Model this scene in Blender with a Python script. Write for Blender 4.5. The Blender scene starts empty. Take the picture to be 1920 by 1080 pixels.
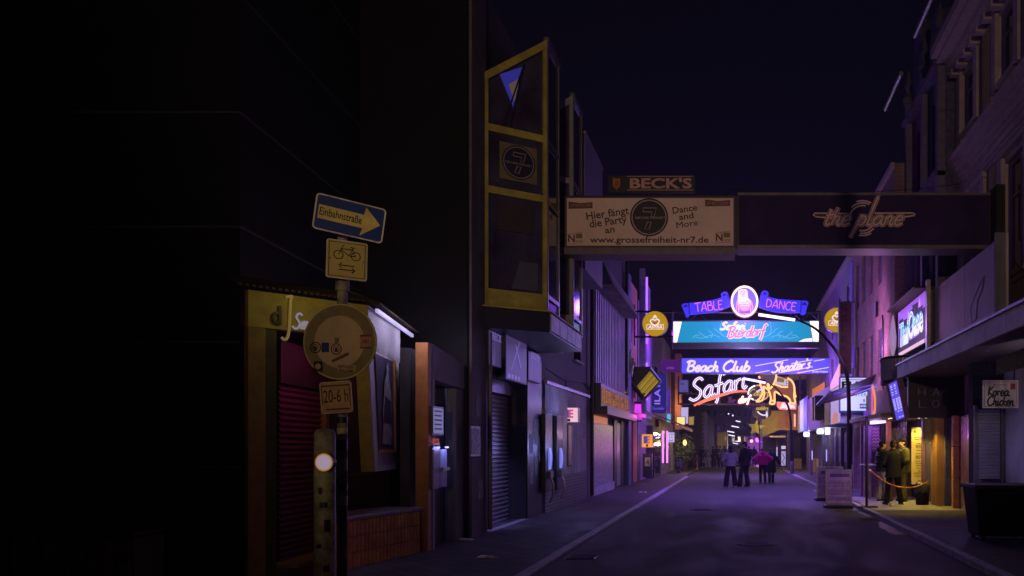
import bpy, bmesh, math, random
from mathutils import Vector, Matrix
random.seed(7)
S = bpy.context.scene
C = S.collection
# ------------------------------------------------------------------ camera (level, shifted lens)
FPX, CX, CY, EYE = 1500.0, 1380.0, 838.0, 1.65
cam = bpy.data.cameras.new("camera"); camo = bpy.data.objects.new("camera", cam); C.objects.link(camo)
camo.location = (0, 0, EYE); camo.rotation_euler = (math.pi/2, 0, 0)
cam.sensor_width = 36.0; cam.lens = FPX/1920*36.0
cam.shift_x = -(CX-960)/1920; cam.shift_y = (CY-540)/1920
cam.clip_start = 0.05; cam.clip_end = 2000
S.camera = camo
S.view_settings.view_transform = 'Standard'; S.view_settings.look = 'None'
S.view_settings.exposure = 0.0; S.view_settings.gamma = 1.0
S.cycles.use_denoising = True
S.cycles.max_bounces = 6; S.cycles.sample_clamp_indirect = 3.0; S.cycles.use_adaptive_sampling = False
# ------------------------------------------------------------------ night sky
wd = bpy.data.worlds.new("World"); S.world = wd; wd.use_nodes = True
nt = wd.node_tree; bg = nt.nodes['Background']
sky = nt.nodes.new('ShaderNodeTexSky'); sky.sky_type = 'NISHITA'; sky.sun_disc = False
sky.sun_elevation = math.radians(-9.0); sky.sun_rotation = math.radians(20)
tint = nt.nodes.new('ShaderNodeMix'); tint.data_type = 'RGBA'; tint.blend_type = 'MULTIPLY'; tint.inputs[0].default_value = 1.0
tint.inputs[7].default_value = (0.55, 0.20, 1.0, 1)
nt.links.new(sky.outputs[0], tint.inputs[6])
glow = nt.nodes.new('ShaderNodeMix'); glow.data_type = 'RGBA'; glow.blend_type = 'ADD'; glow.inputs[0].default_value = 1.0
glow.inputs[7].default_value = (0.030, 0.023, 0.092, 1)          # the town's own light on the night sky
nt.links.new(tint.outputs[2], glow.inputs[6]); nt.links.new(glow.outputs[2], bg.inputs[0])
stc = nt.nodes.new('ShaderNodeTexCoord'); ssp = nt.nodes.new('ShaderNodeSeparateXYZ'); nt.links.new(stc.outputs['Generated'], ssp.inputs[0])
srm = nt.nodes.new('ShaderNodeValToRGB'); srm.color_ramp.elements[0].position = 0.0; srm.color_ramp.elements[0].color = (0.034, 0.020, 0.100, 1)
srm.color_ramp.elements[1].position = .55; srm.color_ramp.elements[1].color = (0.012, 0.011, 0.042, 1)
nt.links.new(ssp.outputs[2], srm.inputs[0]); nt.links.new(srm.outputs[0], glow.inputs[7])
bg.inputs[1].default_value = 0.09

# ------------------------------------------------------------------ helpers
def W(px, py, d):            # photograph pixel + distance down the street -> metres
    return Vector(((px-CX)*d/FPX, d, EYE+(CY-py)*d/FPX))
def DX(px, X): return FPX*X/(px-CX)
def SX(px, py, X):
    d = DX(px, X); return Vector((X, d, EYE+(CY-py)*d/FPX))
def lin(c): return tuple((x/255/12.92 if x/255 <= .04045 else ((x/255+.055)/1.055)**2.4) for x in c)

def newmat(name):
    m = bpy.data.materials.new(name); m.use_nodes = True
    return m, m.node_tree, m.node_tree.nodes['Principled BSDF']
def mat(name, col, rough=.7, metal=0.0, noise=.25, scale=6.0, bump=0.0, bscale=40.0, coat=0.0, spec=.4):
    m, t, b = newmat(name)
    b.inputs['Roughness'].default_value = rough; b.inputs['Metallic'].default_value = metal
    b.inputs['Coat Weight'].default_value = coat; b.inputs['Specular IOR Level'].default_value = spec
    tc = t.nodes.new('ShaderNodeTexCoord')
    n = t.nodes.new('ShaderNodeTexNoise'); n.inputs['Scale'].default_value = scale; n.inputs['Detail'].default_value = 6; n.inputs['Roughness'].default_value = .65
    t.links.new(tc.outputs['Object'], n.inputs['Vector'])
    r = t.nodes.new('ShaderNodeValToRGB')
    r.color_ramp.elements[0].position = .3; r.color_ramp.elements[1].position = .72
    r.color_ramp.elements[0].color = tuple(c*(1-noise) for c in col)+(1,)
    r.color_ramp.elements[1].color = tuple(min(1, c*(1+noise)) for c in col)+(1,)
    t.links.new(n.outputs[0], r.inputs[0]); t.links.new(r.outputs[0], b.inputs['Base Color'])
    if bump:
        n2 = t.nodes.new('ShaderNodeTexNoise'); n2.inputs['Scale'].default_value = bscale; n2.inputs['Detail'].default_value = 4
        t.links.new(tc.outputs['Object'], n2.inputs['Vector'])
        bp = t.nodes.new('ShaderNodeBump'); bp.inputs['Strength'].default_value = bump; bp.inputs['Distance'].default_value = .02
        t.links.new(n2.outputs[0], bp.inputs['Height']); t.links.new(bp.outputs[0], b.inputs['Normal'])
    return m
def emit(name, rgb, k=1.0):          # a lit surface: colour as 8-bit sRGB, k = how far past white it goes
    m, t, b = newmat(name)
    c = lin(rgb)
    b.inputs['Base Color'].default_value = (c[0]*.3, c[1]*.3, c[2]*.3, 1)
    b.inputs['Emission Color'].default_value = c+(1,); b.inputs['Emission Strength'].default_value = k
    b.inputs['Roughness'].default_value = .5
    return m
def emit_lin(name, c, k=1.0):
    m, t, b = newmat(name); b.inputs['Base Color'].default_value = (.5,.5,.5,1); b.inputs['Emission Color'].default_value = tuple(c)+(1,); b.inputs['Emission Strength'].default_value = k
    return m
def brickmat(name, c1, c2, mortar, bw=.25, bh=.075, ms=.012, rough=.8):
    m, t, b = newmat(name)
    tc = t.nodes.new('ShaderNodeTexCoord'); sp = t.nodes.new('ShaderNodeSeparateXYZ'); t.links.new(tc.outputs['Object'], sp.inputs[0])
    ad = t.nodes.new('ShaderNodeMath'); ad.operation = 'ADD'; t.links.new(sp.outputs[0], ad.inputs[0]); t.links.new(sp.outputs[1], ad.inputs[1])
    cb = t.nodes.new('ShaderNodeCombineXYZ'); t.links.new(ad.outputs[0], cb.inputs[0]); t.links.new(sp.outputs[2], cb.inputs[1])
    bt = t.nodes.new('ShaderNodeTexBrick'); t.links.new(cb.outputs[0], bt.inputs['Vector'])
    bt.inputs['Scale'].default_value = 1; bt.inputs['Brick Width'].default_value = bw; bt.inputs['Row Height'].default_value = bh
    bt.inputs['Mortar Size'].default_value = ms; bt.inputs['Color1'].default_value = c1+(1,); bt.inputs['Color2'].default_value = c2+(1,); bt.inputs['Mortar'].default_value = mortar+(1,)
    n = t.nodes.new('ShaderNodeTexNoise'); n.inputs['Scale'].default_value = 1.7; n.inputs['Detail'].default_value = 5; t.links.new(tc.outputs['Object'], n.inputs['Vector'])
    mp = t.nodes.new('ShaderNodeMapRange'); mp.inputs[3].default_value = .55; mp.inputs[4].default_value = 1.35; t.links.new(n.outputs[0], mp.inputs[0])
    mx = t.nodes.new('ShaderNodeMix'); mx.data_type = 'RGBA'; mx.blend_type = 'MULTIPLY'; mx.inputs[0].default_value = 1
    t.links.new(bt.outputs[0], mx.inputs[6]); t.links.new(mp.outputs[0], mx.inputs[7]); t.links.new(mx.outputs[2], b.inputs['Base Color'])
    bp = t.nodes.new('ShaderNodeBump'); bp.inputs['Strength'].default_value = .8; bp.inputs['Distance'].default_value = .012; bp.invert = True
    t.links.new(bt.outputs[1], bp.inputs['Height']); t.links.new(bp.outputs[0], b.inputs['Normal'])
    b.inputs['Roughness'].default_value = rough; b.inputs['Specular IOR Level'].default_value = .2
    return m

XU, YU, ZU = Vector((1,0,0)), Vector((0,1,0)), Vector((0,0,1))
LF = (YU, ZU)                 # a facade on the near-hand side facing +X reads along +Y
RF = (-YU, ZU)                # a facade across the street facing -X reads along -Y
FF = (XU, ZU)                 # a face turned to the viewer

def worldloc(o):
    v = Vector((0,0,0))
    while o is not None: v = v + o.location; o = o.parent
    return v
_textcache = {}
def text_geo(s, bold, shear):
    k = (s, bold, shear)
    if k not in _textcache:
        cu = bpy.data.curves.new("t", 'FONT'); cu.body = s; cu.size = 1; cu.extrude = .02; cu.offset = bold; cu.shear = shear; cu.resolution_u = 3
        o = bpy.data.objects.new("t", cu); me = bpy.data.meshes.new_from_object(o)
        _textcache[k] = ([v.co.copy() for v in me.vertices], [tuple(p.vertices) for p in me.polygons])
        bpy.data.objects.remove(o); bpy.data.meshes.remove(me); bpy.data.curves.remove(cu)
    return _textcache[k]
def smooth(pts, n=5, closed=False):
    P = [Vector(p) for p in pts]
    if len(P) < 3: return P
    out = []; m = len(P)
    for i in range(m if closed else m-1):
        g = (lambda j: P[j % m]) if closed else (lambda j: P[min(max(j, 0), m-1)])
        a, b, c, d = g(i-1), g(i), g(i+1), g(i+2)
        for k in range(n):
            t = k/n
            out.append(.5*((2*b)+(c-a)*t+(2*a-5*b+4*c-d)*t*t+(3*b-a-3*c+d)*t**3))
    if not closed: out.append(P[-1])
    return out

class MB:
    def __init__(s): s.v = []; s.f = []
    def add(s, vs, fs):
        n = len(s.v); s.v += [Vector(v) for v in vs]; s.f += [tuple(i+n for i in f) for f in fs]; return s
    def hexa(s, p): return s.add(p, [(0,3,2,1),(4,5,6,7),(0,1,5,4),(1,2,6,5),(2,3,7,6),(3,0,4,7)])
    def box(s, x0, x1, y0, y1, z0, z1):
        return s.hexa([(x0,y0,z0),(x1,y0,z0),(x1,y1,z0),(x0,y1,z0),(x0,y0,z1),(x1,y0,z1),(x1,y1,z1),(x0,y1,z1)])
    def obox(s, O, fr, a0, a1, b0, b1, c0, c1):       # box in a facade frame: a along, b up, c outward
        u, v = fr; n = u.cross(v); q = lambda a, b, c: O+u*a+v*b+n*c
        return s.hexa([q(a0,b0,c0),q(a1,b0,c0),q(a1,b0,c1),q(a0,b0,c1),q(a0,b1,c0),q(a1,b1,c0),q(a1,b1,c1),q(a0,b1,c1)])
    def pbox(s, px0, px1, py0, py1, d, th):           # box turned to the viewer, from y=d back to d+th
        a = W(px0, py1, d); b = W(px1, py0, d); return s.box(a.x, b.x, d, d+th, a.z, b.z)
    def quad(s, a, b, c, d): return s.add([a,b,c,d], [(0,1,2,3)])
    def prism(s, poly, vec):
        P = [Vector(p) for p in poly]; n = len(P); vec = Vector(vec)
        s.add(P+[p+vec for p in P], [tuple(range(n-1,-1,-1)), tuple(range(n, 2*n))]+[(i,(i+1)%n,n+(i+1)%n,n+i) for i in range(n)]); return s
    def tube(s, pts, r, n=6, closed=False):
        P = [Vector(p) for p in pts]; m = len(P)
        rr = list(r) if isinstance(r, (list, tuple)) else [r]*m
        vs = []; prev = None
        for i in range(m):
            a = P[(i-1) % m] if (closed or i) else P[0]; b = P[(i+1) % m] if (closed or i < m-1) else P[-1]
            t = (b-a); t = t.normalized() if t.length > 1e-9 else Vector((0,0,1))
            if prev is None:
                ref = Vector((0,0,1)) if abs(t.z) < .9 else Vector((0,1,0)); x = t.cross(ref).normalized()
            else: x = (prev-t*prev.dot(t)); x = x.normalized() if x.length > 1e-6 else t.orthogonal().normalized()
            prev = x; y = t.cross(x)
            for k in range(n):
                an = 2*math.pi*k/n; vs.append(P[i]+(x*math.cos(an)+y*math.sin(an))*rr[i])
        fs = []
        for i in range(m if closed else m-1):
            j = (i+1) % m
            for k in range(n): fs.append((i*n+k, i*n+(k+1)%n, j*n+(k+1)%n, j*n+k))
        if not closed: fs += [tuple(range(n-1,-1,-1)), tuple((m-1)*n+k for k in range(n))]
        return s.add(vs, fs)
    def lathe(s, prof, c, n=16):
        c = Vector(c); vs = []
        for r, z in prof:
            for k in range(n): an = 2*math.pi*k/n; vs.append(c+Vector((r*math.cos(an), r*math.sin(an), z)))
        fs = [(i*n+k, i*n+(k+1)%n, (i+1)*n+(k+1)%n, (i+1)*n+k) for i in range(len(prof)-1) for k in range(n)]
        fs += [tuple(range(n-1,-1,-1)), tuple((len(prof)-1)*n+k for k in range(n))]
        return s.add(vs, fs)
    def ell(s, c, rx, ry, rz, n=12, m=8, R=None):
        c = Vector(c); vs = [Vector((0,0,-rz))]
        for i in range(1, m):
            ph = -math.pi/2+math.pi*i/m
            for k in range(n): an = 2*math.pi*k/n; vs.append(Vector((rx*math.cos(ph)*math.cos(an), ry*math.cos(ph)*math.sin(an), rz*math.sin(ph))))
        vs.append(Vector((0,0,rz)))
        if R is not None: vs = [R @ v for v in vs]
        vs = [v+c for v in vs]
        fs = [(0, 1+(k+1)%n, 1+k) for k in range(n)]
        fs += [(1+i*n+k, 1+i*n+(k+1)%n, 1+(i+1)*n+(k+1)%n, 1+(i+1)*n+k) for i in range(m-2) for k in range(n)]
        l = len(vs)-1; fs += [(l, 1+(m-2)*n+k, 1+(m-2)*n+(k+1)%n) for k in range(n)]
        return s.add(vs, fs)
    def disc(s, O, fr, r, th, n=40, ry=None):         # round plate in a facade frame
        u, v = fr; nn = u.cross(v); ry = ry or r
        return s.prism([O+u*(r*math.cos(2*math.pi*k/n))+v*(ry*math.sin(2*math.pi*k/n)) for k in range(n)], nn*th)
    def ring(s, O, fr, r, w, th, n=40, ry=None, a0=0, a1=2*math.pi):
        u, v = fr; ry = ry or r; nn = u.cross(v)*th
        full = abs(a1-a0-2*math.pi) < 1e-6; m = n if full else n+1
        P = []
        for k in range(m):
            a = a0+(a1-a0)*k/n
            for q in (1, 1-w/r):
                p = O+u*(r*q*math.cos(a))+v*(ry*(1-(1-q)*r/ry)*math.sin(a)); P += [p, p+nn]
        fs = []
        for k in range(n):
            i = 4*k; j = 4*((k+1) % m)
            fs += [(i+1,j+1,j+3,i+3),(i,i+2,j+2,j),(i,j,j+1,i+1),(i+2,i+3,j+3,j+2)]
        return s.add(P, fs)
    def flat(s, pts, O, fr, th):                      # polygon given in facade coordinates, th thick
        u, v = fr; return s.prism([O+u*a+v*b for a, b in pts], u.cross(v)*th)
    def text(s, t, O, fr, w, h, th=.01, bold=0.0, shear=0.0, rot=0.0):   # ink box w x h with its lower corner at O
        vs, fs = text_geo(t, bold, shear)
        x0 = min(v.x for v in vs); x1 = max(v.x for v in vs); y0 = min(v.y for v in vs); y1 = max(v.y for v in vs)
        u, v_ = fr; n = u.cross(v_)
        if rot: u, v_ = u*math.cos(rot)+v_*math.sin(rot), v_*math.cos(rot)-u*math.sin(rot)
        if w is None: w = h*(x1-x0)/(y1-y0)
        return s.add([O+u*((v.x-x0)/(x1-x0)*w)+v_*((v.y-y0)/(y1-y0)*h)+n*((v.z+.02)/.04*th) for v in vs], fs)
    def ptext(s, t, px0, px1, py0, py1, d, th=.01, **k):   # lettering turned to the viewer inside a pixel box
        a = W(px0, py1, d); b = W(px1, py0, d); return s.text(t, a, FF, b.x-a.x, b.z-a.z, th, **k)
    def stroke(s, t, O, fr, w, h, r, slant=0.0, flat=.5, n=6, rot=0.0):
        ps, x = [], 0.0
        for ch in t:
            adv, pl = GLYPH.get(ch, (.35, []))
            for p in pl: ps.append([(a+x+b*slant, b) for a, b in p])
            x += adv
        q = [c for p in ps for c in p]
        x0 = min(c[0] for c in q); x1 = max(c[0] for c in q); y0 = min(c[1] for c in q); y1 = max(c[1] for c in q)
        u, v = fr
        if rot: u, v = u*math.cos(rot)+v*math.sin(rot), v*math.cos(rot)-u*math.sin(rot)
        nn = u.cross(v)
        for p in ps:
            pp = smooth([((a-x0)/(x1-x0)*w, (b-y0)/(y1-y0)*h, 0) for a, b in p])
            t0 = MB().tube([(c.x, c.y, 0) for c in pp], r, n)
            s.add([O+u*c.x+v*c.y+nn*(c.z*flat) for c in t0.v], t0.f)
        return s
    def pstroke(s, t, px0, px1, py0, py1, d, r, **k):
        a = W(px0, py1, d); b = W(px1, py0, d); return s.stroke(t, a, FF, b.x-a.x, b.z-a.z, r, **k)
    def wall(s, O, fr, L, Ht, holes=(), rev=.15):     # front sheet with openings and their reveals
        u, v = fr; n = u.cross(v); q = lambda a, b, c=0.0: O+u*a+v*b-n*c
        xs = sorted({0, L, *[h[0] for h in holes], *[h[1] for h in holes]}); ys = sorted({0, Ht, *[h[2] for h in holes], *[h[3] for h in holes]})
        for i in range(len(xs)-1):
            for j in range(len(ys)-1):
                mx, my = (xs[i]+xs[i+1])/2, (ys[j]+ys[j+1])/2
                if any(h[0] < mx < h[1] and h[2] < my < h[3] for h in holes): continue
                s.quad(q(xs[i],ys[j]), q(xs[i+1],ys[j]), q(xs[i+1],ys[j+1]), q(xs[i],ys[j+1]))
        for a, b, c, d in holes:
            s.quad(q(a,c), q(a,d), q(a,d,rev), q(a,c,rev)); s.quad(q(b,c), q(b,c,rev), q(b,d,rev), q(b,d))
            s.quad(q(a,c), q(a,c,rev), q(b,c,rev), q(b,c)); s.quad(q(a,d), q(b,d), q(b,d,rev), q(a,d,rev))
        return s
    def ribs(s, O, fr, L, Ht, count, dep, along=True, sharp=.5):   # corrugated sheet; along = ribs side by side along u
        u, v = fr; n = u.cross(v); P = []; m = count*4
        prof = [0, dep, dep, 0]
        step = (L if along else Ht)/m
        for i in range(m+1):
            c = prof[i % 4]*1.0
            if along: P += [O+u*(i*step)+n*c, O+u*(i*step)+v*Ht+n*c]
            else: P += [O+v*(i*step)+n*c, O+v*(i*step)+u*L+n*c]
        return s.add(P, [(2*i, 2*i+2, 2*i+3, 2*i+1) for i in range(m)])
    def build(s, name, m, parent=None, sm=False, bev=0.0):
        off = worldloc(parent) if parent is not None else Vector((0,0,0))
        me = bpy.data.meshes.new(name); me.from_pydata([tuple(v-off) for v in s.v], [], s.f)
        bm = bmesh.new(); bm.from_mesh(me); bmesh.ops.recalc_face_normals(bm, faces=bm.faces); bm.to_mesh(me); bm.free()
        if sm: me.polygons.foreach_set('use_smooth', [True]*len(me.polygons))
        me.materials.append(m)
        o = bpy.data.objects.new(name, me); C.objects.link(o)
        if parent is not None: o.parent = parent
        if bev:
            b = o.modifiers.new('bevel', 'BEVEL'); b.width = bev; b.segments = 2; b.limit_method = 'ANGLE'
        return o
def build_each(b, name, m, parent=None, **k):        # every separate piece of a batch becomes a part of its own
    par = list(range(len(b.v)))
    def root(i):
        while par[i] != i: par[i] = par[par[i]]; i = par[i]
        return i
    for f in b.f:
        r = root(f[0])
        for i in f[1:]: par[root(i)] = r
    g = {}
    for f in b.f: g.setdefault(root(f[0]), []).append(f)
    out = []
    for fs in g.values():
        ids = sorted({i for f in fs for i in f}); mp = {i: k_ for k_, i in enumerate(ids)}
        q = MB(); q.v = [b.v[i] for i in ids]; q.f = [tuple(mp[i] for i in f) for f in fs]; out.append(q.build(name, m, parent, **k))
    return out
def thing(name, label, cat, loc, group=None):
    o = bpy.data.objects.new(name, None); C.objects.link(o); o.location = Vector(loc); o.empty_display_size = .3
    o['label'] = label; o['category'] = cat
    if group: o['group'] = group
    return o
def tag(o, label, cat, group=None):
    o['label'] = label; o['category'] = cat
    if group: o['group'] = group
    return o
def structure(o): o['kind'] = 'structure'; return o
def copy_tree(o, loc, label, par=None):
    c = o.copy(); C.objects.link(c)
    if par is not None: c.parent = par
    else: c.location = Vector(loc); c['label'] = label
    for ch in [x for x in bpy.data.objects if x.parent == o]: copy_tree(ch, None, None, c)
    return c
def lamp(name, loc, rgb, power, r=.05, spot=None, aim=None, blend=.6):
    l = bpy.data.lights.new(name, 'SPOT' if spot else 'POINT'); l.color = rgb; l.energy = power; l.shadow_soft_size = r
    if spot: l.spot_size = math.radians(spot); l.spot_blend = blend
    o = bpy.data.objects.new(name, l); C.objects.link(o); o.location = Vector(loc)
    if spot: o.rotation_euler = (Vector(aim)-Vector(loc)).to_track_quat('-Z', 'Y').to_euler()
    return o

GLYPH = {
'S': (.8, [[(.75,.85),(.6,1),(.35,.95),(.25,.75),(.45,.55),(.65,.35),(.55,.08),(.25,0),(0,.15)]]),
'a': (.62, [[(.5,.45),(.3,.52),(.08,.35),(.05,.12),(.2,0),(.38,.12),(.5,.45),(.47,.1),(.58,0),(.7,.08)]]),
'f': (.5, [[(.55,.85),(.45,1),(.3,.85),(.25,.4),(.2,-.2),(.1,-.4)], [(.0,.45),(.5,.5)]]),
'r': (.42, [[(.05,.5),(.1,0)], [(.08,.25),(.2,.45),(.4,.48)]]),
'i': (.3, [[(.1,.5),(.08,.1),(.18,0),(.3,.1)], [(.12,.7),(.15,.74)]]),
'B': (.75, [[(.15,.95),(.1,0)], [(-.1,.85),(.2,1),(.55,.95),(.6,.75),(.4,.55),(.2,.52)], [(.35,.53),(.62,.4),(.6,.1),(.35,0),(.1,.03)]]),
'e': (.5, [[(.08,.25),(.4,.3),(.38,.48),(.22,.52),(.06,.3),(.1,.05),(.28,0),(.48,.12)]]),
'c': (.46, [[(.42,.42),(.28,.52),(.08,.35),(.08,.1),(.25,0),(.45,.1)]]),
'h': (.56, [[(.18,1),(.05,0)], [(.08,.25),(.25,.5),(.4,.42),(.36,.1),(.46,0),(.55,.08)]]),
'C': (.78, [[(.75,.8),(.55,1),(.2,.8),(.03,.4),(.2,.05),(.5,0),(.75,.2)]]),
'l': (.28, [[(.18,1),(.06,.15),(.14,0),(.25,.06)]]),
'u': (.6, [[(.08,.5),(.05,.15),(.18,0),(.35,.12),(.44,.5),(.41,.1),(.52,0),(.6,.08)]]),
'b': (.52, [[(.18,1),(.05,.1),(.2,0),(.4,.12),(.44,.38),(.28,.5),(.1,.35)]]),
'o': (.52, [[(.25,.5),(.06,.3),(.1,.05),(.27,0),(.45,.2),(.42,.45),(.25,.5),(.5,.42)]]),
't': (.36, [[(.2,.9),(.1,.15),(.18,0),(.32,.08)], [(0,.55),(.4,.6)]]),
"'": (.2, [[(.08,1),(.05,.82)]]),
's': (.44, [[(.4,.45),(.25,.52),(.12,.4),(.3,.25),(.32,.08),(.15,0),(.0,.08)]]),
'p': (.5, [[(.1,.5),(-.02,-.4)], [(.08,.35),(.25,.5),(.42,.38),(.36,.08),(.2,0),(.06,.1)]]),
'P': (.56, [[(.2,.6),(.1,.2),(-.1,-.75)], [(.12,.35),(.3,.5),(.46,.38),(.4,.08),(.22,0),(.06,.1)]]),
'L': (.32, [[(.3,1.55),(.2,1.45),(.06,.15),(.14,0),(.27,.06)]]),
'n': (.55, [[(.08,.5),(.03,0)], [(.06,.25),(.24,.5),(.38,.42),(.34,.1),(.44,0),(.54,.08)]]),
'd': (.6, [[(.42,.42),(.25,.5),(.06,.3),(.1,.03),(.25,.0),(.4,.2),(.55,1),(.45,.1),(.54,0),(.62,.06)]]),
'K': (.62, [[(.12,1),(.05,0)], [(.6,.95),(.12,.45),(.6,.02)]]),
'k': (.48, [[(.15,1),(.04,0)], [(.42,.5),(.08,.22),(.44,.0)]]),
'm': (.65, [[(.08,.5),(.03,0)], [(.06,.25),(.2,.5),(.3,.42),(.27,0)], [(.28,.25),(.44,.5),(.56,.42),(.52,.1),(.6,0)]]),
'J': (.6, [[(.2,1.0),(.5,1.05),(.42,.9),(.35,0),(.2,-.3),(0,-.25)]]),
}
# ------------------------------------------------------------------ materials
M_asphalt = mat('asphalt', (.052,.050,.052), .80, spec=.22, noise=.75, scale=34.0, bump=.8, bscale=60)
def add_patches(m, s1, lo, hi):                        # broad worn patches and tar streaks over a ground material
    t = m.node_tree; b = t.nodes['Principled BSDF']; l = b.inputs['Base Color'].links[0].from_socket
    tc = t.nodes.new('ShaderNodeTexCoord'); n = t.nodes.new('ShaderNodeTexNoise'); n.inputs['Scale'].default_value = s1; n.inputs['Detail'].default_value = 8; n.inputs['Distortion'].default_value = 1.2
    mp = t.nodes.new('ShaderNodeMapping'); mp.inputs['Scale'].default_value = (1.6, .6, .45); t.links.new(tc.outputs['Object'], mp.inputs[0]); t.links.new(mp.outputs[0], n.inputs['Vector'])
    r = t.nodes.new('ShaderNodeMapRange'); r.inputs[1].default_value = .35; r.inputs[2].default_value = .65; r.inputs[3].default_value = lo; r.inputs[4].default_value = hi; t.links.new(n.outputs[0], r.inputs[0])
    x = t.nodes.new('ShaderNodeMix'); x.data_type = 'RGBA'; x.blend_type = 'MULTIPLY'; x.inputs[0].default_value = 1; t.links.new(l, x.inputs[6]); t.links.new(r.outputs[0], x.inputs[7]); t.links.new(x.outputs[2], b.inputs['Base Color'])
    rr = t.nodes.new('ShaderNodeMapRange'); rr.inputs[1].default_value = .3; rr.inputs[2].default_value = .7; rr.inputs[3].default_value = .62; rr.inputs[4].default_value = .9; t.links.new(n.outputs[0], rr.inputs[0]); t.links.new(rr.outputs[0], b.inputs['Roughness'])
add_patches(M_asphalt, .55, .62, 1.35)
M_wet = mat('wet_gutter', (.035,.033,.045), .42, noise=.5, scale=5.0, bump=.05, bscale=9, spec=.3)
M_pave = brickmat('paving', (.085,.08,.08), (.055,.052,.055), (.022,.022,.022), .30, .20, .014, .7)
add_patches(M_pave, .8, .6, 1.35)
M_kerb = mat('kerb_stone', (.33,.31,.33), .7, noise=.35, scale=5, bump=.3)
M_black = mat('black_paint', (.012,.012,.014), .45)
M_clad = mat('darkened_cladding', (.005,.005,.007), .55, noise=.4, scale=1.2, spec=.12)  # near black: the dark fade over this side is put into the colour
M_seam = mat('steel_seam', (.030,.027,.027), .6)
M_dark = mat('dark_render', (.045,.042,.05), .8, noise=.4, scale=1.5)
M_darkred = mat('dark_red_wall', (.06,.028,.03), .7, noise=.3, scale=2)
M_grey = mat('grey_render', (.20,.19,.21), .8, noise=.25, scale=1.3)
M_greypanel = mat('grey_panel', (.30,.29,.31), .55, noise=.3, scale=.9)
M_mid = mat('mid_grey_metal', (.14,.14,.16), .4, metal=.5)
M_steel = mat('galvanised_steel', (.32,.31,.30), .45, metal=.7, noise=.3)
M_glass = mat('dark_glass', (.035,.030,.055), .07, noise=.8, scale=1.1, spec=.7)  # violet mottling in the colour stands for reflections in the panes
M_yellow = mat('yellow_frame', (.32,.28,.035), .6, noise=.35, scale=3)
M_olive = mat('olive_paint', (.30,.25,.05), .6)
M_orange = mat('orange_tone', (.42,.17,.045), .6)
M_beige = mat('beige_render', (.40,.33,.33), .8, noise=.22, scale=1.0)
M_mould = mat('pale_moulding', (.38,.31,.31), .75, noise=.2)
M_ochre = mat('amber_lit_render', (.30,.24,.07), .8)  # amber lamplight on the wall is put into this colour
M_ornate = mat('dark_facade', (.075,.075,.15), .8, noise=.4)
M_brick = brickmat('pink_brick', (.36,.22,.21), (.27,.16,.16), (.20,.15,.15))
M_brown = brickmat('brown_brick', (.13,.075,.06), (.09,.055,.05), (.06,.05,.05))
M_shutter = mat('shutter_slats', (.34,.33,.36), .35, metal=.3, noise=.25, scale=1.0)
M_redshut = mat('red_shutter_slats', (.17,.05,.09), .45, noise=.2)
M_white = mat('white_enamel', (.62,.60,.58), .45, noise=.12, scale=9)
M_signwhite = mat('weathered_sign_face', (.55,.46,.36), .55, noise=.10, scale=2.5)
M_ink = mat('black_ink', (.012,.012,.014), .5)
M_redink = mat('dark_red_ink', (.16,.03,.03), .5)
M_blue = mat('road_sign_blue', (.006,.032,.24), .4)
M_signring = mat('faded_olive_ring', (.19,.16,.085), .5, noise=.25, scale=10)
M_post = mat('worn_post', (.22,.21,.15), .6, noise=.7, scale=11)
M_glaze = mat('orange_glaze', (.62,.33,.075), .24, noise=.40, scale=5)
M_slab = mat('stone_slab', (.22,.21,.22), .35)
M_wood = mat('dark_wood', (.06,.035,.02), .6, noise=.5, scale=7)
M_roofrib = mat('brown_rib_roof', (.045,.03,.02), .8, spec=.1)
M_purple = mat('purple_render', (.20,.15,.26), .8, noise=.3)
M_redwall = mat('red_render', (.42,.15,.14), .8, noise=.2)
M_marble = mat('poster_patched_panel', (.30,.28,.30), .35, noise=.8, scale=9, bump=.4, bscale=14)
M_bin = mat('bin_plastic', (.008,.008,.010), .7, spec=.12)
M_rope = mat('orange_rope', (.55,.22,.06), .7)
M_brass = mat('brass', (.55,.36,.12), .35, metal=.8)
M_skin = mat('skin', (.42,.26,.20), .6, noise=.08)
M_lampcase = mat('lamp_case', (.08,.08,.09), .4)
M_chev = mat('purple_panel', (.14,.06,.20), .6)
M_foil = mat('crinkled_foil', (.50,.34,.46), .22, metal=.7, noise=.3, scale=3, bump=1.0, bscale=7)

for m_, s_ in ((M_dark, 1.0), (M_grey, .9), (M_greypanel, 1.1), (M_beige, .8), (M_purple, .7), (M_ornate, 1.0), (M_white, 3.0), (M_brick, .6)): add_patches(m_, s_, .6, 1.3)
E_lamp = emit_lin('lamp_tube', (1.5,1.15,3.2), 1.6)

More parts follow.
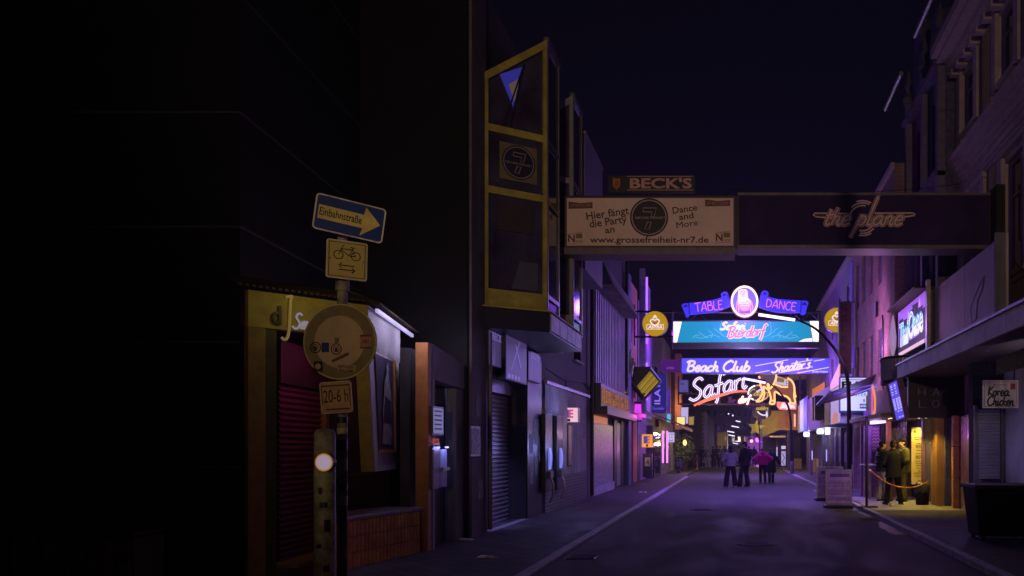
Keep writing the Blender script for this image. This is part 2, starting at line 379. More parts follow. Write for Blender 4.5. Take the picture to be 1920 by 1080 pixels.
# ------------------------------------------------------------------ ground
RX0, RX1 = -2.62, 3.24
def sheet(name, x0, x1, y0, y1, z, m, ny=1):
    b = MB()
    for i in range(ny):
        ya = y0+(y1-y0)*i/ny; yb = y0+(y1-y0)*(i+1)/ny
        b.quad((x0,ya,z),(x1,ya,z),(x1,yb,z),(x0,yb,z))
    return structure(b.build(name, m))
sheet('ground', -110, 110, -60, 240, -.02, M_asphalt)
sheet('road', RX0, RX1, -20, 150, 0.0, M_asphalt, 8)
M_cover = mat('worn_iron', (.035,.033,.034), .75, noise=.4, scale=12, spec=.15); M_coverrim = mat('iron_rim', (.075,.07,.07), .8, spec=.1)
def cover(x, y, lab, grate=False):
    t = thing('drain_cover', lab, 'drain cover', (x,y,0))
    if grate:
        b = MB()
        for k in range(8): b.box(x-.2, x+.2, y-.24+.06*k, y-.205+.06*k, .004, .012)
        b.build('grate', M_cover, t); MB().box(x-.22, x+.22, y-.26, y+.26, .001, .005).build('frame', M_black, t)
    else:
        MB().lathe([(.34,.001),(.34,.006)], (x,y,0), 32).build('frame', M_coverrim, t); b = MB().lathe([(.30,.0065),(.30,.010)], (x,y,0), 32); b.build('lid', M_cover, t); b = MB()
        for k in range(5): b.box(x-.2, x+.2, y-.19+.09*k, y-.16+.09*k, .0102, .013)
        b.build('rib', M_cover, t)
cover(.35, 13.6, 'round manhole cover nearer the viewer in the middle of the road'); cover(-.9, 21.0, 'round manhole cover farther along the road'); cover(-2.3, 12.0, 'square drain grate in the road edge beside the pale kerb', True); cover(3.0, 18.2, 'square drain grate in the wet gutter near the bar', True)
b = MB().box(-8.5, RX0-.16, -20, 62.0, -.015, .035); b.build('pavement', M_pave)['kind'] = 'structure'
b = MB().box(RX1+.14, 9.0, -20, 56.5, -.015, .09); b.build('pavement', M_pave)['kind'] = 'structure'
def kerb(x0, x1, y0, y1, z1, L=1.0):
    b = MB(); y = y0; k = 0
    while y < y1-.01:
        e = min(y+L-.012, y1); b.box(x0+.004*math.sin(k*2.3), x1+.004*math.sin(k*1.7), y, e, -.018, z1+.004*math.sin(k*1.1)); y += L; k += 1
    structure(b.build('kerb', M_kerb, bev=.012))
kerb(RX0-.157, RX0, -6, 44, .045); kerb(RX1, RX1+.137, -6, 56, .10)
b = MB()                                            # wet channel along the far kerb
yy = [15.0+.12*i for i in range(130)]
for i in range(len(yy)-1):
    w = lambda y: .20+.13*math.sin(y*.9+.6)+.05*math.sin(y*2.3+1)+.02*math.sin(y*7)
    b.quad((RX1-w(yy[i]),yy[i],.004),(RX1-.004,yy[i],.004),(RX1-.004,yy[i+1],.004),(RX1-w(yy[i+1]),yy[i+1],.004))
structure(b.build('gutter', M_wet))
sheet('crossing_road', -40, 40, 62.5, 74, .004, mat('light_setts', (.13,.12,.11), .6, noise=.3, scale=3))

# ------------------------------------------------------------------ dark clad corner building
t = thing('dark_building', 'panel clad corner building darkened to near black with thin pale horizontal seams', 'building', (-6.2,10,0))
dirS = Vector((-.104, 1, 0)).normalized()
A = Vector((-6.2,10,0)); Bc = A+dirS*10.5
b = MB().prism([A, (-24,10,0), (-24,20.5,0), Bc], (0,0,13)); b.build('wall', M_clad, t)
b = MB(); zs = [1.4, 2.96, 4.40, 5.83, 7.3, 8.8, 10.3]
for z in zs:
    b.box(-24, -6.2, 9.985, 9.998, z-.012, z+.012)
    n = Vector((dirS.y, -dirS.x, 0))
    if z > 3.9: b.obox(A+dirS*.0, (dirS, ZU), 0, 10.4, z-.015, z+.015, -.012, .012)
b.build('seam', M_seam, t)

# wooden planter box at its foot
t = thing('wooden_planter', 'low dark wooden box with upright boards at the foot of the black building', 'planter', (-7.4,9.1,0))
b = MB(); x = -8.05
for i in range(8): b.box(x, x+.15, 8.9, 8.93, .04, .66); x += .165
b.box(-8.08, -6.72, 8.93, 9.4, .02, .64); b.build('box', M_wood, t, bev=.006)
MB().box(-8.12, -6.68, 8.86, 9.44, .66, .71).build('rim', M_black, t, bev=.006)

# ------------------------------------------------------------------ corner shop pavilion
t = thing('corner_shop', 'closed corner shop with olive sign band, slanted poster panel and rolled down shutter', 'shop', (-5.5,11,0))
A = Vector((-6.04,9.9,0)); B = Vector((-5.06,11.0,0)); Cc = Vector((-5.5,13.1,0))
u1 = (B-A).normalized(); L1 = (B-A).length
n1 = u1.cross(ZU)
f1 = (u1, ZU)
MB().obox(A, f1, 0, L1, 3.14, 3.60, -.12, 0).build('sign_band', M_olive, t, bev=.008)
b = MB().obox(A, f1, .0, .20, 0, 3.14, -.12, .004); b.build('pillar', mat('brown_pillar', (.20,.15,.045), .6), t, bev=.008)
MB().obox(A, f1, .205, .33, 0, 3.138, -.30, -.02).build('pillar', mat('dark_olive', (.05,.05,.02), .6), t)
# ribbed roof edge
b = MB(); u2 = (Cc-B).normalized(); n2 = u2.cross(ZU)
def ribroof(O, u, n, a0, a1, N, z0=3.61):
    for i in range(N):
        a = a0+(a1-a0)*i/N; w = (a1-a0)/N*.62
        p = O+u*a; q = O+u*(a+w)
        v = [p-n*.25+ZU*(z0+.16), q-n*.25+ZU*(z0+.16), q+n*.16+ZU*z0, p+n*.16+ZU*z0]
        b.hexa([v[3],v[2],v[1],v[0],v[3]+ZU*.03,v[2]+ZU*.03,v[1]+ZU*.03,v[0]+ZU*.03])
ribroof(A, u1, n1, -.15, L1, 22); ribroof(B, u2, n2, .0, 2.9, 34)
b.prism([A-n1*.2+ZU*3.60, B-n1*.15+ZU*3.60, B+u2*2.8-n2*.2+ZU*3.6, B+u2*2.8-n2*1.2+ZU*3.6, A-n1*1.5+ZU*3.6], (0,0,.02))
b.build('ribbed_roof', M_roofrib, t)
# lettering: tall glyph and script, white tubes; dark unlit characters beside it
b = MB(); O = A+u1*.62+n1*.03
b.stroke('J', A+u1*.37+n1*.03+ZU*3.02, f1, .13, .56, .018, flat=1)
b.build('lettering', emit('dim_white_tube', (150,125,70), .45), t)
b = MB(); b.stroke('Smo', A+u1*.50+n1*.03+ZU*3.17, f1, .26, .20, .014, slant=.2, flat=1)
b.build('lettering', emit('dim_white_tube_b', (160,150,165), .55), t)
b = MB(); b.text('d', A+u1*.26+n1*.01+ZU*3.2, f1, .11, .24, .03, .02)
b.build('unlit_lettering', M_ink, t)
# side face, poster panel leaning out
fs = (u2, ZU)
MB().obox(B, fs, 0, 2.15, 3.02, 3.60, -.10, 0).build('side_band', M_greypanel, t)
P = B; q = lambda a, z, o: P+u2*a+ZU*z+n2*o
b = MB().hexa([q(.30,1.30,.02), q(2.05,1.30,.02), q(2.05,1.30,-.16), q(.30,1.30,-.16), q(-.02,3.015,.0), q(2.05,3.015,.0), q(2.05,3.015,-.16), q(-.02,3.015,-.16)])
b.build('poster_panel', mat('pale_panel', (.52,.50,.50), .5, noise=.2, scale=2), t)
MB().hexa([q(.26,1.30,.02), q(.296,1.30,.03), q(.296,1.30,-.15), q(.26,1.30,-.15), q(-.06,3.01,.0), q(-.024,3.01,.01), q(-.024,3.01,-.15), q(-.06,3.01,-.15)]).build('panel_cheek', M_olive, t)
# the poster with a standing figure (flat print in a frame)
po = MB().hexa([q(.52,1.62,.035), q(1.52,1.62,.035), q(1.52,1.62,.02), q(.52,1.62,.02), q(.34,2.98,.02), q(1.50,2.98,.02), q(1.50,2.98,.004), q(.34,2.98,.004)]).build('poster', mat('poster_print', (.06,.06,.12), .35, noise=.6, scale=6), t)
b = MB()
fig = [(.66,1.70),(.72,2.0),(.68,2.2),(.78,2.42),(.80,2.62),(.90,2.70),(.92,2.85),(1.0,2.90),(1.08,2.82),(1.06,2.68),(1.18,2.55),(1.26,2.3),(1.20,2.05),(1.28,1.85),(1.2,1.68)]
b.prism([q(a,z,.046) for a, z in fig], n2*.004); b.build('printed_figure', mat('print_pale', (.34,.30,.36), .4, noise=.5, scale=5), po)
b = MB()
for a, z in ((.78,2.3),): b.prism([q(.70,2.02,.052), q(1.16,2.0,.052), q(1.18,2.34,.052), q(.82,2.40,.052)], n2*.003)
b.build('printed_dress', mat('print_dark', (.05,.03,.09), .4), po)
b = MB(); b.prism([q(1.53,1.60,.03), q(1.60,1.58,.03), q(1.60,3.0,.012), q(1.53,3.0,.012)], n2*.03); b.prism([q(.50,1.565,.035), q(1.52,1.565,.035), q(1.52,1.61,.035), q(.50,1.61,.035)], n2*.02)
b.build('poster_frame', M_orange, po)
b = MB(); b.obox(B, fs, .15, 2.75, 3.53, 3.58, .06, .10); b.build('strip_light', emit('strip_tube', (190,180,235), .85), t)
lamp('strip_light_glow', B+u2*.9+n2*.42+ZU*3.50, (.72,.62,1), 15.0, .12); lamp('strip_light_glow', B+u2*2.0+n2*.42+ZU*3.46, (.72,.62,1), 14.0, .12)
lamp('shop_band_fill', A+u1*.6+n1*.75+ZU*3.55, (1,.78,.22), 4.0, .08); lamp('shop_door_fill', (-5.55,11.3,2.95), (1,.20,.55), 4.5, .05)  # added fill lights for the band and shutter, no fixtures there
# walls, ledge, shutter
W0 = Vector((-6.24,10.9,0))
sh = MB(); dz = .085
uw = Vector((-.104,1,0)).normalized(); fw = (uw, ZU); nw = uw.cross(ZU)
b = MB().ribs(W0+ZU*.05, fw, 1.38, 2.45, 30, .03, along=False); b.build('roller_shutter', M_redshut, t)
MB().obox(W0, fw, -.05, 1.5, 2.52, 3.1, -.02, .06).build('shutter_box', M_darkred, t)
MB().obox(W0, fw, 1.51, 2.6, 0, 3.15, -.02, .05).build('back_wall', M_darkred, t)
MB().obox(W0+uw*1.385, fw, 0, .12, 0, 2.515, -.02, .09).build('shutter_guide', M_olive, t)
b = MB().prism([(-5.84,12.0,0),(-5.72,13.2,0),(-6.45,13.2,0),(-6.36,12.45,0)], (0,0,3.1)); b.build('wall', M_darkred, t)
b = MB().prism([(-5.83,11.0,1.22),(-5.66,12.4,1.22),(-5.60,12.4,1.22),(-5.77,11.0,1.22)], (0,0,.03)); b.build('ledge', M_mid, t)
b = MB().prism([(-6.22,10.6,.03),(-5.85,10.7,.03),(-5.95,12.3,.03),(-6.36,12.3,.03)], (0,0,.05)); b.build('threshold', M_olive, t)
# glazed tile counter
t = thing('tiled_counter', 'low counter faced in three rows of glazed orange tiles with a stone top', 'counter', (-5.2,11.3,0))
a0 = Vector((-5.17,10.2,0)); a1 = Vector((-4.86,12.3,0)); uc = (a1-a0).normalized(); fc = (uc, ZU); Lc = (a1-a0).length
for z in (.03,.245,.46):
    b = MB(); N = 24
    for i in range(N):
        s0 = Lc*i/N; s1 = Lc*(i+1)/N-.006; zz = z
        for k in range(4):                                   # a rounded tile
            c0 = s0+(s1-s0)*k/4; c1 = s0+(s1-s0)*(k+1)/4; r = lambda kk: .018*math.sin(math.pi*kk/4)
            b.hexa([a0+uc*c0+ZU*zz-uc.cross(ZU)*.03, a0+uc*c1+ZU*zz-uc.cross(ZU)*.03, a0+uc*c1+ZU*zz+uc.cross(ZU)*(r(k+1)), a0+uc*c0+ZU*zz+uc.cross(ZU)*r(k),
                    a0+uc*c0+ZU*(zz+.205)-uc.cross(ZU)*.03, a0+uc*c1+ZU*(zz+.205)-uc.cross(ZU)*.03, a0+uc*c1+ZU*(zz+.205)+uc.cross(ZU)*(r(k+1)*.7), a0+uc*c0+ZU*(zz+.205)+uc.cross(ZU)*r(k)*.7])
    b.build('tile_row', M_glaze, t)
nc = uc.cross(ZU); k0 = a0-nc*.031; k1 = a1-nc*.031; MB().prism([k0, k1, k1-nc*.60, k0+uc*.85-nc*.60], (0,0,.67)).build('core', M_wood, t)
e0 = a0-uc*.05+nc*.04+ZU*.672; e1 = a0+uc*Lc*.72+nc*.04+ZU*.672; MB().prism([e0, e1, e1-nc*.70, e0+uc*.95-nc*.70], (0,0,.053)).build('top_slab', M_slab, t, bev=.008)
MB().obox(a0, fc, Lc*.725, Lc+.05, .672, .725, -.66, .04).build('top_slab', M_slab, t, bev=.008)

# ------------------------------------------------------------------ doorway next to the shop
t = thing('shop_entrance', 'narrow pale portal with an amber lit front edge and grey door', 'entrance', (-4.8,13.2,0))
MB().box(-4.97, -4.775, 12.40, 12.56, 0, 3.27).build('pillar', M_orange, t, bev=.006)  # amber light on the viewer's side is put into this orange
b = MB().hexa([(-4.97,12.565,2.72),(-4.77,12.565,2.72),(-4.77,14.05,2.66),(-4.97,14.05,2.66),(-4.97,12.565,3.27),(-4.77,12.565,3.27),(-4.77,14.05,3.10),(-4.97,14.05,3.10)]); b.build('lintel', M_grey, t)
MB().box(-4.97, -4.765, 12.57, 12.66, 0, 2.715).build('post', M_greypanel, t)
MB().box(-4.99, -4.80, 13.72, 14.1, 0, 2.655).build('jamb', M_grey, t)
MB().box(-5.25, -5.10, 12.5, 14.1, 0, 3.2).build('back_wall', M_dark, t)
MB().box(-5.08, -4.90, 12.67, 12.95, 1.5, 2.70).build('transom_panel', mat('slate_panel', (.07,.07,.09), .5), t)
d = MB().box(-5.09, -5.0, 13.1, 13.72, .04, 2.30).build('door', M_mid, t); MB().box(-4.998,-4.96,13.16,13.20,.95,1.25).build('handle', M_steel, d)
tw = MB().box(-5.09, -5.0, 13.1, 13.72, 2.36, 2.66).build('fanlight', M_glass, t)
# notice lightbox, vending unit
t = thing('notice_lightbox', 'small upright lit notice sheet fixed inside the pale portal', 'notice', (-4.86,12.72,2.1))
a = SX(812,812,-4.74); bb = SX(832,767,-4.74)
MB().box(-4.80, -4.745, a.y, bb.y, a.z-.03, bb.z+.03).build('case', M_mid, t)
MB().box(-4.744, -4.738, a.y+.02, bb.y-.02, a.z, bb.z).build('sheet', emit('dim_sheet', (112,112,160), .8), t)
b = MB()
for i in range(5): b.box(-4.737,-4.735, a.y+.06, bb.y-.08-.03*(i%2), bb.z-.06-i*.07, bb.z-.035-i*.07)
b.build('print', M_ink, t)
t = thing('orange_neon_word', 'tiny orange neon squiggle below the lit notice', 'neon sign', (-4.75,12.7,1.75))
a = SX(809,832,-4.74); bb = SX(823,822,-4.74); b = MB(); b.stroke('ara', Vector((-4.73,a.y,a.z)), LF, bb.y-a.y, .08, .006)
b.build('lettering', emit('orange_neon', (180,70,20), 1.0), t)
t = thing('vending_unit', 'blue lit dispenser unit with ribbed grey side in the portal', 'dispenser', (-4.82,12.8,1.0))
a = SX(812,918,-4.74); bb = SX(826,836,-4.74)
MB().box(-4.95,-4.745,a.y,bb.y-.02,a.z,bb.z).build('ribbed_case', M_mid, t, bev=.01)
b = MB()
for i in range(14): b.box(-4.744,-4.736,a.y+.02,bb.y-.04,a.z+.05+i*.05,a.z+.075+i*.05)
b.build('louvre', M_mid, t)
a2 = SX(826,915,-4.74); b2 = SX(840,842,-4.74)
MB().box(-4.90,-4.75,a2.y,b2.y,a2.z,b2.z).build('panel', mat('pale_blue_panel', (.30,.34,.6), .3), t, bev=.02)
b = MB(); b.ell((-4.70,(a2.y+b2.y)/2,b2.z+.03),.03,.05,.015); b.build('lamp', emit('cold_lamp', (170,170,255), 2.0), t)
b = MB().box(-4.76,-4.70,a2.y+.03,b2.y-.03,a2.z+.28,a2.z+.33); b.build('tray', M_steel, t)
lamp('dispenser_light', (-4.62,(a2.y+b2.y)/2,b2.z+.02), (.35,.35,1), 2.2, .02)
# ------------------------------------------------------------------ sign pole
def yaw(deg): a = math.radians(deg); return (Vector((math.cos(a), math.sin(a), 0)), ZU)
PX, PY = -3.16, 6.42
t = thing('traffic_sign_pole', 'weathered grey pole carrying four stickered road signs beside the dark pavement', 'sign pole', (PX,PY,0))
MB().lathe([(.038,0),(.038,2.95),(.036,2.96),(.036,3.42),(.03,3.43)], (PX,PY,0), 16).build('pole', M_post, t, sm=True)
MB().lathe([(.05,2.90),(.052,2.91),(.052,2.99),(.05,3.0)], (PX,PY,0), 16).build('collar', M_post, t)
b = MB()
for z, h, c in ((1.05,.10,0),(1.30,.06,1),(1.62,.09,0),(1.84,.05,1)): b.lathe([(.0392,z),(.0392,z+h)], (PX,PY,0), 16)
build_each(b, 'sticker', M_ink, t)
b = MB()
for z, h in ((1.18,.08),(1.46,.1),(1.75,.05)): b.lathe([(.0394,z),(.0394,z+h)], (PX,PY,0), 16)
build_each(b, 'sticker', mat('pale_sticker', (.4,.34,.22), .6, noise=.5, scale=20), t)
def rrect(a0, a1, b0, b1, r, n=5):
    P = []
    for cx, cy, s in ((a1-r,b0+r,-90),(a1-r,b1-r,0),(a0+r,b1-r,90),(a0+r,b0+r,180)):
        for k in range(n+1): an = math.radians(s+90*k/n); P.append((cx+r*math.cos(an), cy+r*math.sin(an)))
    return P
def rotfr(fr, deg):
    u, v = fr; a = math.radians(deg); return (u*math.cos(a)+v*math.sin(a), v*math.cos(a)-u*math.sin(a))
def plate(t, c, fr, w, h, r, m_edge, m_face, bw):
    nn = fr[0].cross(fr[1]); O = c
    MB().flat(rrect(-w/2, w/2, -h/2, h/2, r), O, fr, .006).build('plate', m_edge, t)
    MB().flat(rrect(-w/2+bw, w/2-bw, -h/2+bw, h/2-bw, r*.7), O+nn*.006, fr, .002).build('face', m_face, t)
    return nn
# one-way
t = thing('one_way_sign', 'tilted blue one way sign with a white arrow, topmost on the pole', 'road sign', (PX,PY-.05,3.4))
fr = rotfr(yaw(30), -7); c = W(656,410,6.34)
nn = plate(t, c, fr, .505, .285, .03, M_white, M_blue, .011)
b = MB().flat([(-.225,-.055),(.095,-.055),(.082,-.118),(.222,0),(.105,.118),(.095,.055),(-.225,.055)], c+nn*.0085, fr, .002); b.build('arrow', mat('arrow_white', (.62,.52,.18), .5), t)
b = MB().text('Einbahnstraße', c+fr[0]*-.215+fr[1]*-.026+nn*.011, fr, .30, .062, .002, .008); b.build('lettering', M_ink, t)
# bicycles both ways
t = thing('bicycle_sign', 'square sign showing a bicycle above two opposed arrows', 'road sign', (PX,PY-.05,3.1))
fr = rotfr(yaw(30), -1.5); c = W(650.5,488,6.34)
nn = plate(t, c, fr, .295, .305, .018, M_white, mat('sign_cream', (.50,.42,.13), .5, noise=.12), .008)
b = MB(); o = c+nn*.009
fO = lambda x, y: o+fr[0]*x+fr[1]*y
for x in (-.062, .062): b.ring(fO(x,.035)-nn*.001, fr, .036, .007, .003, 24)
for seg in ([(-.062,.035),(-.036,.095)],[(-.05,.085),(.045,.085)],[(-.045,.08),(.012,.035),(.062,.035)],[(.062,.035),(.035,.085),(.012,.035)],[(.035,.085),(.04,.10)],[(.022,.102),(.058,.102)],[(-.036,.095),(-.034,.108),(-.022,.114)]):
    b.tube([fO(*p) for p in seg], .0038, 5)
for s, y in ((-1,-.045),(1,-.08)):
    b.tube([fO(-.055,y), fO(.055,y)], .0042, 5); b.tube([fO(s*.036,y+.02), fO(s*.058,y), fO(s*.036,y-.02)], .0042, 5)
b.build('pictogram', M_ink, t)
b = MB()
w_, h_, k = .262, .272, .005
for x0, x1, y0, y1 in ((-w_/2,w_/2,h_/2-k,h_/2),(-w_/2,w_/2,-h_/2,-h_/2+k),(-w_/2,-w_/2+k,-h_/2+k,h_/2-k),(w_/2-k,w_/2,-h_/2+k,h_/2-k)):
    b.flat([(x0,y0),(x1,y0),(x1,y1),(x0,y1)], c+nn*.0085, fr, .0015)
b.build('border', M_ink, t)
b = MB()
for x in (-.122,.122): b.disc(c+fr[0]*x+nn*.0105, fr, .008, .003, 10)
build_each(b, 'bolt', M_post, t)
# no vehicles
t = thing('round_prohibition_sign', 'round faded no vehicles sign with worn ring and a scatter of stickers', 'road sign', (PX,PY-.05,2.45))
fr = yaw(-4); c = W(638.5,641,6.33); nn = fr[0].cross(fr[1])
MB().disc(c, fr, .300, .012, 64).build('plate', mat('ring_rim', (.45,.40,.16), .5), t)
MB().disc(c+nn*.0121, fr, .288, .002, 64).build('ring', M_signring, t)
MB().disc(c+nn*.0145, fr, .205, .002, 64).build('face', mat('faded_face', (.44,.34,.22), .55, noise=.15, scale=6), t)
sk = lambda name, m, pts: MB().flat(pts, c+nn*.0172, fr, .001).build(name, m, t)
rect = lambda x, y, w, h, a=0: [(x+dx*math.cos(a)-dy*math.sin(a), y+dx*math.sin(a)+dy*math.cos(a)) for dx, dy in ((-w/2,-h/2),(w/2,-h/2),(w/2,h/2),(-w/2,h/2))]
M_cream = mat('sticker_cream', (.36,.27,.15), .5, noise=.3, scale=30)
for x, y in ((-.195,-.045),(-.025,-.058)):
    s_ = MB(); s_.ring(c+fr[0]*x+fr[1]*y+nn*.0172, fr, .045, .008, .001, 24); s_.ring(c+fr[0]*x+fr[1]*y+nn*.0172, fr, .026, .005, .001, 20); s_.flat(rect(x,y-.005,.02,.03), c+nn*.0172, fr, .001); s_.build('sticker', M_ink, t)
so = sk('sticker', mat('blue_sticker', (.02,.035,.20), .5), rect(-.115,-.045,.062,.075)); 
sk('sticker', M_ink, rect(-.175,-.195,.072,.08)); MB().disc(c+fr[0]*-.175+fr[1]*-.195+nn*.0183, fr, .024, .001, 16).build('sticker', M_cream, t)
r_ = sk('sticker', mat('pink_sticker', (.30,.16,.11), .5), rect(.215,-.005,.092,.10)); b = MB().flat(rect(.215,.045,.092,.016), c+nn*.0183, fr, .001); b.flat(rect(.215,-.05,.092,.012), c+nn*.0183, fr, .001); b.text('AMT', c+fr[0]*.185+fr[1]*-.015+nn*.0183, fr, .06, .03, .001, .01); build_each(b, 'sticker', M_redink, t)
s3 = sk('sticker', M_cream, rect(.06,-.21,.15,.052,-.1)); b = MB(); b.text('REFUGEES', c+fr[0]*-.005+fr[1]*-.205+nn*.0183, fr, .12, .02, .001, .01, rot=-.1); b.text('WELCOME', c+fr[0]*-.005+fr[1]*-.232+nn*.0183, fr, .12, .02, .001, .01, rot=-.1); build_each(b, 'sticker', M_ink, t)
sk('sticker', mat('brown_sticker', (.09,.055,.03), .6, noise=.6, scale=30), rect(.01,-.125,.15,.022,.42)); sk('sticker', mat('green_sticker', (.12,.12,.07), .6, noise=.6, scale=30), rect(-.02,.012,.035,.04))
# time plate
t = thing('time_plate_sign', 'small tilted plate with worn hours figures below the round sign', 'road sign', (PX,PY-.05,2.0))
fr = rotfr(yaw(3), 4); c = W(631,745,6.33)
nn = plate(t, c, fr, .245, .25, .022, M_white, mat('plate_tan', (.42,.25,.12), .55, noise=.25, scale=12), .004)
b = MB(); b.text('20-6 h', c+fr[0]*-.095+fr[1]*-.04+nn*.009, fr, .19, .10, .002, .0); b.build('lettering', M_ink, t)
b = MB()
for x0, x1, y0, y1 in ((-.11,.11,.088,.098),(-.085,.1,-.098,-.088),(-.11,-.104,-.05,.085),(.104,.11,-.08,.085)): b.flat([(x0,y0),(x1,y0),(x1,y1),(x0,y1)], c+nn*.0085, fr, .001)
b.build('border', M_ink, t)
# thick post with a round lamp
bx, by = W(609,900,6.0).x, 6.0
t = thing('lamp_post_stub', 'thick worn grey post with peeling stickers and a round glowing lamp', 'lamp post', (bx,by,0))
MB().lathe([(.075,0),(.076,.3),(.074,1.75),(.06,1.78),(.02,1.79)], (bx,by,0), 20).build('post', M_post, t, sm=True)
b = MB()
for z, a, w, h in ((1.2,.5,.06,.04),(1.02,.9,.05,.09),(.9,.2,.04,.03),(1.3,.4,.03,.05),(.72,.8,.05,.05)):
    for k in range(3):
        a0_ = -math.pi/2+a-.5+k*w*4; p = [(bx+.0765*math.cos(a0_+dx), by+.0765*math.sin(a0_+dx), z+dz) for dx, dz in ((0,0),(w*3.9,0),(w*3.9,h),(0,h))]; b.quad(*p)
build_each(b, 'sticker', M_ink, t)
lc = W(607,867,5.90)
MB().tube([lc+YU*.06, lc+YU*.004], .066, 24).build('lamp_housing', M_lampcase, t)
b = MB().ell(lc, .056, .02, .056, 20, 12); b.build('lens', emit('round_lens', (150,132,150), 1.0), t, sm=True); MB().tube([lc+YU*.002+XU*.061*math.cos(2*math.pi*k/24)+ZU*.061*math.sin(2*math.pi*k/24) for k in range(24)], .006, 6, True).build('glowing_rim', emit('rim_amber', (150,105,30), .9), t)  # amber halo of the lamp put in as a glowing ring
lamp('shutter_red_fill', lc+Vector((-.25,.3,.12)), (1,.20,.06), 14, .06, 50, (-6.5,12.0,1.3), 1.0)  # added red spot for the shop shutter, apart from the lens
lamp('round_lamp_front', lc+Vector((-.02,-.45,.0)), (1,.72,.25), .45, .05)

# ------------------------------------------------------------------ townhouse with glazed bays
XL = -4.72
t = thing('bay_townhouse', 'dark townhouse with tall slant topped glazed bays above a blue lit shutter', 'building', (XL,17,0))
def lw(y0, y1, z1, holes, X=XL, rev=.3):
    return MB().wall(Vector((X,y0,0)), LF, y1-y0, z1, [(a-y0,b-y0,c,d) for a, b, c, d in holes], rev)
b = lw(14.1, 19.55, 10.2, [(15.2,17.95,0,3.05)], rev=.45); b.box(-9, XL-.46, 14.13, 19.55, 0, 10.2); MB().box(-9, XL-.01, 14.09, 14.128, 0, 10.2).build('party_wall', M_clad, t)  # end wall made near black so it stays dark under the lamps
b.build('wall', M_dark, t)
b = MB().box(XL+.002, XL+.05, 14.14, 14.95, 0, 10.1); build_each(b, 'pilaster', mat('worn_pilaster', (.10,.085,.085), .8, noise=.4, scale=2), t)
MB().ribs(Vector((XL-.42,15.2,.02)), LF, 2.75, 2.75, 30, .04, along=False).build('roller_shutter', M_shutter, t)
MB().box(XL-.44, XL-.25, 15.2, 17.95, 2.78, 3.05).build('shutter_box', M_mid, t)
MB().box(XL+.001, XL+.03, 18.0, 19.3, 0, 3.7).build('dark_panel', M_black, t)
MB().box(XL-.1, XL+.06, 15.2, 17.95, -.0, .04).build('threshold', M_kerb, t)
def bay(dy, mf, first):
    P0 = Vector((XL,14.88+dy,0)); P1 = Vector((-3.69,15.58+dy,0)); P2 = Vector((-3.69,16.62+dy,0)); P3 = Vector((XL,16.9+dy,0))
    zb, zl, zr = 4.25, 8.58, 9.57
    u = (P1-P0).normalized(); L = (P1-P0).length; n = u.cross(ZU); fr = (u, ZU)
    zt = lambda a: zl+(zr-zl)*a/L
    body = MB().hexa([P0+ZU*zb, P1+ZU*zb, P2+ZU*zb, P3+ZU*zb, P0+ZU*(zl-.03), P1+ZU*(zr-.03), P2+ZU*(zr-.03), P3+ZU*(zl-.03)])
    body.v = [v-n*.05*(0 if i in (2,3,6,7) else 1) for i, v in enumerate(body.v)]
    ob = body.build('bay_window', M_glass, t)
    f = MB(); fw = .075
    f.obox(P0, fr, 0, fw+.03, zb, zt(0)-.02, -.03, .03)
    f.obox(P0, fr, L-fw, L, zb, zt(L)-.12, -.03, .034)
    f.obox(P0, fr, fw, L-fw, zb, zb+.36, -.03, .03)
    for z in (6.40, 7.56): f.obox(P0, fr, fw+.03, L-fw, z, z+.13, -.03, .03)
    q = lambda a, z, o: P0+u*a+ZU*z+n*o
    f.hexa([q(-.02,zl-.16,-.04), q(L,zr-.16,-.04), q(L,zr-.16,.038), q(-.02,zl-.16,.038), q(-.02,zl,-.04), q(L,zr,-.04), q(L,zr,.038), q(-.02,zl,.038)])
    f.build('frame', mf, ob)
    g = MB(); sd = (YU, ZU)
    for a, z0, z1 in ((0,zb,zr-.05),(.98,zb,zr-.05)): g.obox(P1, sd, a, a+.06, z0, z1, .002, .03)
    for z in (zb+.3, 6.4, 7.6): g.obox(P1, sd, .06, .98, z, z+.08, .002, .028)
    g.obox(P1, sd, -.02, 1.06, zr-.05, zr+.06, -.05, .05); g.build('side_frame', M_mid, ob)
    return ob, P0, fr, n, L
ob, P0, fr, n, L = bay(0, M_yellow, True)
q = lambda a, z, o=.0: P0+fr[0]*a+ZU*z+n*o
# lamp reflection in the glass, put in as glowing panes
MB().prism([q(.34,8.68,-.035), q(.80,8.95,-.035), q(.62,8.08,-.035)], n*.02).build('pane_reflection', emit('pane_blue', (52,50,150), .6), ob)
MB().prism([q(.50,8.52,-.010), q(.74,8.72,-.010), q(.62,8.22,-.010)], n*.005).build('pane_reflection', emit('pane_cream', (110,92,86), .5), ob)
for k in range(2):
    MB().prism([q(.78-.03*k,8.98-.12*k,.0), q(.82-.03*k,9.0-.12*k,.0), q(.42+.12*k,7.75,.0), q(.39+.12*k,7.75,.0)], n*.006).build('glazing_bar', M_black, ob)
s_ = MB().prism([q(.33,6.72,-.03), q(1.06,6.72,-.03), q(1.06,7.42,-.03), q(.33,7.42,-.03)], n*.012).build('poster', mat('poster_olive', (.15,.12,.04), .6), ob)
cc = q(.70,7.08,-.017)
MB().disc(cc, fr, .325, .003, 48).build('emblem', M_ink, s_)
b = MB().ring(cc+n*.0035, fr, .300, .016, .002, 48)
def seven(b, O, fr, s, w, th):
    pt = lambda pts: [O+fr[0]*x*s+fr[1]*y*s for x, y in pts]
    b.tube(pt([(-.42,.42),(-.42,.70),(.52,.70),(.36,.10),(.14,.10),(.24,.42),(-.42,.42)]), w, 5)
    b.tube(pt([(-.12,-.30),(.16,-.30),(.0,-.80),(-.30,-.80),(-.12,-.30)]), w, 5)
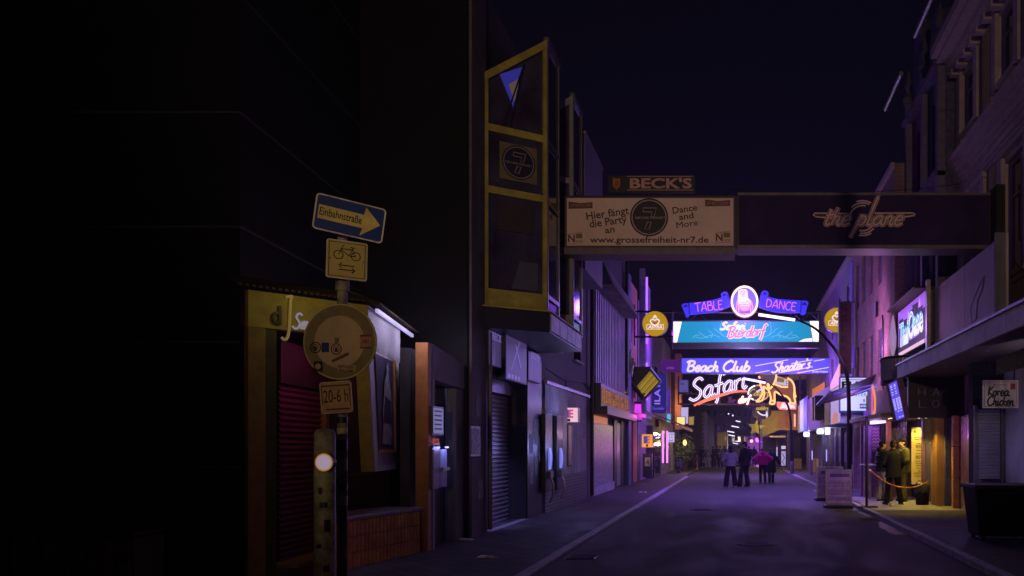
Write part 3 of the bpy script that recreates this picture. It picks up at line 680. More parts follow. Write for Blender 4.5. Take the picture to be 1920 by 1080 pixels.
seven(b, cc+n*.004, fr, .26, .010, .002)
b.text('GROSSE FREIHEIT', cc+fr[0]*-.26+ZU*-.045+n*.0035, fr, .52, .045, .002, .005)
b.build('emblem_marking', mat('emblem_grey', (.26,.22,.17), .6), s_)
MB().prism([q(.55,4.66,-.02), q(1.08,4.66,-.02), q(1.08,5.2,-.02), q(.72,5.2,-.02)], n*.01).build('inner_board', mat('board_grey', (.06,.055,.085), .6), ob)
MB().prism([q(.30,5.75,-.03), q(1.0,5.75,-.03), q(1.0,6.3,-.03), q(.30,6.3,-.03)], n*.01).build('inner_board', mat('board_brown', (.03,.02,.012), .6), ob)
bay(2.45, mat('grey_frame', (.28,.26,.27), .5), False)
# podium below the bays
b = MB().prism([(XL,14.75,3.86),(-3.60,15.45,3.86),(-3.60,18.6,3.86),(XL,18.9,3.86)], (0,0,.385)); b.build('bay_podium', M_black, t)
b = MB(); y = 15.5
for i in range(4): b.box(-3.598, -3.575, y, y+.72, 3.90, 4.22); y += .765
build_each(b, 'podium_panel', mat('grubby_white_panel', (.42,.40,.42), .5, noise=.5, scale=3), t)
b = MB().prism([(-3.56,15.40,4.247),(-3.56,18.6,4.247),(-3.75,18.6,4.247),(XL,14.7,4.247)], (0,0,.03)); b.build('podium_cap', M_olive, t)
# the long raised side wall behind the bays
t = thing('blue_side_wall', 'plain upper wall with a sloping top beyond the second glazed bay', 'building', (-3.75,20.7,6.2))
MB().hexa([(-4.70,19.56,6.0),(-3.69,19.56,6.0),(-3.69,22.1,6.0),(-4.70,22.1,6.0),(-4.70,19.56,9.3),(-3.69,19.56,9.3),(-3.69,22.1,9.28),(-4.70,22.1,9.28)]).build('wall', mat('smooth_blue_grey', (.16,.16,.24), .6, noise=.2, scale=1), t)
MB().box(-3.72, -3.66, 19.5, 22.16, 9.30, 9.36).build('coping', M_steel, t)
# three sign boxes over the shutter
for i, (p0, p1, ya, yb, off, lab, txt) in enumerate(((917,950,632,684,.10,'blank dim sign box nearest the pilaster over the shutter','BECK\'S'), (949,988,640,710,.20,'tall sign box with crossing pale stripes over the shutter',None), (991,1014,668,712,.12,'narrow faded sign box at the far end over the shutter','BECK\'S'))):
    X = XL+off; a = SX(p0,yb,X); c = SX(p1,ya,X); t = thing('fascia_sign', lab, 'sign', (X,(a.y+c.y)/2,a.z), 'sign boxes over the shutter')
    MB().box(XL+.005, X-.012, a.y, c.y, a.z, c.z).build('housing', M_black, t)
    fc_ = MB().box(X-.01, X, a.y+.02, c.y-.02, a.z+.02, c.z-.02).build('face', emit('dim_lilac_face_%d' % i, (58,48,92), 1.0), t)
    b = MB()
    if txt: b.text(txt, Vector((X+.002,a.y+.2,a.z+.5)), LF, c.y-a.y-.4, .16, .004, .01)
    else:
        for k in range(4): b.obox(Vector((X+.002,a.y,a.z)), LF, .1+.24*k, .26+.24*k, .03, .12, 0, .004)
        b.prism([(X+.002,a.y+.3,a.z+.2),(X+.002,a.y+.36,a.z+.2),(X+.002,a.y+1.0,c.z-.1),(X+.002,a.y+.94,c.z-.1)], (.004,0,0)); b.prism([(X+.0065,a.y+1.0,a.z+.3),(X+.0065,a.y+1.1,a.z+.3),(X+.0065,a.y+.7,c.z-.2),(X+.0065,a.y+.62,c.z-.2)], (.004,0,0))
    b.build('lettering', emit('lilac_mark_%d' % i, (96,84,150), 1.0), t)
t = thing('notice_case', 'small framed notice case on the pilaster beside the shutter', 'notice case', (XL+.08,14.5,1.5))
a = SX(882,856,XL+.08); c = SX(900,800,XL+.08)
MB().box(XL+.052, XL+.085, a.y, c.y, a.z, c.z).build('case', M_lampcase, t)
MB().box(XL+.086, XL+.09, a.y+.04, c.y-.04, a.z+.04, c.z-.04).build('sheet', mat('sheet_lilac', (.34,.30,.36), .6, noise=.7, scale=14), t)

rnd = random.Random(21)
for y0, z0, w_, h_ in ((18.15,1.5,.32,.45),(18.55,1.7,.42,.6),(18.6,1.0,.3,.42),(19.0,1.3,.22,.6),(18.2,.8,.28,.4),(14.35,2.2,.3,.42),(14.5,.7,.25,.35)):
    x_ = XL+(.0305 if y0 > 16 else .0505); g_ = rnd.uniform(.08,.3); o_ = MB().box(x_, x_+.004, y0, y0+w_, z0, z0+h_).build('pasted_poster', mat('pasted_%d' % int(y0*100), (g_,g_*.95,g_*rnd.uniform(.7,1.1)), .7, noise=.7, scale=11), t)
b = MB().tube([(XL+.09,15.05,.1),(XL+.09,15.05,3.8)], .045, 8); b.build('downpipe', M_mid, t)
b = MB().tube(smooth([(XL+.03,15.0,3.45),(XL+.03,16.5,3.36),(XL+.03,18,3.42),(XL+.03,19.5,3.33)]), .012, 5); b.build('cable', M_black, t)
# ------------------------------------------------------------------ cash machine building
t = thing('cash_machine_building', 'grey fronted building with two cash machines and a lit projecting sign', 'building', (XL,22,0))
wins = [(20.4,21.3,4.2,6.0),(23.3,24.3,4.2,6.0)]
b = lw(19.56, 25.9, 9.2, wins, rev=.2); b.box(-10, XL-.21, 19.56, 25.9, 0, 9.2); b.build('wall', mat('upper_dark_violet', (.085,.075,.095), .8, noise=.3), t)
for a, c, z0, z1 in wins:
    w = MB().box(XL-.19, XL-.12, a, a+.07, z0, z1); w.box(XL-.19, XL-.12, c-.07, c, z0, z1); w.box(XL-.19, XL-.12, a+.07, c-.07, z1-.07, z1); w.box(XL-.19,XL-.12,a+.07,c-.07,z0,z0+.07); o = w.build('window', M_mid, t)
    MB().box(XL-.18, XL-.16, a+.07, c-.07, z0+.07, z1-.07).build('pane', M_glass, o); MB().box(XL-.1, XL+.1, a-.06, c+.06, z0-.07, z0-.003).build('sill', M_kerb, o)
MB().box(XL+.002, XL+.045, 19.6, 25.0, .9, 3.2).build('cladding', M_greypanel, t)
MB().box(XL+.002, XL+.05, 19.6, 25.0, .02, .897).build('tiled_plinth', brickmat('plinth_tile', (.17,.15,.18), (.14,.125,.15), (.04,.04,.05), .3, .09, .01, .4), t)
MB().box(XL+.002, XL+.10, 19.58, 25.4, 3.203, 3.28).build('ledge', M_steel, t)
# two cash machines: tall slim terminals with lit curved fronts
b = MB().tube([(XL+.12,25.55,.1),(XL+.12,25.55,9.0)], .06, 8); b.build('downpipe', M_black, t)
b = MB().tube(smooth([(XL+.02,19.8,3.6),(XL+.02,22,3.48),(XL+.02,24.5,3.62),(XL+.02,25.5,3.5)]), .014, 5); b.tube([(XL+.02,22.1,3.48),(XL+.02,22.1,3.3)], .012, 5); b.build('cable', M_black, t)
for y_, z_ in ((20.9,1.0),(21.0,2.1),(24.4,1.9)): MB().box(XL+.046, XL+.052, y_, y_+.3, z_, z_+.42).build('pasted_poster', mat('notice_%d' % int(y_*10), (.22,.2,.22), .7, noise=.7, scale=13), t)
proto = None
for i, (p0, p1) in enumerate(((1031,1049),(1049,1062))):
    X = XL+.30; d0 = DX(p0+8, X); y0 = d0
    lab = 'cash machine with pale blue lit curved front, %s of the two' % ('nearer' if i == 0 else 'farther')
    if proto is None:
        t = proto = thing('cash_machine', lab, 'cash machine', (XL+.05,y0,0), 'cash machines in the grey wall')
        MB().box(XL+.051, XL+.16, y0-.30, y0+.40, .55, 2.45).build('surround', M_black, t, bev=.02)
        b = MB()
        for k in range(9):
            z = 1.10+k*.058; c = .03*math.sin(math.pi*(k+.5)/9)
            b.hexa([(XL+.161,y0-.02,z),(XL+.18+c,y0-.02,z),(XL+.18+c,y0+.20,z),(XL+.161,y0+.20,z),(XL+.161,y0-.02,z+.058),(XL+.18+c,y0-.02,z+.058),(XL+.18+c,y0+.20,z+.058),(XL+.161,y0+.20,z+.058)])
        b.build('lit_front', emit('cash_blue', (118,125,225), .85), t)
        MB().box(XL+.161, XL+.24, y0-.1, y0+.22, .90, 1.06).build('keypad', M_lampcase, t)
        b = MB().tube(smooth([(XL+.19,y0+.05,.3),(XL+.26,y0+.05,.5),(XL+.26,y0+.05,.75),(XL+.19,y0+.05,.93)]), .03, 8); b.build('lower_rail', M_steel, t)
    else: copy_tree(proto, (XL+.05,y0+.15,0), lab)
    lamp('cash_machine_light', (XL+.85,y0+.1,1.65), (.32,.33,1), 20, .08)
def ecash(name, lab, p0, p1, ya, yb, d, face, th=.25, bracket=None, dark=False):
    t = thing(name, lab, 'lightbox sign', W((p0+p1)/2, yb, d))
    a = W(p0,yb,d); c = W(p1,ya,d)
    MB().box(a.x, c.x, d+.006, d+th, a.z, c.z).build('housing', M_lampcase, t)
    MB().box(a.x+.01, c.x-.01, d-.004, d+.004, a.z+.01, c.z-.01).build('face', face, t)
    w, h = c.x-a.x, c.z-a.z
    b = MB().box(a.x+w*.18, a.x+w*.50, d-.012, d-.005, a.z+h*.30, a.z+h*.86); b.build('marking', emit('mark_blue', (70,80,190), .7), t)
    b = MB()
    for z in (.30,.52,.74): b.box(a.x+w*.505, a.x+w*.74, d-.012, d-.005, a.z+h*z, a.z+h*(z+.12))
    b.box(a.x+w*.505, a.x+w*.60, d-.0115, d-.006, a.z+h*.30, a.z+h*.86); b.build('marking', emit('mark_pink', (225,80,130), .7), t)
    MB().box(a.x+w*.4, a.x+w*.58, d-.012, d-.005, a.z+h*.06, a.z+h*.24).build('marking', M_ink, t)
    if bracket: MB().box(bracket, a.x+.0, d+.08, d+.12, c.z-.1, c.z-.06).build('bracket', M_black, t)
    return t
ecash('cash_point_sign', 'pinkish white lit cash point sign jutting over the two machines', 1049, 1084, 764, 792, 22.2, emit('cash_face', (238,190,205), .95), bracket=XL)
ecash('cash_point_sign', 'thin lit cash point sign seen edge on near the dark jamb', 1012, 1020, 765, 790, 19.7, emit('cash_face_dim', (190,120,160), .7), th=.2)
lamp('cash_sign_light', (-4.1,22.0,2.0), (1,.6,.85), 5, .05)
lamp('cash_wall_fill', (XL+.75,20.8,2.8), (.36,.36,1), 10, .05)  # first lamp is an added fill on the grey wall, no fixture
lamp('shutter_light', (XL+.85,15.5,3.5), (.32,.30,1), 260, .05, 62, (XL-.42,16.3,1.3), .8)
t = thing('wall_poster_case', 'narrow upright poster case on the grey wall past the cash machines', 'poster case', (XL+.06,24,.6))
a = SX(1064,875,XL+.06); c = SX(1071,795,XL+.06); MB().box(XL+.047, XL+.08, a.y, c.y, a.z, c.z).build('case', M_wood, t); MB().box(XL+.081, XL+.085, a.y+.05, c.y-.05, a.z+.05, c.z-.05).build('sheet', mat('brown_sheet', (.2,.13,.12), .4, noise=.7, scale=9), t)
t = thing('wall_poster_case', 'short poster case low between the dark jamb and the cash machines', 'poster case', (XL+.06,20,1.2))
a = SX(1016,850,XL+.08); c = SX(1022,810,XL+.08); MB().box(XL+.047, XL+.08, a.y, c.y, a.z, c.z).build('case', M_black, t); MB().box(XL+.081, XL+.085, a.y+.03, c.y-.03, a.z+.04, c.z-.04).build('sheet', mat('white_sheet', (.5,.5,.55), .4, noise=.5, scale=9), t)

# ------------------------------------------------------------------ corrugated theatre front
t = thing('corrugated_theatre', 'theatre front clad in violet corrugated metal over a patched shut entrance', 'building', (XL,30,0))
b = MB().box(-11, XL-.02, 25.92, 34.6, 0, 9.6); b.build('wall', M_dark, t)
MB().ribs(Vector((XL,26.2,3.75)), LF, 7.0, 3.2, 19, .13).build('corrugated_cladding', mat('corrugated_lilac', (.32,.29,.42), .45, metal=.3, noise=.25, scale=.8), t)
b = MB().hexa([(XL,26.2,6.98),(XL+.7,26.2,6.98),(XL+.7,33.2,6.98),(XL,33.2,6.98),(XL,26.2,7.75),(XL+.35,26.2,7.75),(XL+.35,33.2,7.75),(XL,33.2,7.75)]); b.build('canopy', M_grey, t)
MB().box(XL-.01, XL+.55, 25.95, 33.6, 2.72, 2.98).build('marquee_ledge', M_black, t)
MB().box(XL-.01, XL+.30, 26.2, 33.2, 2.985, 3.745).build('sign_board', M_black, t)
b = MB().text('HEIEHIMEBHIEMIHEIB', Vector((XL+.302,26.4,3.1)), LF, 6.4, .5, .03, .02); b.build('lettering', emit('gold_bulb', (190,120,25), .8), t)
b = MB().text('HEIEHIMEBHIEMIHEIB', Vector((XL+.333,26.42,3.1)), LF, 6.4, .5, .01, -.012); b.build('lettering', M_wood, t)
MB().box(XL-.02, XL+.02, 26.3, 30.6, .35, 2.45).build('patched_panel', M_marble, t)
MB().box(XL-.02, XL+.06, 26.25, 30.7, .04, .34).build('base_step', M_kerb, t)
MB().box(XL-.02, XL+.03, 26.3, 29.2, 2.46, 2.70).build('transom', emit('transom_orange', (190,110,70), .8), t)
MB().box(XL-.02, XL+.04, 25.95, 26.29, 0, 2.71).build('pilaster', mat('poster_pillar', (.06,.055,.08), .6, noise=.8, scale=9), t)
MB().box(XL-.02, XL+.05, 30.72, 31.4, 0, 2.71).build('pilaster', M_black, t)
MB().box(XL-.02, XL+.02, 31.41, 32.6, .1, 2.6).build('door', M_marble, t)
MB().box(XL-.02, XL+.05, 32.61, 34.5, 0, 2.71).build('dark_door', M_black, t)
b = MB().tube([(XL+.15,33.5,2.7),(XL+.15,33.5,9.4)], .07, 8); b.build('downpipe', M_black, t)
MB().box(XL-.02, XL+.20, 33.7, 34.55, 0.0, 9.0).build('end_pier', mat('blue_pier', (.10,.11,.26), .7), t)
t = thing('vertical_gold_sign', 'narrow upright sign with gold letters at the far end of the corrugated front', 'sign', (XL+.6,33.4,3))
a = W(1168,778,33.3); c = W(1176,728,33.3); MB().box(a.x, c.x, 33.3, 33.5, a.z, c.z).build('housing', M_black, t)
b = MB()
for i, ch in enumerate('EB'): b.text(ch, Vector((a.x+.04, 33.295, c.z-.48-.44*i)), FF, c.x-a.x-.08, .34, .004, .02)
b.build('lettering', emit('gold_letter', (200,140,30), .8), t)
GLYPH.update({
'T': (.62, [[(.0,.95),(.62,1)], [(.31,.97),(.29,.5),(.31,0)]]),
'A': (.6, [[(.0,0),(.2,.7),(.34,1),(.40,.7),(.52,0)], [(.08,.3),(.48,.3)]]),
'1': (.56, [[(.08,1),(.05,.5),(.08,0)], [(.08,1),(.36,.95),(.38,.68),(.08,.58)], [(.08,.58),(.46,.5),(.46,.06),(.08,0)]]),
'3': (.48, [[(.1,1),(.06,.5),(.08,.0)], [(.08,.0),(.46,.02)]]),
'E': (.5, [[(.08,1),(.05,.5),(.08,0)], [(.08,1),(.46,1)], [(.06,.55),(.36,.55)], [(.08,0),(.46,.02)]]),
'D': (.6, [[(.08,1),(.05,.5),(.08,0)], [(.08,1),(.4,.85),(.5,.45),(.36,.1),(.08,0)]]),
'N': (.6, [[(.08,0),(.06,.5),(.08,1)], [(.08,1),(.3,.5),(.5,0)], [(.5,0),(.52,.5),(.5,1)]]),
'2': (.56, [[(.48,.88),(.34,1),(.12,.8),(.06,.45),(.14,.1),(.34,0),(.5,.14)]]),
})
# ------------------------------------------------------------------ first gantry across the street
D = 17.6
t = thing('street_gantry', 'long dark steel gantry spanning the street between the house fronts', 'gantry', W(1460,470,D))
a = W(1058,470,D); c = W(1862,362,D)
b = MB().box(a.x, c.x, D+.03, D+.55, W(0,466,D).z, W(0,366,D).z); b.build('body', M_black, t)
b = MB().box(a.x-.3, W(1378,0,D).x, D-.02, D+.6, W(0,477,D).z, W(0,464,D).z); b.box(W(1383,0,D).x, c.x, D-.04, D+.6, W(0,467,D).z, W(0,460,D).z); b.box(W(1383,0,D).x, c.x, D-.02, D+.6, W(0,366,D).z, W(0,361.5,D).z)
b.build('rail', mat('gantry_rail', (.13,.10,.12), .5, metal=.3), t)
b = MB()
for px in (1045,1052): b.tube([W(px-20,395 if px<1050 else 440,D+.2), W(1066,395 if px<1050 else 440,D+.2)], .05, 6)
b.build('bracket', M_black, t)
t = thing('party_banner_sign', 'cream banner board with tilted black slogans around a round black emblem', 'banner sign', W(1219,462,D))
MB().pbox(1060,1377,369.5,462.5,D-.02,.045).build('frame', M_lampcase, t)
MB().pbox(1063,1375,371.5,460.5,D-.03,.008).build('face', mat('banner_cream', (.74,.56,.45), .6, noise=.14, scale=1.2), t)
b = MB(); th = .006; d = D-.033
def rt(s, x, y, w, h, rot, bold=.010): b.text(s, W(x,y,d), FF, w*D/FPX, h*D/FPX, th, bold, 0, math.radians(rot))
rt('Hier fängt', 1101, 417, 80, 19, 8); rt('die Party', 1107, 431.5, 70, 18.5, 8); rt('an', 1135, 438, 18, 8.5, 8)
rt('Dance', 1262, 401, 46, 12, 8); rt('and', 1274, 413, 27, 11.5, 8); rt('More', 1269, 428, 40, 11, 8, 0.0)
rt('www.grossefreiheit-nr7.de', 1106, 459, 222, 15.5, 0, .012)
b.build('lettering', M_ink, t)
eb = MB().disc(W(1217,407.5,D-.033), FF, .42, .006, 56).build('emblem', M_ink, t)
b = MB().ring(W(1217,407.5,D-.0395), FF, .385, .022, .004, 56); seven(b, W(1217,408.5,D-.04), FF, .31, .011, .004)
b.text('GROSSE FREIHEIT', W(1191,410.5,D-.0395), FF, .66, .05, .003, .005); b.build('emblem_marking', mat('emblem_cream', (.45,.36,.30), .6), eb)
for i, (x0, x1, y0, y1) in enumerate(((1066,1112,378,391.5),(1322,1370,374,387))):
    p = [W(x0,y1,d), W(x1-1,y1-1,d), W(x1-1,y0+1,d), W((x0+x1)/2,y0+3,d), W(x0,y0,d)]
    s_ = MB().prism(p, (0,-.004,0)).build('brand_panel', mat('brand_red_%d' % i, (.16,.05,.04), .6), t)
    b = MB().ptext('SMIRNOFF', x0+4, x1-4, y0+4, y1-3, d-.0045, .003, bold=.01); b.build('lettering', mat('brand_letter_%d' % i, (.36,.22,.16), .6), s_)
for i, (x0, y0) in enumerate(((1063,434),(1340,432))):
    b = MB().ptext('N', x0+2, x0+15, y0+6, y0+20, d, .004, bold=.03); b.ptext('nordic', x0+17, x0+30, y0+15, y0+20, d, .004); 
    b.add([W(x0,y0+5.5,d),W(x0+30,y0+.5,d),W(x0+30,y0+1.2,d),W(x0,y0+6.2,d)], [(0,1,2,3)]); b.add([W(x0,y0+23.5,d),W(x0+30,y0+21,d),W(x0+30,y0+21.7,d),W(x0,y0+24.2,d)], [(0,1,2,3)])
    b.build('logo', mat('logo_plum_%d' % i, (.15,.05,.07), .6), t)
    MB().pbox(x0+17,x0+29,y0+4,y0+13,d-.004,.004).build('logo', mat('logo_olive_%d' % i, (.22,.17,.05), .6), t)
t = thing('overhead_cable', 'thin sagging cable from the beer name sign to the stucco house', 'cable', W(1480,358,17.9)); MB().tube(smooth([W(1300,350,17.9),W(1400,357,17.9),W(1520,361,17.9),W(1680,357,17.9),W(1800,345,17.9)]), .008, 5).build('cable', M_black, t)
# the plane
t = thing('plane_sign', 'dark purple board with a pale handwritten logo, swept wings and speed arcs', 'banner sign', W(1620,460,D))
MB().pbox(1383,1858,366,460,D-.005,.03).build('frame', M_black, t)
b = MB()
for p0, p1 in ((1386,1582.3),(1583,1782),(1782.7,1854)): b.pbox(p0, p1, 368, 459, D-.018, .012)
b.build('face', mat('plum_board', (.030,.018,.075), .75, noise=.45, scale=1.1, spec=.15), t)
m_out = mat('logo_beige', (.66,.46,.40), .6); m_core = mat('logo_plum', (.05,.035,.07), .6)
d = D-.021
def wing(b, e, dd):
    b.add([W(1525-e,403,dd),W(1528,399.5-e,dd),W(1590,400.5-e,dd),W(1596,409+e,dd),W(1560,409+e,dd),W(1530,406.5+e,dd)], [(0,1,2,3,4,5)])
    b.add([W(1640,399.5-e,dd),W(1712,399.3-e,dd),W(1716+e,401.5,dd),W(1714,404+e,dd),W(1692,407.5+e,dd),W(1640,408+e,dd)], [(0,1,2,3,4,5)])
b = MB(); wing(b, 1.3, d)
for rr, a0, a1 in ((25,75,190),(30,62,135),(34,60,110),(25,255,370),(30,262,318),(34,258,300)):
    b.ring(W(1617,409,d), FF, rr*D/FPX, .033, .004, 28, None, math.radians(a0), math.radians(a1))
b.pstroke('the PLane', 1549, 1692, 371, 446, d-.004, .050, slant=.28, flat=.06)
b.build('logo_outline', m_out, t)
b = MB(); wing(b, -1.2, d-.0035); b.pstroke('the PLane', 1549, 1692, 371, 446, d-.009, .038, slant=.28, flat=.06); b.build('logo_shadow', m_core, t)
b = MB(); b.pstroke('the PLane', 1549, 1692, 371, 446, d-.0135, .022, slant=.28, flat=.06); b.build('logo_script', m_out, t)
# beer sign on top
t = thing('beer_name_sign', 'unlit outlined beer name with a small red shield standing on the gantry', 'sign', W(1225,362,D))
MB().pbox(1140,1303,329,361,D+.12,.08).build('board', M_black, t)
b = MB().ptext("BECK'S", 1181, 1297, 333.5, 353.5, D+.112, .006, bold=.03); b.pbox(1176,1300,330,331.2,D+.112,.006); b.pbox(1176,1300,355.5,356.7,D+.112,.006); b.build('lettering', mat('dim_beige', (.60,.34,.30), .6), t)
b = MB().flat([(-.085,.11),(-.06,.13),(0,.115),(.06,.13),(.085,.11),(.08,-.05),(0,-.13),(-.08,-.05)], W(1156,345,D+.112), FF, .01); sh_ = b.build('shield', mat('shield_orange', (.40,.13,.05), .6), t)
b = MB().text('8', W(1153,351,D+.10), FF, .075, .13, .004); b.build('shield_mark', M_redink, sh_)

# ------------------------------------------------------------------ round brewery discs
def brewery(name, lab, px, py, rpx, D, bx0, bx1):
    t = thing(name, lab, 'lightbox sign', W(px,py+rpx,D), 'round amber discs by the second gantry')
    r = rpx*D/FPX; c = W(px,py,D)
    MB().disc(c+YU*.24, FF, r*1.03, .23, 48).build('housing', mat('disc_rim', (.30,.28,.30), .4, metal=.5), t)
    MB().disc(c+YU*.009, FF, r, .012, 48).build('face', emit('amber_face', (186,142,22), .95), t)
    s = r
    b = MB()
    at = lambda x, y: c+XU*x*s+ZU*y*s-YU*.006
    heart = [(math.sin(k*2*math.pi/24)**3*.36, (13*math.cos(k*2*math.pi/24)-5*math.cos(2*k*2*math.pi/24)-2*math.cos(3*k*2*math.pi/24)-math.cos(4*k*2*math.pi/24))/17*.34+.12) for k in range(24)]
    b.tube([at(x,y) for x, y in heart], .055*s, 5, closed=True)
    b.ell(at(0,.62), .09*s, .03, .09*s, 10, 6); b.ell(at(-.09,.52), .08*s, .03, .08*s, 10, 6); b.ell(at(.09,.52), .08*s, .03, .08*s, 10, 6)
    x0, x1, y0, y1, k = -.68, .70, -.46, -.05, .045
    for q in ((x0,x1,y0,y0+k),(x0,x1,y1-k,y1),(x0,x0+k,y0+k,y1-k),(x1-k,x1,y0+k,y1-k)): b.flat([(q[0]*s,q[2]*s),(q[1]*s,q[2]*s),(q[1]*s,q[3]*s),(q[0]*s,q[3]*s)], c-YU*.004, FF, .008)
    b.text('ASTRA', at(-.56,-.38), FF, 1.14*s, .26*s, .01, .04, .25); b.build('logo', emit('disc_white', (255,225,220), 1.0), t)
    b = MB().tube([at(0,.40)-YU*.01, at(0,-.06)-YU*.01], .022*s, 5); b.tube(smooth([at(-.2,.10), at(0,.0), at(.2,.10)]), .028*s, 5); b.build('anchor_mark', mat('anchor_red', (.2,.02,.01), .5), t)
    if bx0 is not None:
        b = MB()
        for z in (r*1.02, -r*1.02): b.tube([(bx0, D+.12, c.z+z), (bx1, D+.12, c.z+z)], .045, 6)
        b.build('bracket', M_black, t)
    return t
brewery('brewery_disc_sign', 'round amber lit disc with a heart logo beside the purple light strip', 1228, 607, 23.4, 36, -4.55, W(1262,0,36).x)
brewery('brewery_disc_sign', 'round amber lit disc half hidden behind the tall dark red sign', 1569, 600, 23, 38, None, None)

# ------------------------------------------------------------------ second gantry: teal beer hall sign and table dance crest
D = 38.0
t = thing('truss_gantry', 'thin steel truss frame carrying the teal sign and the table dance crest', 'gantry', W(1398,655,D))
b = MB()
for px in (1262,1535): b.tube([W(px,655,D+.3), W(px,585,D+.3)], .05, 6)
b.tube([W(1196,586,D+.3), W(1560,586,D+.3)], .03, 6)
for i in range(4): b.tube([W(1262+16*i,602-16*(i%2),D+.3), W(1278+16*i,602-16*((i+1)%2),D+.3)], .015, 5); b.tube([W(1535-16*i,602-16*(i%2),D+.3), W(1519-16*i,602-16*((i+1)%2),D+.3)], .015, 5)
b.build('frame', M_mid, t)
MB().pbox(1261,1536,643,652,D-.06,.5).build('beam', mat('beam_brown', (.06,.04,.05), .6), t)
t = thing('teal_beer_hall_sign', 'long teal lit sign with pale script lettering and white slanted ends', 'lightbox sign', W(1398,643,D))
MB().pbox(1262,1536,600.5,643,D+.01,.35).build('housing', M_lampcase, t)
m_teal = emit('teal_face', (30,148,188), .95)
P = lambda x, y, o=0: W(x,y,D-o)
MB().prism([P(1270,642),P(1524,640.5),P(1517,603),P(1279,603)], (0,.01,0)).build('face', m_teal, t)
b = MB().prism([P(1262.5,642),P(1269.5,642),P(1278.5,603),P(1262.5,603)], (0,.01,0)); b.prism([P(1525,640.5),P(1535,640.5),P(1535,602),P(1518,602)], (0,.01,0)); b.prism([P(1497,640.6,.003),P(1523.5,640.5,.003),P(1523,634,.003),P(1508,635.5,.003)], (0,-.004,0)); b.build('end_panel', emit('end_white', (255,240,245), 1.3), t)
b = MB(); b.pstroke('Safari', 1350, 1398, 605, 623, D-.02, .055, slant=.3, flat=.3, rot=.03); b.build('lettering', emit('script_white', (235,225,255), 1.0), t)
b = MB(); b.pstroke('Bierdorf', 1366, 1440, 613, 641, D-.02, .075, slant=.35, flat=.2, rot=.06); b.build('lettering', emit('script_rim', (255,215,235), 1.0), t)
b = MB(); b.pstroke('Bierdorf', 1366, 1440, 613, 641, D-.04, .035, slant=.35, flat=.2, rot=.06); b.build('lettering', emit('script_pink', (220,120,140), .9), t)
b = MB()
for s in (-1, 1):
    X = lambda x: 1398+s*x
    for pts in ([(95,632),(80,634),(62,628),(48,633)],[(88,622),(78,630),(70,634)],[(60,615),(52,622),(40,630),(30,632)],[(45,602),(48,618),(44,630)],[(100,634),(94,629),(86,628)],[(70,620),(62,626),(66,634)]):
        b.tube(smooth([W(X(x),y,D-.012) for x, y in pts]), .014, 5)
b.build('line_drawing', emit('drawing_white', (120,190,225), .9), t)
lamp('teal_sign_light', W(1398,660,D-1.2), (.35,.7,1), 160, .4)
# crest
t = thing('table_dance_crest', 'blue scroll banners either side of a neon ringed oval portrait above the teal sign', 'neon sign', W(1398,600,D))
Z = lambda x, y, o=.0: W(1260+x/5.686, 530+y/5.684, D-o)
m_rib = emit('scroll_blue', (64,56,238), .95); m_ribd = emit('scroll_dark', (22,16,120), .8)
b = MB()
def strip(pt, pb):
    T = smooth([Z(*p) for p in pt]); B_ = smooth([Z(*p) for p in pb])
    for i in range(len(T)-1): b.prism([B_[i],B_[i+1],T[i+1],T[i]], (0,.10,0))
strip([(180,216),(290,205),(420,186),(520,158),(602,122)], [(192,342),(300,330),(430,316),(540,288),(628,252)])
strip([(945,112),(1030,150),(1120,172),(1230,182),(1385,192)], [(922,262),(1010,292),(1110,312),(1230,322),(1365,318)])
build_each(b, 'scroll', m_rib, t)
b = MB()
b.prism([Z(*p,.012) for p in [(100,240),(128,222),(172,218),(186,300),(186,355),(172,370),(150,368),(138,330)]], (0,.02,0)); b.prism([Z(*p,.012) for p in [(518,122),(545,98),(580,95),(602,120),(598,150),(560,162),(530,158)]], (0,.02,0))
b.prism([Z(*p,.012) for p in [(958,96),(985,82),(1018,92),(1032,118),(1010,150),(968,142),(946,118)]], (0,.02,0)); b.prism([Z(*p,.012) for p in [(1372,200),(1400,190),(1440,196),(1456,212),(1440,262),(1420,340),(1390,348),(1366,335)]], (0,.02,0))
build_each(b, 'scroll_roll', m_rib, t)
b = MB()
for cx, cy, r in ((148,245,14),(556,128,16),(990,116,17),(1412,220,15)):
    b.tube([Z(cx+r*(1-k/14)*math.cos(k*.8), cy+r*.8*(1-k/14)*math.sin(k*.8), .022) for k in range(13)], .022, 5)
for pts in ([(180,222),(188,340)],[(1378,198),(1366,322)],[(602,122),(590,150),(604,160)],[(946,112),(958,142)],[(1378,230),(1440,238)],[(118,258),(180,250)]): b.tube([Z(*p,.022) for p in pts], .022, 5)
b.build('scroll_line', m_ribd, t)
m_pk = emit('neon_pink', (225,110,235), 1.0)
b = MB(); b.stroke('TA13E', Z(246,312,.05), FF, 300/5.686*D/FPX, 94/5.684*D/FPX, .024, flat=1, rot=math.radians(6)); b.stroke('DAN2E', Z(1004,258,.05), FF, 315/5.686*D/FPX, 86/5.684*D/FPX, .024, flat=1, rot=math.radians(-8)); b.build('lettering', m_pk, t)
O = W(1396,565.5,D-.02); rx, ry = 23.2*D/FPX, 27.2*D/FPX
op = MB().disc(O+YU*.06, FF, rx, .10, 56, ry).build('portrait_panel', emit('portrait_ground', (122,106,232), 1.0), t)
MB().ring(O+YU*.05, FF, rx*1.16, rx*.11, .06, 56, ry*1.14).build('ring_backing', emit('ring_glow', (150,50,20), .7), t)  # orange glow of the neon put in as an emissive rim
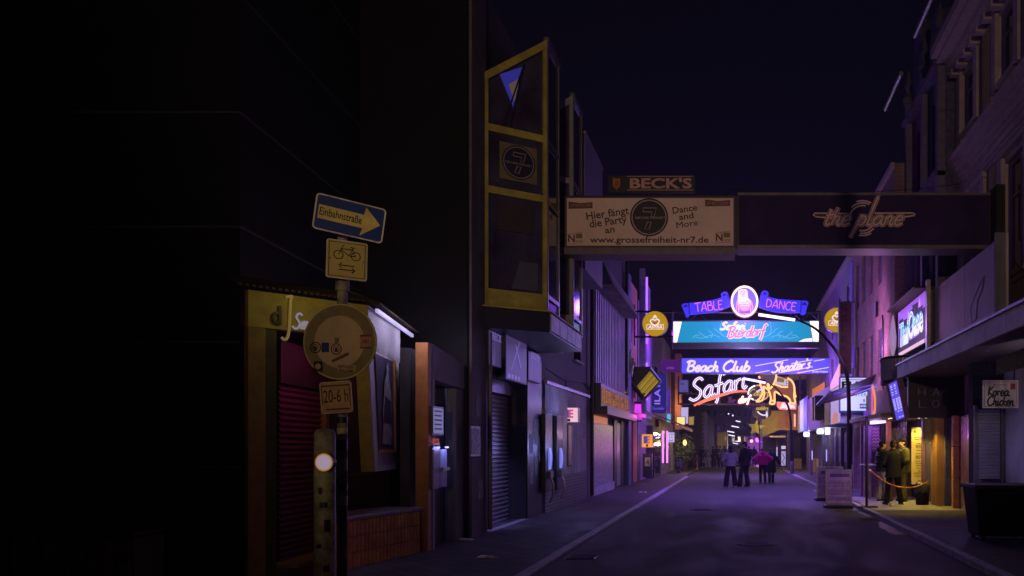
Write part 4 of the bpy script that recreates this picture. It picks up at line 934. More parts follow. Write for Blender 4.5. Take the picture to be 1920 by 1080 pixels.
b = MB(); b.tube([O-YU*.05+XU*rx*1.03*math.cos(2*math.pi*k/56)+ZU*ry*1.02*math.sin(2*math.pi*k/56) for k in range(56)], .045, 8, True); b.build('neon_ring', emit('neon_ring', (255,205,190), 2.2), t)
Q = lambda pts, o: [Z(x,y,.085+o) for x, y in pts]
def layer(name, col, pts, o, k=1.0): MB().prism(Q(pts, o), (0,-.004,0)).build(name, emit(name+'_%d' % int(o*1000), col, k), op)
layer('portrait_skin', (240,150,165), [(690,190),(720,175),(770,170),(820,175),(850,195),(868,260),(860,310),(838,320),(832,250),(818,290),(790,300),(740,295),(722,255),(712,320),(690,310),(682,250)], .0)
layer('portrait_hair', (236,226,250), [(705,85),(740,66),(790,68),(806,92),(812,160),(838,190),(842,215),(800,190),(780,215),(735,205),(712,235),(700,180)], .005)
layer('portrait_face', (250,205,225), [(730,90),(760,78),(782,92),(786,120),(772,150),(752,152),(734,130)], .010)
layer('portrait_top', (225,215,250), [(722,205),(770,222),(815,200),(832,225),(815,252),(770,245),(730,255)], .010)
layer('portrait_shorts', (110,30,120), [(722,300),(760,312),(826,298),(830,330),(795,342),(740,338)], .010)
layer('portrait_skirt', (190,130,40), [(705,322),(745,330),(830,322),(815,340),(760,350),(725,342)], .015)
b = MB()
for pts in ([(733,98),(745,97)],[(765,98),(776,97)],[(750,128),(766,128)],[(724,228),(745,240),(770,232),(800,240),(818,228)],[(692,240),(700,300),(704,328)],[(846,240),(850,290),(846,320)]): b.tube([Z(x,y,.108) for x, y in pts], .014, 5)
b.build('portrait_line', M_ink, op)
lamp('crest_light', W(1396,575,D-1.5), (.40,.15,1), 520, .4)

# ------------------------------------------------------------------ third: beach club board
D = 43.0
t = thing('beach_club_sign', 'long violet blue lit board with white brush lettering and slanted stripes', 'lightbox sign', W(1419,700,D))
MB().pbox(1277,1561,671,701,D+.012,.3).build('housing', mat('board_case', (.05,.05,.16), .4), t)
MB().pbox(1278.5,1559,672,699.5,D,.01).build('face', emit('violet_face', (88,82,238), .98), t)
m_w = emit('board_white', (235,220,255), 1.0)
b = MB(); b.pstroke('Beach', 1288, 1347, 677, 696, D-.01, .058, slant=.18, flat=.25); b.pstroke('Club', 1357, 1405, 676.5, 696, D-.01, .058, slant=.18, flat=.25); b.build('lettering', m_w, t)
b = MB(); b.pstroke("Shooter's", 1447, 1522, 681, 699, D-.01, .045, slant=.45, flat=.25, rot=.13); b.build('lettering', m_w, t)
b = MB()
for x0, y0, x1, y1 in ((1416,685.5,1478,674),(1416,699,1443,694),(1484,681,1523,674.2),(1460,698.5,1524,687),(1495,699,1541,690.5),(1526,676.5,1541,674),(1541,690.5,1558,687.4),(1541,674,1546,673.2)): b.prism([W(x0,y0,D-.004),W(x1,y1,D-.004),W(x1,y1+1.3,D-.004),W(x0,y0+1.3,D-.004)], (0,-.006,0))
b.build('stripe', m_w, t)
b = MB().ptext('Große Freiheit', 1523, 1552, 695, 698.6, D-.004, .006, bold=.01); b.build('lettering', m_w, t)
b = MB()
b.tube(smooth([W(1560,674,D+.1), W(1566,675,D+.1), W(1570,681,D+.1)]), .03, 6); b.tube(smooth([W(1560,697,D+.1), W(1566,697,D+.1), W(1570,690,D+.1)]), .03, 6); b.build('bracket', M_black, t)
lamp('beach_board_light', W(1400,705,D-1.4), (.30,.12,1), 480, .5); lamp('beach_board_light', W(1500,705,D-1.4), (.36,.12,1), 480, .5)

# ------------------------------------------------------------------ fourth: safari neon
D = 54.0
z4 = lambda x, y, o=.0: W(1270+x/8, 700+y/8, D-o)
t = thing('safari_gantry', 'dark lattice frame holding the neon script and elephant over the street', 'gantry', W(1390,760,D))
b = MB()
for y in (738,758): b.tube([W(1272,y,D+.4), W(1505,y-(2 if y<750 else 0),D+.4)], .07, 6)
for px in (1272,1350,1430,1500): b.tube([W(px,705,D+.4), W(px,758,D+.4)], .05, 6)
b.build('frame', mat('gantry_brown', (.10,.06,.06), .6), t)
m_n = emit('neon_white', (232,225,255), 2.0); m_r = emit('neon_red', (255,118,88), 1.3)
t = thing('safari_neon_sign', 'white handwritten neon word rising over a red neon double underline', 'neon sign', W(1345,758,D))
o3 = W(1297,767,D-.1)
b = MB(); b.stroke('Safari', o3, FF, 112*D/FPX, 53*D/FPX, .078, slant=.30, flat=.5, rot=.235, n=8); b.build('lettering', m_n, t)
MB().stroke('Safari', o3-YU*.05, FF, 112*D/FPX, 53*D/FPX, .040, slant=.30, flat=.5, rot=.235, n=6).build('lettering_core', emit('neon_core', (168,150,215), .9), t)
b = MB(); b.stroke('Safari', o3+YU*.08, FF, 112*D/FPX, 53*D/FPX, .145, slant=.30, flat=.2, rot=.235, n=8); b.build('backing', emit('neon_halo', (120,70,95), .5), t)  # neon glow put in as an emissive shape behind the letters
b = MB(); b.tube(smooth([z4(*p,.1) for p in [(250,485),(330,440),(450,385),(580,338),(700,310),(900,272),(1040,270)]]), .075, 6); b.tube(smooth([z4(*p,.1) for p in [(310,470),(420,420),(560,375),(680,330),(770,305)]]), .06, 6); b.build('underline', m_r, t)
t = thing('dorf_neon_sign', 'small glowing white neon syllable beside a dead purple one', 'neon sign', W(1395,758,D))
b = MB(); b.stroke('dorf', z4(930,478,.1), FF, 185/8*D/FPX, 135/8*D/FPX, .055, slant=.35, flat=.6, rot=.08); b.build('lettering', emit('neon_warm_white', (255,225,205), 2.4), t)
b = MB(); b.stroke('Bier', z4(762,435,.1), FF, 120/8*D/FPX, 78/8*D/FPX, .04, slant=.35, flat=.6); b.build('unlit_lettering', emit('dead_purple_glow', (84,40,92), .8), t)  # dead tubes, given a weak emission so their purple shows
MB().stroke('dorf', z4(930,478,.02), FF, 185/8*D/FPX, 135/8*D/FPX, .14, slant=.35, flat=.2, rot=.08).build('backing', emit('neon_orange_halo', (150,55,25), .7), t)  # orange glow round the syllable put in as an emissive shape
# elephant
t = thing('elephant_neon_sign', 'brown elephant outlined in orange neon with a white trimmed saddle cloth', 'neon sign', W(1460,757,D))
body = [(1225,40),(1238,100),(1250,190),(1275,250),(1262,330),(1220,392),(1180,418),(1200,438),(1262,410),(1302,330),(1300,240),(1345,200),(1360,230),(1385,300),(1400,390),(1388,440),(1392,455),(1455,455),(1460,430),(1458,350),(1465,275),(1560,325),(1640,350),(1685,395),(1700,440),(1768,440),(1752,340),(1758,220),(1722,120),(1640,70),(1480,30),(1450,-10),(1400,-40),(1290,-30)]
body = [(x, max(y, 12)) for x, y in body]
MB().prism([z4(x,y,-.05) for x, y in body], (0,.2,0)).build('body', emit('elephant_brown', (128,76,34), .9), t)
MB().prism([z4(*p,-.03) for p in [(1275,40),(1470,20),(1465,95),(1420,165),(1360,150),(1290,120)]], (0,-.03,0)).build('ear', emit('elephant_grey', (88,74,92), .8), t)
b = MB(); m_o = emit('neon_orange', (255,178,112), 1.7)
for pts in ([(1225,40),(1238,100),(1250,190),(1275,250),(1262,330),(1220,392),(1180,418)],[(1180,425),(1262,410),(1302,330),(1298,240),(1285,190)],[(1300,195),(1345,235),(1360,225)],[(1370,150),(1385,230),(1440,170),(1475,90),(1485,20)],[(1352,150),(1362,230),(1390,310),(1404,390),(1388,452),(1455,452),(1458,350),(1468,275),(1560,325),(1640,350),(1688,398),(1702,440),(1768,440),(1752,340),(1758,220),(1722,120),(1650,70)],[(1752,180),(1762,300),(1780,360)],[(1400,410),(1450,410)],[(1440,150),(1560,200),(1660,205)]):
    b.tube(smooth([z4(*p,.06) for p in pts], 4), .062, 6)
b.build('neon_outline', m_o, t)
MB().prism([z4(*p,-.01) for p in [(1490,40),(1665,100),(1660,205),(1450,150)]], (0,-.02,0)).build('saddle_cloth', emit('cloth_white', (205,190,210), .9), t)
MB().prism([z4(*p,.02) for p in [(1500,55),(1605,85),(1598,140),(1490,125)]], (0,-.02,0)).build('saddle_panel', emit('cloth_olive', (128,110,30), .9), t)
b = MB()
for x, y in ((1475,150),(1510,165),(1545,178),(1580,185),(1615,190),(1640,185),(1640,150),(1642,120)): b.ell(z4(x,y,.03), .035, .02, .05, 8, 5)
b.build('saddle_scallop', M_ink, t)
# circular neon behind trunk
t = thing('round_script_neon', 'yellowish neon script inside a broken white and orange neon circle', 'neon sign', W(1422,757,D))
Ocirc = z4(1218,295,-.15)
MB().disc(Ocirc+YU*.1, FF, 158/8*D/FPX, .05, 40, 118/8*D/FPX).build('backing', mat('neon_backing_olive', (.07,.06,.02), .6), t)
b = MB().ring(Ocirc, FF, 165/8*D/FPX, .09, .06, 40, 125/8*D/FPX, 1.9, 4.2); b.build('neon_arc', m_n, t)
b = MB().ring(Ocirc, FF, 165/8*D/FPX, .09, .06, 40, 125/8*D/FPX, 4.3, 6.0); b.ring(Ocirc, FF, 165/8*D/FPX, .09, .06, 40, 125/8*D/FPX, .6, 1.8); b.build('neon_arc', emit('neon_peach', (225,150,100), 1.0), t)
b = MB(); b.stroke('Colibri', z4(1085,332,.0), FF, 290/8*D/FPX, 95/8*D/FPX, .035, slant=.3, flat=.6); b.build('lettering', emit('neon_yellow', (190,165,80), .9), t)
b = MB().prism([z4(*p,.09) for p in [(1180,268),(1290,210),(1295,240),(1195,290)]], (0,-.04,0)); b.build('tusk', emit('tusk_white', (215,200,235), 1.0), t)
# pink lightbox
t = thing('pink_script_lightbox', 'pinkish orange lightbox with pale script under the elephant feet', 'lightbox sign', W(1476,771,D))
MB().prism([z4(*p,-.2) for p in [(1485,420),(1815,440),(1815,550),(1530,550),(1490,500)]], (0,.4,0)).build('housing', M_lampcase, t)
MB().prism([z4(*p,-.18) for p in [(1490,424),(1790,446),(1785,545),(1532,545),(1496,500)]], (0,-.02,0)).build('face', emit('pink_face', (240,128,112), 1.0), t)
b = MB().stroke('Safari', z4(1545,535,-.14), FF, 215/8*D/FPX, 78/8*D/FPX, .07, slant=.3, flat=.3, rot=.0); b.build('lettering', emit('pale_letter', (250,210,225), 1.2), t)
lamp('safari_light', W(1345,770,D-1.5), (.9,.8,1), 80, .5); lamp('elephant_light', W(1450,775,D-1.5), (1,.5,.25), 120, .5)

# ------------------------------------------------------------------ far near-hand side of the street
t = thing('red_arch_house', 'narrow house with a pinkish red upper wall and a round arched pink doorway', 'house', (-4.66,36,0))
b = MB().wall(Vector((-4.66,34.62,0)), LF, 3.1, 9.0, [(.25,1.6,0,2.85),(.6,1.1,3.9,5.6),(1.8,2.4,3.9,5.6),(.6,1.1,6.3,8.2),(1.8,2.4,6.3,8.2)], .25); b.box(-11,-4.93,34.62,37.72,0,9.0); b.quad((-4.66,34.62,0),(-4.93,34.62,0),(-4.93,34.62,9),(-4.66,34.62,9)); b.build('wall', M_redwall, t)
for z0, z1 in ((3.9,5.6),(6.3,8.2)):
    for a, c in ((.6,1.1),(1.8,2.4)): MB().box(-4.90,-4.86,34.62+a,34.62+c,z0,z1).build('window', M_glass, t)
arch = [(-.65,0),(.65,0)]+[(.65*math.cos(k*math.pi/12), 2.15+.65*math.sin(k*math.pi/12)) for k in range(13)]
MB().flat(arch, Vector((-4.90,35.55,0)), LF, .06).build('arched_door', mat('pink_door', (.45,.10,.22), .6), t)
MB().box(-4.90,-4.80,34.95,36.15,.0,1.0).build('door_base', mat('rust_base', (.22,.07,.04), .6), t)
b = MB().prism([(-4.66,34.7,3.02),(-3.9,34.7,2.90),(-3.9,36.9,2.90),(-4.66,36.9,3.02)], (0,0,.16)); b.build('ledge', M_kerb, t)
t = thing('purple_light_house', 'tall house front with a bright upright violet light strip', 'house', (-4.6,41,0))
b = MB().box(-11,-4.62,37.74,57,0,8.6); b.build('wall', M_purple, t)
b = MB()
for i in range(4): b.box(-4.618,-4.55,42+3.2*i,43.1+3.2*i,4.2,6.2)
build_each(b, 'window', M_glass, t)
MB().box(-4.60,-4.3,40.5,40.9,3.6,8.5).build('pier', M_purple, t)
for z0, z1 in ((3.9,5.7),(6.6,9.8)): MB().tube([(-4.28,38.4,z0),(-4.28,38.4,z1)], .05, 8).build('light_strip', emit('violet_tube_%d' % int(z0), (150,90,255), 2.0), t)
MB().box(-4.62,-4.35,38.3,38.37,3.4,10.2).build('strip_fin', M_purple, t) 
MB().box(-4.618,-4.32,38.6,40.4,3.4,9.6).build('recess_panel', mat('lilac_panel', (.40,.30,.50), .6), t)
lamp('violet_strip_light', (-3.9,39.0,7.2), (.40,.03,1), 110, .1); lamp('violet_strip_light', (-3.9,39.0,4.6), (.40,.03,1), 80, .1)
t = thing('orange_pier_house', 'far house with an orange lit corner pier and dark shop fronts', 'house', (-4.2,58,0))
MB().box(-11,-4.35,57.02,62,0,8.2).build('wall', M_dark, t)
MB().box(-4.35,-3.9,57.0,58.2,2.9,8.3).build('pier', mat('pier_plaster', (.5,.3,.2), .8), t)
lamp('pier_uplight', W(1276,762,56.0), (1,.36,.08), 60, .1)
# projecting signs on that side
def panel(name, lab, cat, p0, p1, ya, yb, d, face, th=.12, case=None, group=None):
    t = thing(name, lab, cat, W((p0+p1)/2,yb,d), group)
    MB().pbox(p0,p1,ya,yb,d+.006,th).build('housing', case or M_lampcase, t)
    a = W(p0,yb,d); c = W(p1,ya,d); e = min(.03, (c.x-a.x)*.06)
    MB().box(a.x+e,c.x-e,d-.004,d+.005,a.z+e,c.z-e).build('face', face, t)
    return t
def vtext(t, s, px0, px1, ya, yb, d, m, bold=.01, name='lettering'):   # reading upwards
    a = W(px1,yb,d-.006); c = W(px0,ya,d); b = MB().text(s, a, (ZU,-XU), (c.z-a.z), (a.x-c.x), .006, bold); b.build(name, m, t)
t = panel('upright_blue_banner', 'upright dark blue banner sign with lilac letters reading upwards', 'banner sign', 1222, 1250, 700, 775, 38.5, emit('banner_blue', (34,22,120), .85), th=.15)
vtext(t, 'ILAY', 1227, 1238, 717, 758, 38.5, emit('banner_letter', (150,130,235), .9), .012)
b = MB().ptext('Karaokebar', 1224, 1246, 763, 768, 38.49, .006); b.build('lettering', emit('banner_small', (120,100,220), .9), t)
t = panel('purple_board_sign', 'dim purple board sign with a tiny word beside the beach board', 'sign', 1239, 1277, 674, 698, 41.5, emit('dim_purple', (62,8,84), .8), th=.15)
b = MB().ptext('ASTRA', 1249, 1264, 688, 692, 41.49, .006, bold=.01); b.build('lettering', emit('dim_purple_letter', (140,80,180), .9), t)
panel('muted_lilac_sign', 'muted lilac upright board behind the upright blue banner', 'sign', 1244, 1257, 729, 774, 41, emit('muted_lilac', (62,40,140), .7))
# tilted striped light panel
t = thing('striped_stage_panel', 'dark box tilted forward showing golden diagonal stripes on its lit underside', 'lightbox sign', W(1214,742,35.8))
d = 35.8; z8 = lambda x, y, o=0.: W(1170+x/7.2, 640+y/7.2, d-o)
MB().prism([z8(*p) for p in [(125,345),(365,340),(505,520),(265,790),(110,650)]], (0,.55,0)).build('housing', M_black, t)
MB().prism([z8(*p,.002) for p in [(368,345),(500,522),(488,530),(356,362)]], (0,-.02,0)).build('trim', emit('trim_blue', (120,110,225), .8), t)
MB().prism([z8(*p,.002) for p in [(355,390),(465,530),(270,740),(140,640)]], (0,-.01,0)).build('face', emit('panel_maroon', (58,22,40), .8), t)
b = MB()
for k in range(9):
    f = k/8; x0, y0 = 150+120*f, 640+95*f; x1, y1 = 352+105*f, 405+125*f; w = 5+3*((k*7)%3)
    s0 = .04*((k*5)%4); x0 += (x1-x0)*s0; y0 += (y1-y0)*s0
    b.prism([z8(x0,y0,.014), z8(x0+w,y0+w,.014), z8(x1+w,y1+w,.014), z8(x1,y1,.014)], (0,-.006,0))
b.build('stripe', emit('stripe_gold', (178,150,30), .9), t)
b = MB().tube([W(1177,690,35.6), W(1190,728,35.8)], .06, 6); b.tube([W(1172,700,35.6), W(1206,748,35.8)], .1, 6); b.build('arm', M_black, t)
t = thing('hanging_white_flag', 'pale drooping flag on a pole above the pink arched doorway', 'flag', W(1182,707,34.0))
MB().tube([W(1172,690,34.0), W(1184,655,34.0)], .025, 6).build('pole', M_steel, t)
fl = MB(); pts = [((1180,655),(1190,676)),((1178,668),(1189,686)),((1177,682),(1187,695)),((1176,692),(1186,707))]
P4 = [[W(a[0]+(c[0]-a[0])*k/6, a[1]+(c[1]-a[1])*k/6, 34.0+.08*math.sin(k*1.9+i)) for k in range(7)] for i, (a, c) in enumerate(pts)]
for i in range(3):
    for k in range(6): fl.quad(P4[i][k],P4[i][k+1],P4[i+1][k+1],P4[i+1][k])
o = fl.build('cloth', mat('flag_cloth', (.6,.58,.62), .9), t, True); o.modifiers.new('thickness', 'SOLIDIFY').thickness = .006
t = thing('pink_star_neon', 'magenta neon star burst on the wall over the pink arch', 'neon sign', W(1196,790,35.5))
cS = W(1196,773,35.0); MB().pbox(1189,1203,753,791,35.1,.08).build('backing', M_black, t)
b = MB()
for k in range(9): a_ = -.9+k*.225; b.tube([cS+ZU*.36+XU*.03*(k-4), cS+XU*math.sin(a_)*.2+ZU*(-.35+.05*(k%2))], .018, 5)
b.build('neon_ray', emit('magenta_neon', (205,60,225), 1.2), t)
lamp('magenta_star_light', cS+Vector((.3,-.6,-.2)), (1,.08,.8), 12, .1)
ecash('cash_point_sign', 'orange lit cash point sign over the dark blue poster column', 1203, 1224, 814, 839, 38.0, emit('orange_face', (240,160,60), .95), bracket=-4.6)
lamp('orange_sign_light', W(1213,845,37.6), (1,.5,.1), 6, .1)
t = thing('poster_column', 'dark blue cabinet with a white rhombus poster under the orange sign', 'cabinet', W(1213,895,38.2))
MB().pbox(1205,1222,851,895,38.2,.5).build('cabinet', mat('cabinet_blue', (.03,.03,.10), .5), t)
b = MB().pbox(1209,1219,858,874,38.19,.008); b.build('poster', mat('cabinet_poster', (.5,.5,.6), .5), t)
b = MB().ptext('4', 1211,1217,860,872,38.18,.006); b.build('poster_mark', M_ink, t)
t = thing('pink_tube_doorway', 'shop doorway edged by two upright pink light tubes', 'doorway', W(1247,880,41.5))
MB().box(-4.61,-4.3,41.2,45.5,0,2.75).build('surround', M_dark, t)
for i, px in enumerate((1243,1251)): MB().tube([W(px,808,41.1-i*.0), W(px,868,41.1)], .045, 8).build('light_tube', emit('pink_tube_%d' % i, (228,120,255), 1.8), t)
MB().box(-4.28,-4.24,41.4,44.9,.05,2.4).build('shop_glass', M_glass, t)
lamp('pink_tube_light', W(1250,840,40.4), (1,.25,1), 25, .2)
t = panel('white_word_sign', 'small white lit sign with dark words beside the pink tubes', 'lightbox sign', 1252, 1265, 810, 830, 42.5, emit('word_white', (205,190,235), .95))
b = MB().ptext('LIVE', 1254,1263,812,816.5,42.49,.006); b.ptext('LA', 1255,1262,818,822,42.49,.006); b.ptext('BAR', 1254,1263,824,828,42.49,.006); b.build('lettering', M_ink, t)
t = panel('yellow_lightbox', 'warm yellow lit box sign hanging under the awning lamps', 'lightbox sign', 1268, 1285, 781, 797, 46, emit('warm_yellow', (255,225,130), 1.1), th=.3)
panel('yellow_lightbox', 'small amber lit box to the outside of the warm yellow box', 'lightbox sign', 1291, 1301, 781, 797, 47, emit('amber_small', (170,135,40), .9), th=.3)
panel('white_upright_sign', 'white lit upright sign above the warm yellow box', 'lightbox sign', 1276, 1291, 763, 795, 48, emit('lilac_white', (190,180,225), .9))
t = panel('pale_notice_sign', 'pale lilac notice board beside the neon script', 'sign', 1273, 1291, 712, 736, 50, emit('notice_lilac', (90,84,155), .8)); b = MB().ptext('36', 1275,1282,717,722,49.99,.006); b.ptext('Freiheit', 1279,1288,731,733,49.99,.006); b.build('lettering', M_ink, t)
panel('cyan_corner_sign', 'small cyan lit shield sign under the lilac board', 'lightbox sign', 1250, 1258, 776, 792, 43, emit('cyan_small', (90,190,225), .9))
t = thing('shop_awning', 'sloping dark red awning with gold edging over the far shop fronts', 'awning', (-3.6,46,3.2))
b = MB().hexa([(-4.4,42.5,3.35),(-2.9,42.5,2.8),(-2.9,53,2.8),(-4.4,53,3.35),(-4.4,42.5,3.42),(-2.9,42.5,2.87),(-2.9,53,2.87),(-4.4,53,3.42)]); b.build('canvas', mat('awning_red', (.22,.05,.05), .8), t)
MB().box(-2.93,-2.88,42.5,53,2.66,2.78).build('edging', mat('awning_gold', (.45,.34,.10), .6), t)
lamp('awning_light', (-3.6,46.0,2.6), (1,.7,.25), 40, .1); lamp('awning_light', (-3.3,51,2.5), (1,.7,.25), 40, .1)
t = thing('shop_front_row', 'row of narrow lit shop windows between dark posts under the awning', 'shop front', (-4.4,49,0))
MB().box(-4.60,-4.40,45.6,56,0,3.2).build('front', M_wood, t)
b = MB()
for i in range(6): b.box(-4.39,-4.36,46+1.6*i,47.0+1.6*i,.5,2.4)
build_each(b, 'window', emit('shop_glow', (58,40,52), .6), t)
b = MB()
for i in range(7): b.box(-4.39,-4.25,45.65+1.6*i,45.85+1.6*i,.0,2.6)
build_each(b, 'post', M_steel, t)
t = thing('potted_bush', 'leafy potted bush lit from within beside the rope posts', 'plant', (-3.5,54,0))
MB().lathe([(.22,0),(.3,.5),(.32,.55),(.28,.55)], (-3.5,54,0), 14).build('pot', M_wood, t)
b = MB(); rnd = random.Random(3)
for k in range(520):
    v = Vector((rnd.gauss(0,1),rnd.gauss(0,1),rnd.gauss(0,1))).normalized()*rnd.uniform(.3,1)**.5
    c = Vector((-3.5,54,1.55))+Vector((v.x*.75,v.y*.75,v.z*1.05))
    a_ = Vector((rnd.gauss(0,1),rnd.gauss(0,1),rnd.gauss(0,1))).normalized()*.13; e_ = a_.orthogonal().normalized()*.05
    b.quad(c-a_,c+e_,c+a_,c-e_)
for k in range(5): b.tube([(-3.5,54,.5),(-3.5+.25*math.cos(k*1.3),54+.25*math.sin(k*1.3),1.6)], .025, 5)
b.build('foliage', mat('leaf_green', (.07,.10,.03), .6), t)
t = thing('wall_lantern', 'small warm glowing lantern beside the leafy bush', 'lantern', W(1284,828,53.2))
MB().ell(W(1284,830,53.1), .13, .13, .2, 12, 8).build('globe', emit('lantern_glow', (255,205,120), 2.0), t, True); MB().box(-4.4,W(1284,0,53.1).x,53.08,53.12,W(0,822,53.1).z,W(0,821,53.1).z).build('arm', M_black, t)
lamp('lantern_light', W(1286,833,52.6), (1,.7,.3), 30, .1)
# ------------------------------------------------------------------ across the street, near to far
def window_r(t, X, y0, y1, z0, z1, rev=.18, mf=None, sill=True, cross=True):
    mf = mf or M_mould; f = .07
    w = MB(); w.box(X+rev-.07, X+rev, y0, y0+f, z0, z1); w.box(X+rev-.07, X+rev, y1-f, y1, z0, z1); w.box(X+rev-.07, X+rev, y0+f, y1-f, z0, z0+f); w.box(X+rev-.07, X+rev, y0+f, y1-f, z1-f, z1)
    if cross: w.box(X+rev-.065, X+rev-.005, (y0+y1)/2-.025, (y0+y1)/2+.025, z0+f, z1-f); w.box(X+rev-.064, X+rev-.006, y0+f, (y0+y1)/2-.026, z0+(z1-z0)*.68, z0+(z1-z0)*.68+.05); w.box(X+rev-.064, X+rev-.006, (y0+y1)/2+.026, y1-f, z0+(z1-z0)*.68, z0+(z1-z0)*.68+.05)
    o = w.build('window', mf, t)
    MB().box(X+rev-.035, X+rev-.03, y0+f, y1-f, z0+f, z1-f).build('pane', M_glass, o)
    if sill: MB().box(X-.10, X+.05, y0-.08, y1+.08, z0-.10, z0-.004).build('sill', M_mould, o)
    return o
def rwall(X, y0, y1, zt, holes, rev=.18, back=5):
    O = Vector((X, y1, 0)); b = MB().wall(O, RF, y1-y0, zt, [(y1-d, y1-c, e, f) for c, d, e, f in holes], rev)
    b.box(X+rev+.002, X+back, y0, y1, 0, zt); b.quad((X,y0,0),(X+rev+.002,y0,0),(X+rev+.002,y0,zt),(X,y0,zt)); b.quad((X,y1,0),(X+rev+.002,y1,0),(X+rev+.002,y1,zt),(X,y1,zt)); b.quad((X,y0,zt),(X+rev+.002,y0,zt),(X+rev+.002,y1,zt),(X,y1,zt)); return b
# cornice house
X1 = 5.8
t = thing('cornice_house', 'pale stucco house with heavy mouldings, tall windows and a deep string course', 'house', (X1,14,0))
hol = []
for y0 in (19.3, 16.5, 13.7, 10.9): hol += [(y0,y0+1.15,9.62,11.15),(y0-.55,y0+.75,5.3,7.75)]
rwall(X1, 6, 21.0, 12.0, hol).build('wall', M_beige, t)
for h in hol: window_r(t, X1, h[0], h[1], h[2], h[3])
b = MB()
for h in hol:
    for ya, yb in ((h[0]-.26,h[0]-.004),(h[1]+.004,h[1]+.26)): b.box(X1-.09, X1-.002, ya, yb, h[2]-.1, h[3]+.12)
    b.box(X1-.13, X1-.002, h[0]-.32, h[1]+.32, h[3]+.124, h[3]+.26)
build_each(b, 'window_surround', M_mould, t)
b = MB()
for z0, z1, o in ((8.45,8.56,.07),(8.564,8.74,.12),(8.744,8.86,.18),(8.864,9.06,.25),(9.064,9.12,.30)): b.box(X1-o, X1-.003, 6, 20.98, z0, z1)
b.build('string_course', M_mould, t)
b = MB()
for z0, z1, o in ((7.98,8.06,.07),(8.12,8.18,.05),(8.26,8.30,.05)): b.box(X1-o, X1-.003, 6, 20.98, z0, z1)
build_each(b, 'moulding', M_mould, t)
b = MB()
for z0, z1, o in ((11.35,11.5,.12),(11.504,11.7,.3),(11.704,11.82,.55),(11.824,12.05,.7)): b.box(X1-o, X1-.003, 6, 20.98, z0, z1)
for i in range(28): b.box(X1-.28, X1-.003, 6.2+.53*i, 6.4+.53*i, 11.2, 11.345)
b.build('eaves_cornice', M_mould, t)
b = MB()
for y, w_ in ((20.72,.25),(18.3,.3),(15.35,.55),(12.5,.7)): b.box(X1-.07, X1-.002, y-w_, y+w_, 9.13, 11.19)
build_each(b, 'pilaster', M_ochre, t)
MB().box(X1-.05, X1-.002, 17.6, 18.2, 3.8, 7.97).build('pilaster', M_ochre, t)
# ornate dark house
X2 = 5.5
t = thing('ornate_gable_house', 'dark ornate narrow house with tall windows, piers and stepped gables', 'house', (X2,23,0))
hol = [(21.5,22.4,6.0,8.3),(23.4,24.3,6.0,8.3),(21.5,22.4,9.2,11.2),(23.4,24.3,9.2,11.2)]
rwall(X2, 21.02, 25.18, 12.4, hol).build('wall', M_ornate, t)
for h in hol: window_r(t, X2, *h, mf=mat('dark_sash_%d' % int(h[0]*10+h[2]), (.10,.09,.13), .6), sill=True)
b = MB()
for y in (21.15, 22.9, 25.0): b.box(X2-.2, X2-.002, y-.12, y+.12, 3.9, 12.3)
build_each(b, 'pier', mat('pier_violet', (.14,.12,.20), .7), t)
b = MB()
for z in (5.6, 8.8, 11.7): b.box(X2-.3, X2-.003, 21.03, 25.17, z, z+.12)
for y in (21.15, 22.9, 25.0): b.lathe([(.16,12.3),(.2,12.5),(.06,12.7),(.14,12.9),(.02,13.4)], (X2-.1,y,0), 8)
b.build('moulding', M_ornate, t)
b = MB()
for y0, y1, zz in ((21.1,22.8,13.6),(23.0,25.1,14.4)):
    m = (y0+y1)/2; b.prism([(X2-.05,y0,12.4),(X2-.05,y1,12.4),(X2-.05,y1-.35,13.0),(X2-.05,m+.2,zz),(X2-.05,m-.2,zz),(X2-.05,y0+.35,13.0)], (.4,0,0))
build_each(b, 'gable', M_ornate, t)
b = MB()
for y0, y1, xx, zz in ((24.2,26.8,5.0,12.95),(20.4,23.0,5.15,13.45)): b.tube([(xx,y0,zz),(xx,y1,zz)], .07, 8)
build_each(b, 'gutter', M_steel, t)
# brick house
X3 = 5.0
t = thing('pink_brick_house', 'pinkish brick house lit violet, with louvred windows above the awning', 'house', (X3,29,0))
hol = []
for d in (27.4, 29.2, 30.9, 32.5): hol += [(d,d+.85,4.1,5.75),(d,d+.85,7.3,9.2)]
rwall(X3, 25.2, 34.0, 10.6, hol, .14).build('wall', M_brick, t)
for h in hol:
    o = window_r(t, X3, *h, rev=.13, mf=M_ornate, sill=False, cross=False)
    b = MB()
    for k in range(16): z = h[2]+.09+(h[3]-h[2]-.18)*k/16; b.box(X3+.06, X3+.085, h[0]+.08, h[1]-.08, z, z+.06)
    b.build('louvre', M_ornate, o)
MB().box(X3-.10, X3-.002, 28.1, 28.4, 6.25, 6.75).build('wall_box', M_black, t)
b = MB().tube([(X3-.06,26.9,3.6),(X3-.06,26.9,5.9),(X3-.06,27.0,6.1)], .03, 6); b.build('conduit', M_black, t)
MB().box(X3-.12, X3-.002, 25.2, 34, 10.45, 10.62).build('coping', M_mould, t)
